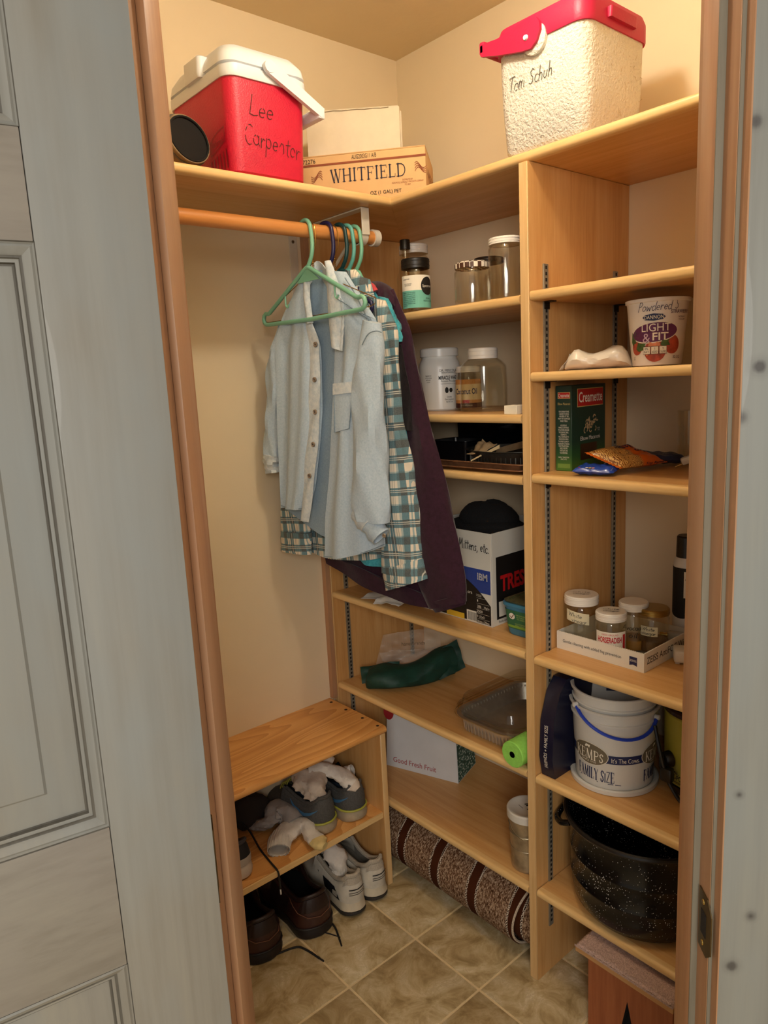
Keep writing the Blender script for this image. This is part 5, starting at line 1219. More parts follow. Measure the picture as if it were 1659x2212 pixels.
patch(yt, M_PAPER, s2, -.0455, .0455, .0435, .0835, 'oval_border', shape=[(.5+.5*cos(a), .5+.5*sin(a)+.09*cos(a)) for a in [2*pi*k/36 for k in range(36)]])
patch(yt, plain('print_plum', '#5d2253', .5), s3, -.0435, .0435, .0455, .0815, 'plum_oval', shape=[(.5+.5*cos(a), .5+.5*sin(a)+.09*cos(a)) for a in [2*pi*k/36 for k in range(36)]])
text('LIGHT', yt, M_PAPER, s4, w=.052, h=.0145, x=.004, y=.0725); text('FIT', yt, M_PAPER, s4, w=.028, h=.0145, x=.012, y=.0555, bold=.015); text('&', yt, plain('print_lilac', '#cdb2c6', .5), s4, w=.014, h=.017, x=-.013, y=.0535)
patch(yt, plain('print_navy_badge', '#1b2a55', .5), s3, -.021, .021, .0850, .0985, 'badge', shape=[(.0, .5), (.12, .85), (.5, 1), (.88, .85), (1, .5), (.88, .15), (.5, 0), (.12, .15)])
text('DANNON', yt, M_PAPER, s4, w=.035, h=.0070, y=.0918)
text('STRAWBERRY', yt, plain('print_plum_text', '#4a1d42', .6), s2, w=.048, h=.007, x=.055, y=.1005); text('NONFAT\nYOGURT', yt, MATS['print_plum_text'], s2, w=.018, h=.008, x=.056, y=.088)
for k, s in enumerate(('0%\nFAT', '0\nADDED', '90\nCALORIES')):
    x = -.0125+k*.0145
    patch(yt, INK, s3, x-.0068, x+.0068, .0225, .0375, 'badge_border'); patch(yt, M_PAPER, s4, x-.0061, x+.0061, .0232, .0368, 'badge'); text(s, yt, INK, cyl_surf((0, 0, 0), rf, a0-.12, .0027), w=.0095, h=.0105, x=x, y=.030)
text('U\nD', yt, INK, s2, w=.004, h=.006, x=-.041, y=.016); text('32 OZ', yt, MATS['print_plum_text'], s2, w=.016, h=.005, x=.044, y=.016)
hand('Powdered S', yt, plain('ink_pen', '#3a3550', .7), s2, .017, -.031, .103, w=.078, pen=.0010, slant=.3, rise=.03)
M_POWD = film('powder_bag_film', '#e6dccb', .9, .25, (35, .5))
pb2 = thing('powder_bag', 'small plastic bag of white powder lying left of the yogurt tub', 'bag', (-.33, -.92, zz), world=True)
rings = []
for i in range(15):
    f = i/14; p = Vector((-.340, -.852, zz)).lerp(Vector((-.285, -.972, zz)), f); hgt = [.006, .016, .021, .021, .018, .016, .016, .017, .018, .020, .022, .023, .022, .016, .004][i]; w = [.012, .024, .030, .032, .030, .028, .028, .029, .030, .031, .032, .032, .03, .024, .01][i]
    sd = Vector((.91, .42, 0)); rings.append([p+sd*(w*cos(2*pi*k/16)*(1+.08*sin(3*k+i)))+Vector((0, 0, max(0, hgt+hgt*(1+.07*sin(2*k+i*1.3))*sin(2*pi*k/16)))) for k in range(16)])
obj('filled_bag', G().loft(rings), M_POWD, pb2); obj('bag_end', G().sheet(crumple((-.355, -.845, zz+.002), (-.300, -.825, zz+.003), (-.308, -.862, zz+.034), (-.352, -.870, zz+.030), 0, .002, 31), 10, 8, .0006), film('clear_bag_end', '#f0ece4', .6, .2, (40, .6)), pb2)
c = (-.13, -1.150, zz); glass_jar('spice_jar', 'small glass jar half hidden behind the yogurt tub by the doorway', c, .026, .095, .023, .078, .084, M_LIDW, .0245, .012)

# ---- third shelf: pasta box, noodle packets, tumbler, cord
z = SZ['S3']; zz = z+.0004
pbx = thing('pasta_box', 'dark green elbow macaroni box standing against the divider', 'box', (-.3015, -.8395, zz), radians(5))
wX, wY, hB = .150, .040, .186
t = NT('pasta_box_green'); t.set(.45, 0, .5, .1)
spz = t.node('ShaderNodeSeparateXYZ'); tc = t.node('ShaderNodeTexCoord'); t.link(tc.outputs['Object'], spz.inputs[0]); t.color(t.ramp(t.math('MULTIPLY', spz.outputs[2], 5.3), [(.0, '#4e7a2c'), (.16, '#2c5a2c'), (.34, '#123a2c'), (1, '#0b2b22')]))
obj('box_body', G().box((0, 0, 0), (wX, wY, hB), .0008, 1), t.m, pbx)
sf = plane_surf((0, 0, 0), (1, 0, 0), (0, 0, 1), .0005); sf2 = plane_surf((0, 0, 0), (1, 0, 0), (0, 0, 1), .0010); sf3 = plane_surf((0, 0, 0), (1, 0, 0), (0, 0, 1), .0015)
M_CRED = plain('print_pasta_red', '#b3201c', .5); M_GOLDP = plain('print_gold', '#c9b06a', .5)
patch(pbx, M_GOLDP, sf, .022, .138, .138, .178, 'banner_border'); patch(pbx, M_CRED, sf2, .0235, .1365, .1395, .1765, 'banner'); text('Creamette', pbx, M_PAPER, sf3, w=.104, h=.023, x=.080, y=.159, bold=.01)
rnd = random.Random(9); mm = plain('print_pasta', '#d9b98a', .5)
for k in range(26):
    x, y = rnd.gauss(.078, .017), .098+rnd.uniform(-.016, .018)*(1-abs(rnd.gauss(0, .2))); a = rnd.uniform(0, 6); g = G(); ribbon(g, [(x+.005*cos(a+b), y+.005*sin(a+b)) for b in (0, .5, 1, 1.5, 2, 2.5)], .0026, plane_surf((0, 0, 0), (1, 0, 0), (0, 0, 1), .0008+.00006*k)); obj('printed_macaroni', g, mm, pbx, 0)
text('Elbow Macaroni', pbx, M_PAPER, sf, w=.088, h=.009, x=.080, y=.068); patch(pbx, plain('box_window', '#3a2410', .3), sf, .036, .110, .020, .056, 'box_window'); text('NET WT\n16 OZ', pbx, M_PAPER, sf, w=.012, h=.007, x=.118, y=.084)
ss = plane_surf((0, wY, 0), (0, -1, 0), (0, 0, 1), .0005); ss2 = plane_surf((0, wY, 0), (0, -1, 0), (0, 0, 1), .0010)
patch(pbx, M_GOLDP, ss, .006, .036, .158, .172, 'banner_border'); patch(pbx, M_CRED, plane_surf((0, wY, 0), (0, -1, 0), (0, 0, 1), .0008), .007, .035, .159, .171, 'banner'); text('Creamette', pbx, M_PAPER, plane_surf((0, wY, 0), (0, -1, 0), (0, 0, 1), .0012), w=.026, h=.008, x=.021, y=.165)
text('Elbow Macaroni', pbx, M_GOLDP, ss, w=.030, h=.005, x=.021, y=.147)
text('FOR GENERATIONS,\nCREAMETTE PASTA\nHAS BEEN AT THE\nHEART OF COUNTLESS\nFAMILY MEALS.', pbx, M_PAPER, ss, w=.029, h=.024, x=.021, y=.120); text('AS LONG AS\nFAMILIES CONTINUE\nTO GATHER AROUND\nTHE DINNER TABLE,\nCREAMETTE\nWILL CONTINUE TO\nMAKE PASTA FROM\nTHE FINEST QUALITY\nINGREDIENTS, MAKING\nYOUR TRADITIONAL\nFAMILY RECIPES\nTASTE JUST LIKE\nYOU REMEMBER.', pbx, M_PAPER, ss, w=.028, h=.064, x=.020, y=.070)
text('FAMILY TRADITION\nSINCE 1912', pbx, M_PAPER, ss, w=.026, h=.007, x=.020, y=.028); patch(pbx, plain('print_olive', '#6f9140', .5), ss, .005, .036, .006, .016, 'printed_field')
def pillow(A_, B_, C_, D_, fat, seed=1, n=18, wr=.0012):
    """a filled packet: flat seals at the short ends, puffed in the middle"""
    A_, B_, C_, D_ = map(Vector, (A_, B_, C_, D_)); nr = (B_-A_).cross(D_-A_).normalized()
    if nr.z < 0: nr = -nr
    rnd = random.Random(seed); ph = [rnd.uniform(0, 6) for _ in range(4)]
    def top(sg):
        def fn(s, t):
            p = A_.lerp(B_, s).lerp(D_.lerp(C_, s), t); e = min(1, 8*s*(1-s))**.6*min(1, 6.0*t*(1-t)+.0)**.5
            return p+nr*(sg*fat*e+wr*(sin(23*s+ph[0]+5*t)+sin(19*t+ph[1]-7*s))*e)
        return fn
    g = G(); g.sheet(top(1), n, n); g.sheet(top(-.8), n, n); pillow.top = top(1); return g, nr
A_, B_, C_, D_ = Vector((-.322, -.893, zz+.046)), Vector((-.197, -.905, zz+.046)), Vector((-.180, -.990, zz+.014)), Vector((-.300, -.962, zz+.014))
t = NT('noodle_packet'); t.set(.3, 0, .5, .3); vv = t.coords(); spx = t.node('ShaderNodeSeparateXYZ'); t.link(vv, spx.inputs[0])
nd = t.node('ShaderNodeTexWave'); nd.inputs['Scale'].default_value = 90; nd.inputs['Distortion'].default_value = 14; nd.inputs['Detail'].default_value = 2; t.link(vv, nd.inputs[0])
noo = t.ramp(nd.outputs[1], [(.3, '#7a4416'), (.6, '#c98d3c'), (.85, '#e0b568')])
t.color(t.mix(t.ramp(t.math('ADD', spx.outputs[0], .5), [(.255, (0, 0, 0, 1)), (.262, (1, 1, 1, 1))]), noo, '#d0601c'))
rp = thing('noodle_packet', 'orange instant noodle packet leaning on the pasta box', 'packet', (-.25, -.94, zz), world=True)
g, nr = pillow(A_, B_, C_, D_, .014, 3); obj('packet', g, t.m, rp)
ptop = pillow.top; rsf = lambda x, y: ptop(min(.97, max(.03, .72-x/.125)), min(.97, max(.03, .5+y/.09)))+nr*.0012
text('Ramen', rp, plain('print_dark_navy', '#1a1c3a', .5), rsf, w=.045, h=.016, x=.012, y=-.022, bold=.02); text('Top', rp, MATS['print_dark_navy'], rsf, w=.028, h=.016, x=-.006, y=.002, bold=.02)
sD = lambda x, y: D_.lerp(C_, .5)+(C_-D_).normalized()*x+Vector((.10, -.4, .9)).normalized()*y+Vector((-.35, -.93, .1))*.010
text('Top Ramen', rp, MATS['print_dark_navy'], sD, w=.058, h=.008, x=.022, y=.004, bold=.02)
for P_, Q_ in ((A_, D_), (B_, C_)):
    d_ = (P_-Q_); e_ = ((A_-B_) if P_ is A_ else (B_-A_)).normalized()*.010; obj('crimped_seal', G().sheet(lambda s, t_, P_=P_, Q_=Q_, e_=e_: P_.lerp(Q_, s)+e_*t_+Vector((0, 0, .0008*sin(60*s))), 30, 2, .0006), plain('packet_orange', '#cf651e', .35), rp)
M_PKB = plain('packet_blue', '#20439a', .3, var=.15, vscale=30, coat=.3)
bp_ = thing('snack_packet', 'blue packet half under the orange noodle packet', 'packet', (-.33, -.91, zz), world=True)
g, nr = pillow((-.310, -.872, zz+.014), (-.275, -.945, zz+.012), (-.335, -.962, zz+.008), (-.366, -.882, zz+.010), .009, 5); obj('packet', g, M_PKB, bp_)
A2, B2, C2, D2_ = Vector((-.310, -.872, zz+.014)), Vector((-.275, -.945, zz+.012)), Vector((-.335, -.962, zz+.008)), Vector((-.366, -.882, zz+.010))
for k, hx_ in enumerate(('#c23a3a', '#e8e4da', '#e8e4da', '#d9c24a', '#e8a0a0')): patch(bp_, plain('print_dot_%d' % k, hx_, .5), plane_surf(D2_.lerp(C2, .18+.08*k)+(A2-D2_)*.12+Vector((0, 0, .0075)), (C2-D2_), (A2-D2_)+Vector((0, 0, .012)), .0), -.003, .003, -.003, .003, 'printed_dot', shape=OVAL)
obj('silver_flap', G().sheet(crumple(D2_.lerp(C2, .62)+Vector((.004, .002, .004)), D2_.lerp(C2, .95)+Vector((.004, .002, .004)), B2.lerp(A2, .1)+Vector((0, 0, .009)), B2.lerp(A2, .42)+Vector((0, 0, .010)), 0, .0012, 3), 8, 8, .0005), film('silver_film', '#b9bcc6', .75, .2, (50, .5)), bp_)
g, nr = pillow((-.150, -.895, zz+.022), (-.075, -.965, zz+.016), (-.110, -1.005, zz+.012), (-.185, -.945, zz+.018), .011, 8)
dp_ = thing('snack_packet', 'dark blue and tan packet behind the orange noodle packet', 'packet', (-.13, -.95, zz), world=True); obj('packet', g, plain('packet_navy_tan', '#23304a', .3, var=.9, vscale=14, coat=.3), dp_)
c = (-.060, -.985, zz); tg = thing('glass_tumbler', 'clear drinking glass at the back of the third right shelf', 'glass', c)
obj('glass_body', G().lathe([(0, 0), (.024, 0), (.026, .003), (.029, .118), (.0275, .118), (.0245, .008), (0, .007)], 32), M_GL, tg)
for k in range(12): obj('facet', G().tube([(.0262*cos(k*pi/6), .0262*sin(k*pi/6), .006), (.0288*cos(k*pi/6), .0288*sin(k*pi/6), .085)], .0008, 5), M_GL, tg)
wp = thing('charger_with_cord', 'white coiled power cord with plug on the third right shelf', 'cord', (-.135, -1.055, zz), world=True)
M_CORD = plain('white_cord', '#d9d2c6', .45)
for k in range(3): obj('cord_loop', G().tube([(-.120+.010*cos(a+k)+.003*k, -1.075-.030*cos(a), zz+.032+.030*sin(a)) for a in [2*pi*i/24 for i in range(24)]], .0024, 8, True), M_CORD, wp)
obj('plug', G().box((-.016, -.010, -.008), (.016, .010, .008), .004, 2, M=frame((-.155, -1.030, zz+.020), Vector((.5, -.8, .35)).normalized(), Vector((.85, .53, 0)).normalized(), Vector((.5, -.8, .35)).normalized().cross(Vector((.85, .53, 0)).normalized()))), M_CORD, wp)
obj('prong', G().tube([(-.150, -1.022, zz+.012), (-.162, -1.004, zz+.003)], .002, 6), plain('brass_prong', '#c8b27a', .3, 1), wp)

# ---- fourth shelf: card tray of jars, spray can, adapter
z = SZ['S4']; zz = z+.0004
tx0, tx1, ty0, ty1, tz = -.302, -.098, -1.018, -.797, .042
ty = thing('card_tray', 'open white cardboard tray with printed sides holding four jars', 'tray', ((tx0+tx1)/2, (ty0+ty1)/2, zz), world=True)
M_TRAY = plain('white_tray_card', '#e6e0d2', .65, var=.02)
obj('tray_base', G().box((tx0+.001, ty0+.001, zz), (tx1-.001, ty1-.001, zz+.0015)), M_TRAY, ty)
for nm, a, b in (('tray_side', (tx0, ty0, zz), (tx0+.0016, ty1, zz+tz)), ('tray_side', (tx1-.0016, ty0, zz), (tx1, ty1, zz+tz)), ('tray_end', (tx0+.0016, ty0, zz), (tx1-.0016, ty0+.0016, zz+tz)), ('tray_end', (tx0+.0016, ty1-.0016, zz), (tx1-.0016, ty1, zz+tz))): obj(nm, G().box(a, b), M_TRAY, ty)
g = G()
for k in range(44): g.box((tx0-.0004, ty1-.004-k*.005-.0028, zz+tz-.0006), (tx0+.002, ty1-.004-k*.005, zz+tz+.0010))
for k in range(40): g.box((tx0+.004+k*.005, ty0-.0004, zz+tz-.0006), (tx0+.004+k*.005+.0028, ty0+.002, zz+tz+.0010))
so_ = obj('perforated_edge', g, M_TRAY, ty); so_['kind'] = 'stuff'
sA = plane_surf((tx0, ty1, zz), (0, -1, 0), (0, 0, 1), .0005); sA2 = plane_surf((tx0, ty1, zz), (0, -1, 0), (0, 0, 1), .0010)
text('Gentle cleaning with added fog prevention', ty, INK, sA, w=.150, h=.0095, x=.092, y=.021); M_ZB = plain('print_royal_navy', '#1a2350', .5)
patch(ty, M_ZB, sA, .187, .205, .010, .030, 'badge', shape=[(0, .0), (.5, .14), (1, 0), (1, 1), (0, 1)]); text('ZEISS', ty, M_PAPER, sA2, w=.0155, h=.0045, x=.196, y=.0215)
sE = plane_surf((tx0, ty0, zz), (1, 0, 0), (0, 0, 1), .0005); text('ZEISS AntiFOG Wipes', ty, INK, sE, w=.186, h=.020, x=.104, y=.021)
zj = zz+.0018
def tray_jar(label, u, v, h, R, lid, lidR, lidh, Rn=None):
    p = atz(u, v, zj+h+.002); return glass_jar('storage_jar', label, (p.x, p.y, zj), R, h, Rn or R*.86, h*.78, h*.85, lid, lidR, lidh, group='jars in the card tray'), Vector((p.x, p.y, zj))
j1, p1 = tray_jar('tallest tray jar, white lid and a taped vinegar label', 1256, 1282, .124, .0395, M_LIDW, .0385, .021)
sj = cyl_surf((0, 0, 0), .0400, face_angle(p1)-.12); g = G(); g.sheet(lambda s, t_: sj(lerp(-.032, .022, s), lerp(.066, .092, t_)-.18*lerp(-.032, .022, s)), 10, 2); obj('tape_label', g, M_TAPE, j1, 0)
hand('White', j1, INKG, cyl_surf((0, 0, 0), .0407, face_angle(p1)-.12), .010, -.026, .0835, w=.032, pen=.0009, rise=-.18); hand('vinegar', j1, INKG, cyl_surf((0, 0, 0), .0407, face_angle(p1)-.12), .010, -.018, .0705, w=.034, pen=.0009, rise=-.18)
def lid_note(j, p, body, zl, m=INKG, w=.04, h=.008):
    a = face_angle(p); s_ = plane_surf((0, 0, zl), (cos(a+pi/2), sin(a+pi/2), 0), (-cos(a), -sin(a), 0), .0006)
    for k, b in enumerate(body): hand(b, j, m, s_, h, -w/2, .006-k*.013, w=w, pen=.0011)
lid_note(j1, p1, ('white', 'vinegar'), .1262)
j2, p2 = tray_jar('tray jar with red and white horseradish label', 1320, 1319, .103, .0345, M_LIDW, .0335, .018)
sj = cyl_surf((0, 0, 0), .0350, face_angle(p2)); sj2 = cyl_surf((0, 0, 0), .0355, face_angle(p2))
patch(j2, M_PAPER, sj, -.036, .036, .010, .066, nx=16); text('HORSERADISH', j2, MATS['print_signal_red'], sj2, w=.054, h=.0135, x=-.003, y=.048, bold=.03); text('FRESH GROUND', j2, MATS['print_signal_red'], sj2, w=.036, h=.004, x=-.002, y=.060); text('PREPARED\nREFRIGERATE\nALL NATURAL\nNET WT 8 OZ', j2, MATS['print_signal_red'], sj2, w=.024, h=.017, x=-.004, y=.027); patch(j2, MATS['print_signal_red'], sj2, .027, .034, .026, .060, 'printed_block')
lid_note(j2, p2, ('white', 'vinegar'), .1052, INK, .036, .007)
j3, p3 = tray_jar('tray jar at the back with white lid and handwriting on the glass', 1369, 1298, .112, .0330, M_LIDW, .0325, .017)
sj = cyl_surf((0, 0, 0), .0337, face_angle(p3)); hand('Avocado', j3, INK, sj, .011, -.024, .056, w=.048, pen=.0013); hand('oil', j3, INK, sj, .012, -.010, .038, w=.018, pen=.0013)
j4, p4 = tray_jar('tray jar with gold lid and taped vinegar label', 1412, 1311, .102, .0345, M_LIDG, .0340, .014)
sj = cyl_surf((0, 0, 0), .0350, face_angle(p4)-.25); patch(j4, M_TAPE, sj, -.020, .018, .046, .068, 'tape_label'); hand('White', j4, INK, cyl_surf((0, 0, 0), .0356, face_angle(p4)-.25), .008, -.016, .0585, w=.028, pen=.0009); hand('vinegar', j4, INK, cyl_surf((0, 0, 0), .0356, face_angle(p4)-.25), .008, -.018, .0490, w=.032, pen=.0009)
for j, R, hl, cl in ((j3, .0295, .028, '#a8782c'), (j4, .031, .030, '#6b4a2a')): obj('contents', G().lathe([(0, .0062), (R, .0062), (R, hl), (0, hl)], 28), film('liquid_'+cl[1:], cl, .8, .1), j)
c = Vector((-.064, -.985, zz)); a0 = face_angle(c)
cn = thing('spray_can', 'black and white cooking spray can beside the jar tray', 'can', tuple(c))
obj('can_body', G().lathe([(0, .002), (.025, 0), (.0275, .003), (.0275, .185), (.026, .196), (.020, .206), (0, .206)], 40), plain('can_white', '#dcdbd8', .35, .1), cn)
obj('cap', G().lathe([(0, .252), (.019, .252), (.0215, .249), (.0225, .200), (0, .2)], 36), M_LIDK, cn)
sj = cyl_surf((0, 0, 0), .0277, a0); sj2 = cyl_surf((0, 0, 0), .0282, a0)
g = G(); g.sheet(lambda s, t_: sj(lerp(-.075, .09, s), lerp(.095-.035*sin(4*s), .180, t_)), 28, 4); obj('black_band', g, MATS['print_black'], cn, 0)
patch(cn, M_PAPER, sj2, -.004, .026, .110, .172, 'facts_panel'); text('Nutrition Facts\nServing Size\nAbout 500 servings\nAmount\nCalories 0\nTotal Fat 0g\nSodium 0mg\nProtein 0g', cn, INK, cyl_surf((0, 0, 0), .0287, a0), w=.026, h=.055, x=.011, y=.142); text('DIRECTIONS\nshake well before\nusing hold can\nupright and spray\nonto cold pan\nkeep away from\nheat and flame\nkeep out of\nreach of children', cn, INKG, sj2, w=.026, h=.06, x=.012, y=.052)
ad = thing('power_adapter', 'white power adapter by the doorway on the fourth right shelf', 'adapter', (-.235, -1.085, zz), world=True)
pa_ = atz(1474, 1420, zz+.010); dA = Vector((.55, -.83, 0)).normalized(); Ma = frame((pa_.x+.012, pa_.y-.012, zz), dA, Vector((.83, .55, 0)), (0, 0, 1))
obj('adapter_body', G().box((-.035, -.022, .002), (.075, .022, .030), .005, 3, M=Ma), M_CORD, ad); obj('seam', G().box((-.0005, -.0224, .0025), (.0005, .0224, .0303), M=Ma), plain('seam_grey', '#8f8a80', .6), ad)
for y in (-.012, .006): obj('foot', G().box((-.02+y, -.018, 0), (-.012+y, -.010, .003), M=Ma), M_CORD, ad)
pq = atz(1430, 1398, zj+.02); ck_ = thing('bulb_socket', 'small clear plug with brass prongs in the tray beside the gold-lidded jar', 'plug', (-.13, -.99, zj), world=True)
M5 = frame((-.128, -.985, zj+.026), Vector((.30, -.95, .0)).normalized(), Vector((.95, .30, 0)).normalized(), (0, 0, 1))
obj('clear_body', G().box((-.006, -.011, -.010), (.030, .011, .010), .004, 2, M=M5), film('clear_plug', '#d9d4c6', .55, .15), ck_); obj('brass_tip', G().lathe([(0, 0), (.005, 0), (.006, .004), (.005, .008), (.006, .012), (.005, .018), (0, .018)], 18, M=M5 @ frame((-.006, 0, 0), (0, 1, 0), (0, 0, 1), (-1, 0, 0))), plain('brass_bright', '#d2b765', .3, 1), ck_)
for k in range(3): obj('prong', G().box((.030, -.008+k*.007, -.004), (.042, -.005+k*.007, .004), M=M5), M_CORD, ck_)
obj('stand', G().box((.0, -.008, -.026), (.026, .008, -.009), .002, 1, M=M5), M_CORD, ck_)

# ---- fifth shelf: ice-cream pails, dark box, slow cooker
z = SZ['S5']; zz = z+.0004
c = Vector((-.246, -.9145, zz)); a0 = face_angle(c)
def pail_body(Rb, Rt, h, t=.0018): return G().lathe([(0, .003), (Rb-.004, 0), (Rb, .003), (Rt-.002, h-.030), (Rt+.002, h-.030), (Rt+.002, h-.027), (Rt-.0015, h-.026), (Rt, h-.006), (Rt+.005, h-.006), (Rt+.006, h-.001), (Rt+.003, h), (Rt-t, h-.002), (Rb-t, .006), (0, .005)], 56)
M_PAIL = film('milky_pail_plastic', '#d8d6d0', .93, .35)
tag(obj('pail_lid', G().lathe([(0, .004), (.085, .004), (.089, .010), (.094, .012), (.0985, .010), (.0985, .001), (.095, 0), (0, 0)], 56, M=T(c.x, c.y, c.z)), M_PAIL), 'round white plastic pail lid lying under the ice-cream pails', 'lid')
zp = c.z+.0046
pl_ = thing('ice_cream_pail', 'outer white ice-cream pail with blue bail and printed band', 'pail', (c.x, c.y, zp))
Rb, Rt, hP = .0855, .0955, .188
obj('pail_body', pail_body(Rb, Rt, hP), M_PAIL, pl_)
p2_ = thing('ice_cream_pail', 'plain white ice-cream pail nested inside the printed one', 'pail', (c.x, c.y, zp+.034)); obj('pail_body', pail_body(.0805, .0925, .188), M_PAIL, p2_)
patch(p2_, M_ZB, cyl_surf((0, 0, 0), .0895, a0+pi, -.004), -.02, .02, .130, .160, 'printed_block')
rf = lambda y: lerp(Rb, Rt-.002, y/(hP-.03))+.0003
s1, s2, s3, s4 = [cyl_surf((0, 0, 0), rf, a0, l) for l in (.0006, .0012, .0018, .0024)]
M_NAVY = plain('print_navy_band', '#182452', .5); M_TAUPE = plain('print_taupe', '#6f6654', .5)
patch(pl_, M_NAVY, s1, -.12, .14, .068, .088, 'printed_band', nx=44)
for ox in (-.057, .108):
    patch(pl_, M_PAPER, s2, ox-.046, ox+.046, .055, .109, 'oval_border', shape=OVAL); patch(pl_, M_TAUPE, s3, ox-.0445, ox+.0445, .0565, .1075, 'oval', shape=OVAL)
    serif('KEMPs', pl_, M_PAPER, s4, .024, .072, ox, .080, weight=1.0, small=.85); text('SINCE 1914', pl_, M_PAPER, s4, w=.036, h=.0045, x=ox, y=.0635)
    patch(pl_, M_PAPER, s4, ox-.010, ox+.004, .0955, .1035, 'printed_cow', shape=[(0, .3), (.15, .8), (.3, 1), (.8, .9), (1, .95), (.95, .5), (.85, .0), (.7, .4), (.3, .4), (.2, 0)])
text("It's The Cows.", pl_, M_PAPER, s2, w=.062, h=.0115, x=.026, y=.0775)
serif('FAMILY SiZE', pl_, M_NAVY, s1, .027, .092, -.044, .034, small=.8, weight=.8); serif('FAMILY', pl_, M_NAVY, s1, .026, .060, .100, .034, small=.8, weight=1.1)
g = G(); ribbon(g, [(-.084, .017), (-.035, .017)], .0016, s1); ribbon(g, [(-.012, .017), (.015, .017)], .0016, s1); ribbon(g, [(.072, .017), (.12, .017)], .0016, s1); obj('printed_rule', g, M_NAVY, pl_, 0)
hp = []
for k in range(25):
    f = k/24; an = a0+lerp(-1.0, 1.12, f); rr = .099+.012*sin(pi*f); zq = hP-.020+.020*(1-f)-.046*sin(pi*f)**.8*(.6+.4*f); hp.append(((rr)*cos(an), (rr)*sin(an), zq))
obj('blue_bail', G().tube(hp, .0042, 8, flat=.7), plain('blue_bail_plastic', '#1f3fb0', .35), pl_)
for an, zq in ((a0-1.0, hP-.002), (a0+1.12, hP-.020)): obj('bail_ear', G().lathe([(0, 0), (.006, 0), (.006, .010), (0, .012)], 16, M=frame((.0955*cos(an), .0955*sin(an), zq), (-sin(an), cos(an), 0), (0, 0, 1), (cos(an), sin(an), 0))), M_PAIL, pl_)
def interp_(tab, x):
    for (a, b), (c_, d) in zip(tab, tab[1:]):
        if x <= c_: return lerp(b, d, (x-a)/(c_-a))
    return tab[-1][1]
# dark blue plastic lid standing on edge against the divider
bx = thing('cracker_box', 'dark navy box standing on edge beside the ice-cream pails', 'box', (-.27, -.806, zz), world=True)
pro = [(-.362, 0), (-.160, 0), (-.160, .232), (-.315, .232), (-.342, .205), (-.366, .14), (-.372, .05)]
M_NV = plain('navy_card', '#10142e', .35, var=.1, coat=.2)
n = len(pro); g = G().add([(x, -.8335, zz+q) for x, q in pro]+[(x, -.7965, zz+q) for x, q in pro], [tuple(range(n)), tuple(range(2*n-1, n-1, -1))]+[(k, (k+1) % n, n+(k+1) % n, n+k) for k in range(n)]); obj('box_body', g, M_NV, bx, 25)
sN = plane_surf((-.3725, -.815, zz+.012), (.06, 0, 1), (0, 1, 0), .0012); sN = lambda x, y: Vector((interp_([(0, -.362), (.05, -.372), (.14, -.366), (.205, -.342)], .018+x)-.0010, -.822-.0+(y), zz+.018+x))
text('FRIENDS + FAMILY SIZE', bx, M_PAPER, sN, w=.105, h=.009, x=.060, y=.008)
# slow cooker
c = Vector((-.156, -1.083, zz)); a0 = face_angle(c)
cp = thing('slow_cooker', 'yellow slow cooker with black base knob and cord', 'slow cooker', tuple(c))
M_YEL = plain('mustard_enamel', '#a8a03a', .35, var=.06, coat=.2); M_BKP = plain('black_plastic', '#0f0e0d', .4)
obj('housing', G().lathe([(0, .022), (.076, .022), (.082, .028), (.084, .175), (.085, .182), (.082, .186), (0, .186)], 48), M_YEL, cp)
obj('base', G().lathe([(0, 0), (.070, 0), (.078, .006), (.084, .024), (0, .024)], 48), M_BKP, cp); obj('crock_rim', G().lathe([(.076, .186), (.085, .187), (.086, .196), (.082, .200), (.078, .198), (.075, .17), (0, .17)], 48), plain('brown_crock', '#3a2417', .25), cp)
sj = cyl_surf((0, 0, 0), .0838, a0+.0); kx = -.078
kb = frame((.0832*cos(a0+kx/.0832), .0832*sin(a0+kx/.0832), .082), (-sin(a0+kx/.0832), cos(a0+kx/.0832), 0), (0, 0, 1), (cos(a0+kx/.0832), sin(a0+kx/.0832), 0))
kn_ = obj('knob', G().lathe([(0, .016), (.013, .016), (.0165, .012), (.018, 0), (0, 0)], 24, M=kb), M_BKP, cp); obj('knob_grip', G().box((-.004, -.016, .014), (.004, .016, .026), .002, 2, M=kb), M_BKP, kn_)
for s, y, h, w in (('RIVAL', .058, .006, .034), ('CROCK-POT', .047, .012, .062), ('SLOW COOKER', .036, .005, .046)): text(s, cp, INK, sj, w=w, h=h, x=kx+.010, y=y, bold=.02)
cd_ = smooth_line([(-.105, .06, .165), (-.112, .045, .12), (-.108, .035, .075), (-.104, .020, .035), (-.110, -.010, .010), (-.112, -.055, .005), (-.09, -.10, .005)], 6)
co = obj('cord', G().tube(cd_, .0042, 8), M_BKP, cp); obj('plug', G().box((-.009, -.013, -.016), (.009, .013, .016), .004, 2, M=T(-.105, .030, .062)), M_BKP, co)

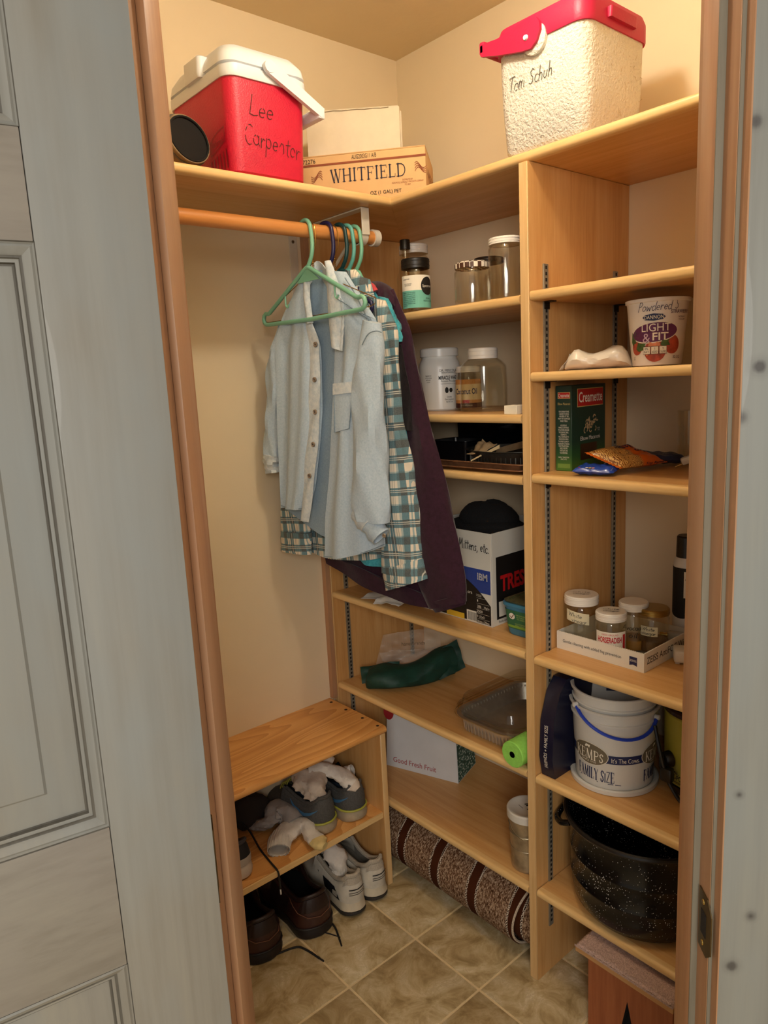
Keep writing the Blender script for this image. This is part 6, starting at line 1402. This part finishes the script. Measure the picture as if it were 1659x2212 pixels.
# ---- lowest shelf: canning pot
z = SZ['S6']; zz = z+.0004
c = Vector((-.233, -.9835, zz)); a0 = face_angle(c)
t = NT('speckled_enamel'); t.set(.22, 0, .35, 0); vo = t.node('ShaderNodeTexVoronoi'); vo.inputs['Scale'].default_value = 190; v = t.coords(); t.link(v, vo.inputs['Vector'])
nz = t.noise(v, 22, 3); sz_ = t.math('MULTIPLY', t.ramp(nz, [(.35, (.25, .25, .25, 1)), (.7, (1, 1, 1, 1))]), .24)
m_ = t.math('LESS_THAN', vo.outputs['Distance'], sz_); t.color(t.mix(m_, '#08080a', '#d8d6d0')); M_SPK = t.m
pt_ = thing('canning_pot', 'huge black speckled enamel canning pot on the lowest right shelf', 'pot', tuple(c))
R = .163
obj('pot_body', G().lathe([(0, .004), (.120, 0), (.143, .008), (.156, .026), (.161, .055), (.162, .080), (.1638, .083), (.1638, .086), (.162, .089), (.1628, .140), (.1645, .143), (.1645, .146), (.1628, .149), (R, .205), (.166, .216), (.1745, .222), (.1765, .227), (.1740, .232), (.168, .231), (.160, .218), (.157, .10), (.15, .03), (.12, .010), (0, .010)], 72), M_SPK, pt_)
obj('rim_roll', G().tube([(.1735*cos(2*pi*k/64), .1735*sin(2*pi*k/64), .2275) for k in range(64)], .0058, 8, True), plain('worn_black_rim', '#1c1b1a', .3, .2, var=.3, vscale=40), pt_)
for an in (a0-1.62, a0+1.62):
    u_ = Vector((cos(an), sin(an), 0)); w_ = Vector((-sin(an), cos(an), 0)); pts = [u_*.160+w_*.045+Vector((0, 0, .195)), u_*.178+w_*.042+Vector((0, 0, .190)), u_*.190+w_*.022+Vector((0, 0, .184)), u_*.194+Vector((0, 0, .182)), u_*.190-w_*.022+Vector((0, 0, .184)), u_*.178-w_*.042+Vector((0, 0, .190)), u_*.160-w_*.045+Vector((0, 0, .195))]
    obj('handle', G().tube(smooth_line(pts, 5), .0075, 10), M_SPK, pt_)
# ---- floor: cedar birdhouse-like box with a foam-topped lid
cbx = thing('cedar_box', 'reddish cedar box with a pinkish grit-covered lid under the lowest shelf', 'box', (-.30, -1.05, 0), world=True)
M_CBX = wood('red_cedar_box', '#b06c44', '#a35f3a', '#8a4a2b', 'z', .9, .5, .7, .05); M_PLY = wood('plywood_lid', '#c79a68', '#b98a58', '#a5764a', 'y', 1, .6, .7, 0)
y0, y1, x0, x1 = -1.148, -.948, -.398, -.215
obj('box_front', G().add([(x0, y0, .0006), (x0, y1, .0006), (x0, y1, .200), (x0, y0, .200), (x0, -1.075, .0006), (x0, -1.0455, .133), (x0, -1.0205, .0006)], [(1, 2, 5, 6), (2, 3, 5), (3, 0, 4, 5)]), M_CBX, cbx, 0)
obj('box_inside', G().add([(x0+.014, -1.075, .0006), (x0+.014, -1.0455, .133), (x0+.014, -1.0205, .0006), (x0, -1.075, .0006), (x0, -1.0455, .133), (x0, -1.0205, .0006), (x0+.03, -1.1, .0006), (x0+.03, -.99, .0006), (x0+.03, -.99, .16), (x0+.03, -1.1, .16)], [(3, 4, 1, 0), (4, 5, 2, 1), (6, 7, 8, 9)]), plain('box_dark_inside', '#15100d', .9), cbx, 0)
obj('box_side', G().box((x0, y1, .0006), (x1, y1+.0005, .200)), M_CBX, cbx); obj('box_side', G().box((x0, y0-.0005, .0006), (x1, y0, .200)), M_CBX, cbx); obj('box_back', G().box((x1-.012, y0, .0006), (x1, y1, .200)), M_CBX, cbx)
Mr = T(-.316, -1.045, .2008)
obj('lid_board', G().box((-.106, -.116, 0), (.12, .116, .014), .001, 1, M=Mr), M_PLY, cbx)
rnd = random.Random(11)
def grit(s, t_):
    return Mr @ Vector((lerp(-.107, .12, t_), lerp(-.1165, .1165, s), .0142+.0075*min(1, 30*min(s, 1-s, t_+.02, 1-t_))+rnd.uniform(-.0010, .0012)))
obj('grit_layer', G().sheet(grit, 80, 70, .0), plain('pink_grit', '#b99c90', .85, var=.35, vscale=420, bump=(700, .8, .002)), cbx)
obj('grit_edge', G().sheet(lambda s, t_: Mr @ Vector((-.1072-rnd.uniform(0, .001), lerp(-.1165, .1165, s), lerp(.0135, .0190, t_))), 80, 3), MATS['pink_grit'], cbx)

# ================================================================== shoes, socks and rug
WH = [(0, .0), (.012, .40), (.035, .66), (.07, .86), (.12, .97), (.2, .95), (.35, .88), (.5, .98), (.65, 1.2), (.75, 1.27), (.85, 1.17), (.93, .86), (.975, .5), (1, .0)]
def interp(tab, x):
    for (a, b), (c, d) in zip(tab, tab[1:]):
        if x <= c: return lerp(b, d, (x-a)/(c-a) if c > a else 0)
    return tab[-1][1]
XS = [0, .008, .025, .05, .085, .13, .19, .26, .34, .42, .5, .56, .6, .64, .69, .74, .8, .86, .91, .95, .98, 1.0]
class Shoe:
    def __init__(s, L=.275, W=.036, sole=.030, collar=((0, .098), (.06, .096), (.2, .074), (.38, .070), (.56, .090), (.6, .092)), ridge=((.6, .092), (.7, .075), (.8, .062), (.9, .052), (1, .040)), open_w=.66, heel_in=.012):
        s.L, s.W, s.sole = L, W, sole; s.collar, s.ridge, s.ow, s.hi = collar, ridge, open_w, heel_in
        s.loop = [(x, 1) for x in XS]+[(x, -1) for x in reversed(XS[1:-1])]
    def out(s, x, side): return Vector((x*s.L, side*interp(WH, x)*s.W+.006*sin(pi*x)*1.0, 0))
    def up(s, x, side, t, sc=1.0, drop=0.0, push=0.0):
        o = s.out(x, side); ctr = Vector((o.x, .006*sin(pi*x), 0))
        if x < .6:
            zt_ = interp(s.collar, x)-drop; tw = s.ow
            top = ctr+(o-ctr)*tw; top.x = s.hi*(1-min(1, x/.10))+o.x*1.0 if x < .1 else o.x
        else:
            zt_ = interp(s.ridge, x)-drop; k = smoothstep(.6, .66, x); top = ctr+(o-ctr)*lerp(s.ow, .05, k)
        top = Vector((top.x, top.y, zt_))
        b = Vector((o.x, o.y, s.sole)); mid = Vector((o.x+(-.004 if x < .05 else 0), ctr.y+(o.y-ctr.y)*1.06, lerp(s.sole, zt_, .62)))
        p = b*(1-t)**2+mid*(2*t*(1-t))+top*t*t
        if sc != 1.0: p = Vector((lerp(s.L*.5, p.x, sc), ctr.y+(p.y-ctr.y)*sc, p.z))
        if push:
            d = Vector((o.x-s.L*.35 if x < .1 else 0, p.y-ctr.y, .2*(p.z))); d = d.normalized() if d.length > 1e-6 else Vector((0, 0, 1)); p = p+d*push
        return p
    def upper(s, n=9): return G().loft([[s.up(x, sd, k/n) for x, sd in s.loop] for k in range(n+1)], cap=False)
    def lining(s, n=7):
        lp = [(x, sd) for x, sd in s.loop if x <= .6]; lp = [q for q in s.loop if q[0] <= .6]
        a = [q for q in lp if q[1] == 1]; b = [q for q in lp if q[1] == -1]; lp = list(reversed(a))+list(reversed(b))
        g = G(); g.loft([[s.up(x, sd, k/n, .94, .001) for x, sd in lp] for k in range(n+1)], closed=False, cap=False)
        fl_ = [s.up(x, sd, .12, .93) for x, sd in s.loop]; g.add(fl_, [tuple(range(len(fl_)))]); return g
    def slab(s, z0, z1, k0, k1, k2=None, lift=0.0):
        c = Vector((s.L*.5, 0, 0))
        def ring(k, z): return [Vector((c.x+(s.out(x, sd).x-c.x)*k, s.out(x, sd).y*k, z+lift*max(0, x-.75)**2*4+(lift*.8*max(0, .12-x)*3))) for x, sd in s.loop]
        return G().loft([ring(k0*.97, z0), ring(k0, z0+.003), ring(k1, (z0+z1)/2), ring(k2 or k1, z1)])
    def patch(s, side, x0, x1, t0, t1, nx=8, nt=5, push=.0015, skew=0.0):
        return G().sheet(lambda a, b: s.up(lerp(x0, x1, a)+skew*b, side, lerp(t0, t1, b), push=push), nx, nt, .0008)
    def wrap(s, xm, t0, t1, n=16, push=.0015):
        """a patch round the heel, reaching xm along both sides"""
        seq = [(lerp(xm, 0, k/n)**1.0, 1) for k in range(n+1)]+[(lerp(0, xm, k/n), -1) for k in range(1, n+1)]
        return G().sheet(lambda a, b: s.up(seq[min(len(seq)-1, int(round(a*(len(seq)-1))))][0], seq[min(len(seq)-1, int(round(a*(len(seq)-1))))][1], lerp(t0, t1, b), push=push), len(seq)-1, 6, .0008)
    def line(s, pts, push=.002): return [s.up(x, sd, t, push=push) for x, sd, t in pts]
    def collar_pts(s): return [s.up(x, 1, 1.0) for x in (.56, .5, .42, .34, .26, .19, .13, .085, .05, .025, .008, 0)]+[s.up(x, -1, 1.0) for x in (.008, .025, .05, .085, .13, .19, .26, .34, .42, .5, .56)]
def laces(s, par, m, n=5, r=.0016):
    o = []
    for k in range(n):
        x = .58+k*.045; z = interp(s.ridge, x)+.004; y0 = .006*sin(pi*x)
        o.append(G().tube(smooth_line([(x*s.L, y0-.020, z-.010), (x*s.L+.003, y0-.008, z), (x*s.L+.006, y0+.008, z), (x*s.L+.004, y0+.020, z-.010)], 4), r, 6))
    for g in o: obj('lace', g, m, par)
M_BRN = plain('brown_leather', '#3c211b', .38, var=.2, vscale=18, bump=(220, .2, .001), coat=.1); M_BRND = plain('brown_leather_dark', '#241512', .45, var=.2, vscale=30); M_BSOLE = plain('dark_brown_sole', '#1d1512', .55)
M_SHIN = plain('shoe_black_lining', '#0b0a0b', .9); M_LACEK = plain('black_lace', '#120f0e', .7); M_THREAD = plain('tan_stitch', '#6d4733', .7)
M_AGL = plain('white_aglet', '#d9d4cb', .4)
def brown_shoe(label, loc, yaw):
    s = Shoe(.284, .0450, .026, collar=((0, .104), (.06, .101), (.2, .082), (.38, .078), (.56, .094), (.6, .096)), ridge=((.6, .096), (.7, .080), (.8, .064), (.9, .054), (1, .042)))
    th = thing('leather_shoe', label, 'shoe', loc, yaw, 'brown leather shoes'); th.scale = (1, 1.24, 1.16)
    obj('outsole', s.slab(0, .026, 1.02, 1.03, 1.0), M_BSOLE, th); up = obj('upper', s.upper(), M_BRN, th); obj('lining', s.lining(), M_SHIN, th)
    cp_ = s.collar_pts(); obj('padded_collar', G().tube(cp_, .0055, 8), M_BRND, th)
    obj('heel_counter', s.wrap(.10, .50, .92), M_BRND, up)
    for sd in (1, -1): obj('stitching', G().tube(s.line([(.0, sd, .30), (.03, sd, .36), (.1, sd, .52), (.2, sd, .72), (.3, sd, .86)], .0026), .0009, 5), M_THREAD, up)
    for sd in (1, -1): obj('side_panel', s.patch(sd, .30, .58, .12, .85, push=.0014), M_BRND, up)
    obj('welt', G().tube([s.up(x, sd, .02, push=.002) for x, sd in s.loop], .0022, 6, True), M_BSOLE, th)
    obj('tongue', G().sheet(lambda a, b: Vector((lerp(.52, .63, b)*s.L, .006+lerp(-.022, .022, a), lerp(.118, .094, b)-.010*(2*a-1)**2)), 8, 6, .004), M_BRN, th); laces(s, th, M_LACEK, 4, .0019)
    return th, s
brown_shoe('brown leather shoe on the floor half hidden by the left jamb', (-.834, -.268, 0), radians(86)); brown_shoe('brown leather shoe on the floor next to the white sneakers', (-.684, -.292, 0), radians(85))
# loose laces of the brown shoes
def floor_line(px, z=.002): return [tuple(atz(u, v, z)) for u, v in px]
def loose_lace(label, pts, r=.0028, tip=True):
    th = thing('shoelace', label, 'lace', tuple(Vector(pts[0])), world=True)
    P = smooth_line(pts, 6); obj('cord', G().tube(P, r, 8), M_LACEK, th)
    if tip: d = (P[-1]-P[-2]).normalized(); obj('aglet', G().tube([P[-1]-d*.002, P[-1]+d*.016], r*.8, 8), M_AGL if tip == 'w' else M_LACEK, th)
    return th
loose_lace('long black shoelace curling over the floor tiles in front', floor_line([(535, 2070), (565, 2074), (600, 2060), (640, 2046), (662, 2052), (690, 2070)], .0025))
loose_lace('short black shoelace end bending down beside the brown heel', floor_line([(713, 1990), (724, 2004), (731, 2022), (735, 2034)], .0025)); loose_lace('thin black shoelace end lying flat under the brown heel', floor_line([(690, 2012), (708, 2016), (724, 2021)], .0022), .0016)
lz = .241
loose_lace('black shoelace hanging over the front edge of the shoe shelf', [(-.790, -.06, lz+.055), (-.775, -.10, lz+.03), (-.778, -.16, lz+.004), (-.786, -.225, lz+.003), (-.790, -.268, lz+.001), (-.790, -.2735, lz-.018), (-.789, -.273, lz-.05)], .0026, 'w')

# white and navy sneakers
M_NBW = plain('sneaker_offwhite', '#c8c1b2', .6, var=.12, vscale=30); M_NBM = plain('sneaker_grey_mesh', '#a89f90', .8, var=.15, vscale=300, bump=(600, .6, .001)); M_NBN = plain('sneaker_navy', '#15171f', .5); M_NBS = plain('sneaker_midsole', '#bdb29c', .6, var=.2, vscale=20); M_NBO = plain('sneaker_outsole', '#2b2622', .7); M_GRL = plain('grey_lining', '#8c867c', .85, var=.1)
def sneaker(label, loc, yaw, name='sneaker', grp='white and navy sneakers'):
    s = Shoe(.278, .0365, .036, collar=((0, .104), (.05, .106), (.11, .094), (.24, .078), (.4, .082), (.56, .100), (.6, .102)), ridge=((.6, .102), (.7, .084), (.8, .068), (.9, .058), (1, .046)))
    th = thing(name, label, 'shoe', loc, yaw, grp); th.scale = (1, 1.04, 1.14)
    obj('outsole', s.slab(0, .012, 1.03, 1.05, 1.04, .010), M_NBO, th); obj('midsole', s.slab(.0125, .038, 1.05, 1.02, .99, .008), M_NBS, th)
    up = obj('upper', s.upper(), M_NBW, th); obj('lining', s.lining(), M_GRL, th); obj('padded_collar', G().tube(s.collar_pts(), .0065, 8), M_NBM, th)
    obj('heel_mesh', s.wrap(.10, .66, .97), M_NBM, up)
    for sd in (1, -1):
        obj('navy_overlay', s.patch(sd, .13, .42, .05, .55, push=.0016, skew=.10), M_NBN, up); obj('mesh_window', s.patch(sd, .17, .25, .12, .36, push=.0026), M_NBM, up); obj('white_stripe', s.patch(sd, .40, .47, .06, .75, push=.0022, skew=.05), M_NBW, up)
    g = G()
    for k, (a, b) in enumerate(((.46, .50), (.36, .38), (.29, .31))): g.sheet(lambda q, w: s.up(abs(lerp(-.035, .035, q)), 1 if lerp(-.035, .035, q) >= 0 else -1, lerp(a, b, w), push=.0024), 8, 1)
    obj('heel_marks', g, M_NBN, up, 0)
    obj('tongue', G().sheet(lambda a, b: Vector((lerp(.50, .64, b)*s.L, .006+lerp(-.024, .024, a), lerp(.128, .100, b)-.010*(2*a-1)**2)), 8, 6, .006), M_GRL, th); laces(s, th, plain('dark_grey_lace', '#39383a', .8), 4)
    return th, s
sneaker('white and navy sneaker with a sock stuffed in, on the floor', (-.560, -.303, 0), radians(86)); sneaker('white and navy sneaker at the right end under the bench', (-.472, -.300, 0), radians(91))

# grey running shoes on the shoe shelf
M_RUN = plain('charcoal_mesh', '#4b4a48', .8, var=.25, vscale=260, bump=(500, .6, .001)); M_RUNS = plain('worn_foam', '#9c8f78', .7, var=.2, vscale=30); M_VOLT = plain('volt_yellow', '#a3a23e', .6); M_SWB = plain('steel_blue_print', '#3f6f96', .5)
def runner(label, loc, yaw, swoosh=1):
    s = Shoe(.256, .0415, .030, collar=((0, .092), (.05, .094), (.12, .082), (.24, .070), (.4, .074), (.56, .090), (.6, .092)))
    th = thing('running_shoe', label, 'shoe', loc, yaw, 'grey running shoes'); th.scale = (1, 1, 1.15)
    obj('midsole', s.slab(0, .029, 1.03, 1.05, 1.0, .010), M_RUNS, th); up = obj('upper', s.upper(), M_RUN, th); obj('lining', s.lining(), plain('blue_grey_lining', '#4d6480', .85), th)
    obj('yellow_line', G().tube([s.up(x, sd, .015, push=.003) for x, sd in s.loop], .0028, 6, True), M_VOLT, th); obj('collar', G().tube(s.collar_pts(), .005, 8), M_RUN, th)
    for sd in (1, -1):
        top = [(.06, .56), (.14, .50), (.24, .44), (.32, .45), (.40, .54), (.47, .72)]; bot = [(.06, .54), (.16, .34), (.26, .24), (.34, .26), (.42, .42), (.48, .72)]
        g = G(); n = 18
        def pt(tab, q): return (lerp(.06, .47, q), interp([(x, t) for x, t in tab], lerp(.06, .47, q)))
        g.sheet(lambda a, b: s.up(pt(top, a)[0], sd, lerp(pt(top, a)[1], pt(bot, a)[1], b), push=.0022), n, 3)
        obj('side_mark', g, M_SWB, up, 0)
    laces(s, th, M_VOLT, 4); return th, s
runner('grey running shoe with blue side mark and a sock stuffed inside', (-.590, -.235, lz), radians(97)); runner('grey running shoe behind the sock-filled one', (-.492, -.248, lz), radians(92))
s = Shoe(.262, .036, .026); th = thing('dark_shoe', 'dark shoe at the back right corner of the shoe shelf', 'shoe', (-.443, -.165, lz), radians(92)); s = Shoe(.150, .020, .02)
obj('outsole', s.slab(0, .02, 1.02, 1.03, 1.0), M_SHIN, th); obj('upper', s.upper(), plain('black_mesh', '#151416', .8, var=.2, vscale=200), th); obj('lining', s.lining(), M_SHIN, th)
def black_sneaker(label, loc, yaw):
    s = Shoe(.272, .037, .034); th = thing('sneaker', label, 'shoe', loc, yaw)
    obj('midsole', s.slab(0, .036, 1.02, 1.04, 1.0, .008), plain('sneaker_pale_sole', '#cdbfb0', .6, var=.1), th); up = obj('upper', s.upper(), plain('black_suede', '#1a181b', .75), th); obj('lining', s.lining(), M_SHIN, th)
    obj('white_heel', s.wrap(.16, .06, .34), plain('sneaker_grey_white', '#b3aaa0', .7), up); obj('collar', G().tube(s.collar_pts(), .006, 8), plain('charcoal_pad', '#3a3639', .85), th); laces(s, th, M_LACEK, 4); return th
black_sneaker('black sneaker with pale sole on the shelf beside the left jamb', (-.862, -.236, lz), radians(100))
tag(obj('cloth_pouch', blob((-.745, -.048, lz+.050), (.060, .036, .050), 15, .06), plain('dark_brown_cloth', '#2b2421', .95)), 'dark cloth pouch against the wall at the back of the shoe shelf', 'pouch')

# socks
def sock(label, path, m, rib=None, toe=None, grp='socks on the shoe shelf', flat=.7, wr=.12, seed=1, n=7, mark=None):
    """path = [(x, y, z, radius)] from the open cuff to the toe"""
    rnd = random.Random(seed); ph = [rnd.uniform(0, 6) for _ in range(5)]
    C_ = smooth_line([p[:3] for p in path], n); Rr = [v.x for v in smooth_line([(p[3], 0, 0) for p in path], n)]; N_ = len(C_); rings = []
    for i, c_ in enumerate(C_):
        t_ = (C_[min(i+1, N_-1)]-C_[max(i-1, 0)]).normalized(); x = t_.cross(Vector((0, 0, 1))); x = x.normalized() if x.length > 1e-3 else Vector((1, 0, 0)); y = x.cross(t_).normalized(); f = i/(N_-1); ring = []
        for k in range(20):
            a = 2*pi*k/20; q = 1+wr*(sin(2*a+ph[0]+9*f)+.8*sin(3*a+ph[1]-14*f)+.5*sin(a+ph[2]+21*f)+.45*sin(6*a+ph[3]+31*f)+.35*sin(8*a-ph[4]-40*f))*smoothstep(0, .2, f)*smoothstep(1, .85, f)
            ring.append(c_+x*(Rr[i]*q*cos(a))+y*(Rr[i]*flat*q*sin(a)))
        rings.append(ring)
    th = thing('sock', label, 'sock', tuple(Vector(path[0][:3])), 0, grp, world=True)
    k0 = max(2, int(N_*.20)) if rib else 0; k1 = int(N_*.80) if toe else N_-1
    def tube_(a, b, inner=False):
        g = G(); rs = rings[a:b+1]; g.loft(rs, cap=False); return g
    g = tube_(k0, k1)
    if not toe: g.f.append(tuple(len(g.v)-20+k for k in range(20)))
    obj('sock_body', g, m, th)
    if rib:
        gg = tube_(0, k0); inn = [[p.lerp(sum(r_, Vector())/20, .12) for p in r_] for r_ in rings[:k0+1]]; gg.loft(inn, cap=False); cfo = obj('ribbed_cuff', gg, rib, th)
        for k in range(20): obj('rib', G().tube([rings[j][k] for j in range(0, k0+1)], .0011, 4), rib, cfo)
    if toe: g = tube_(k1, N_-1); g.f.append(tuple(len(g.v)-20+k for k in range(20))); obj('toe_patch', g, toe, th)
    return th
M_SKW = plain('sock_white', '#d9d2c8', .95, var=.08, vscale=40, bump=(350, .5, .0015)); M_SKG = plain('sock_grey_white', '#a9a39f', .95, var=.12, vscale=40, bump=(350, .5, .0015)); M_SKY = plain('sock_yellow_toe', '#cdb77c', .95, var=.15, vscale=60)
M_SKC = plain('sock_cream', '#cfc0b0', .95, var=.08, vscale=40, bump=(350, .5, .0015))
def S_(u, v, z, r): p = atz(u, v, lz+z); return (p.x, p.y, p.z, r)
sock('white sock with a yellow toe on the front edge of the shoe shelf', [S_(602, 1838, .018, .030), S_(605, 1815, .022, .031), S_(622, 1795, .026, .030), S_(645, 1782, .030, .026), S_(664, 1785, .028, .024), S_(676, 1805, .022, .024), S_(690, 1822, .019, .023), S_(702, 1828, .018, .012)], M_SKW, rib=M_SKW, toe=M_SKY, seed=2, wr=.10)
sock('grey crumpled sock behind the yellow-toed sock', [S_(640, 1778, .036, .028), S_(622, 1758, .044, .032), S_(600, 1752, .046, .034), S_(582, 1770, .034, .024), S_(570, 1780, .026, .022), S_(553, 1782, .020, .019), S_(538, 1784, .016, .010)], M_SKG, seed=5, wr=.14)
sock('white sock bunched in the opening of the near running shoe', [(-.602, -.205, lz+.080, .016), (-.600, -.198, lz+.094, .026), (-.600, -.182, lz+.116, .036), (-.600, -.150, lz+.128, .036), (-.602, -.118, lz+.126, .030), (-.606, -.095, lz+.116, .018)], M_SKC, seed=7, wr=.16, flat=.85)
sock('white sock draped from one running shoe to the other', [(-.585, -.135, lz+.148, .022), (-.562, -.150, lz+.150, .026), (-.535, -.170, lz+.142, .026), (-.510, -.200, lz+.122, .026), (-.498, -.228, lz+.104, .022), (-.493, -.242, lz+.094, .012)], M_SKW, toe=M_SKC, seed=9, wr=.10, flat=.7)
sk = sock('white sock with dark lettering behind the running shoes', [(-.575, -.070, lz+.150, .020), (-.548, -.085, lz+.156, .028), (-.522, -.105, lz+.150, .030), (-.50, -.130, lz+.132, .024)], M_SKW, seed=11, wr=.08, flat=.7)
sp0 = plane_surf((-.535, -.112, lz+.176), (.75, -.55, -.2), (.1, .25, .9), .002); text('BOOM', sk, INK, sp0, w=.040, h=.014, bold=.03)
sock('small white sock stuffed into the far running shoe', [(-.470, -.190, lz+.124, .018), (-.478, -.180, lz+.118, .020), (-.486, -.165, lz+.106, .020), (-.492, -.150, lz+.092, .012)], M_SKW, rib=M_SKW, seed=13, wr=.06, flat=.8)
sock('white sock folded inside the near white and navy sneaker', [(-.560, -.225, .088, .020), (-.561, -.218, .116, .026), (-.562, -.200, .142, .028), (-.562, -.172, .146, .025), (-.562, -.145, .130, .016)], M_SKW, rib=M_SKW, seed=17, wr=.12, flat=.8, grp='socks in the sneakers')

# rolled rug under the shelves
t = NT('woven_rug'); t.set(.95, 0, .1); v = t.coords(); sp = t.node('ShaderNodeSeparateXYZ'); t.link(v, sp.inputs[0])
fl = t.noise(t.coords((26, 60, 26)), 5.0, 5, .75); base = t.ramp(fl, [(.36, '#2a1a12'), (.48, '#6e4d36'), (.58, '#b79e84'), (.75, '#d8cab8')])
yy = t.math('FRACT', t.math('MULTIPLY', t.math('ADD', sp.outputs[1], 2.0+.050), 1/.1415))
band = t.ramp(yy, [(0, (0, 0, 0, 1)), (.36, (0, 0, 0, 1)), (.365, (1, 1, 1, 1)), (.555, (1, 1, 1, 1)), (.56, (0, 0, 0, 1))], 'CONSTANT')
edge = t.ramp(yy, [(0, (0, 0, 0, 1)), (.315, (1, 1, 1, 1)), (.365, (0, 0, 0, 1)), (.555, (1, 1, 1, 1)), (.605, (0, 0, 0, 1))], 'CONSTANT')
ck_t = t.node('ShaderNodeTexChecker'); ck_t.inputs['Scale'].default_value = 260; ck_t.inputs[1].default_value = lin('#d9cbb8'); ck_t.inputs[2].default_value = lin('#2a1810'); t.link(v, ck_t.inputs[0])
c_ = t.mix(band, base, '#472413'); c_ = t.mix(edge, c_, ck_t.outputs[0]); t.color(c_); wv = t.node('ShaderNodeTexChecker'); wv.inputs['Scale'].default_value = 420; t.link(v, wv.inputs[0]); t.bump(t.math('ADD', wv.outputs['Fac'], fl), .6, .002)
M_RUG = t.m
rg = thing('rolled_rug', 'brown and cream striped woven rug rolled up under the left shelves', 'rug', (-.27, -.40, 0), world=True)
def spiral(a, b, full=3.6):
    th_ = -pi*.62-2*pi*full*a/1.0; k = 1-.52*a; rx, rz = .112*k, .098*k
    yend = lerp(-.702, -.764, smoothstep(.0, .26, a)); y = lerp(-.030, yend, b)
    return Vector((-.268+rx*cos(th_)-.010*(1-a)*0, y, .1045+rz*sin(th_)+.0006*sin(40*y)))
obj('rug_roll', G().sheet(lambda a, b: spiral(a, b), 150, 40, .0055), M_RUG, rg, 60)
e_ = [spiral(k/300, 1.0)+Vector((0, -.0005, 0)) for k in range(0, 260)]
obj('braided_edge', G().tube(e_, .0036, 6), plain('rug_cream_edge', '#bfae98', .95, var=.5, vscale=400), rg)
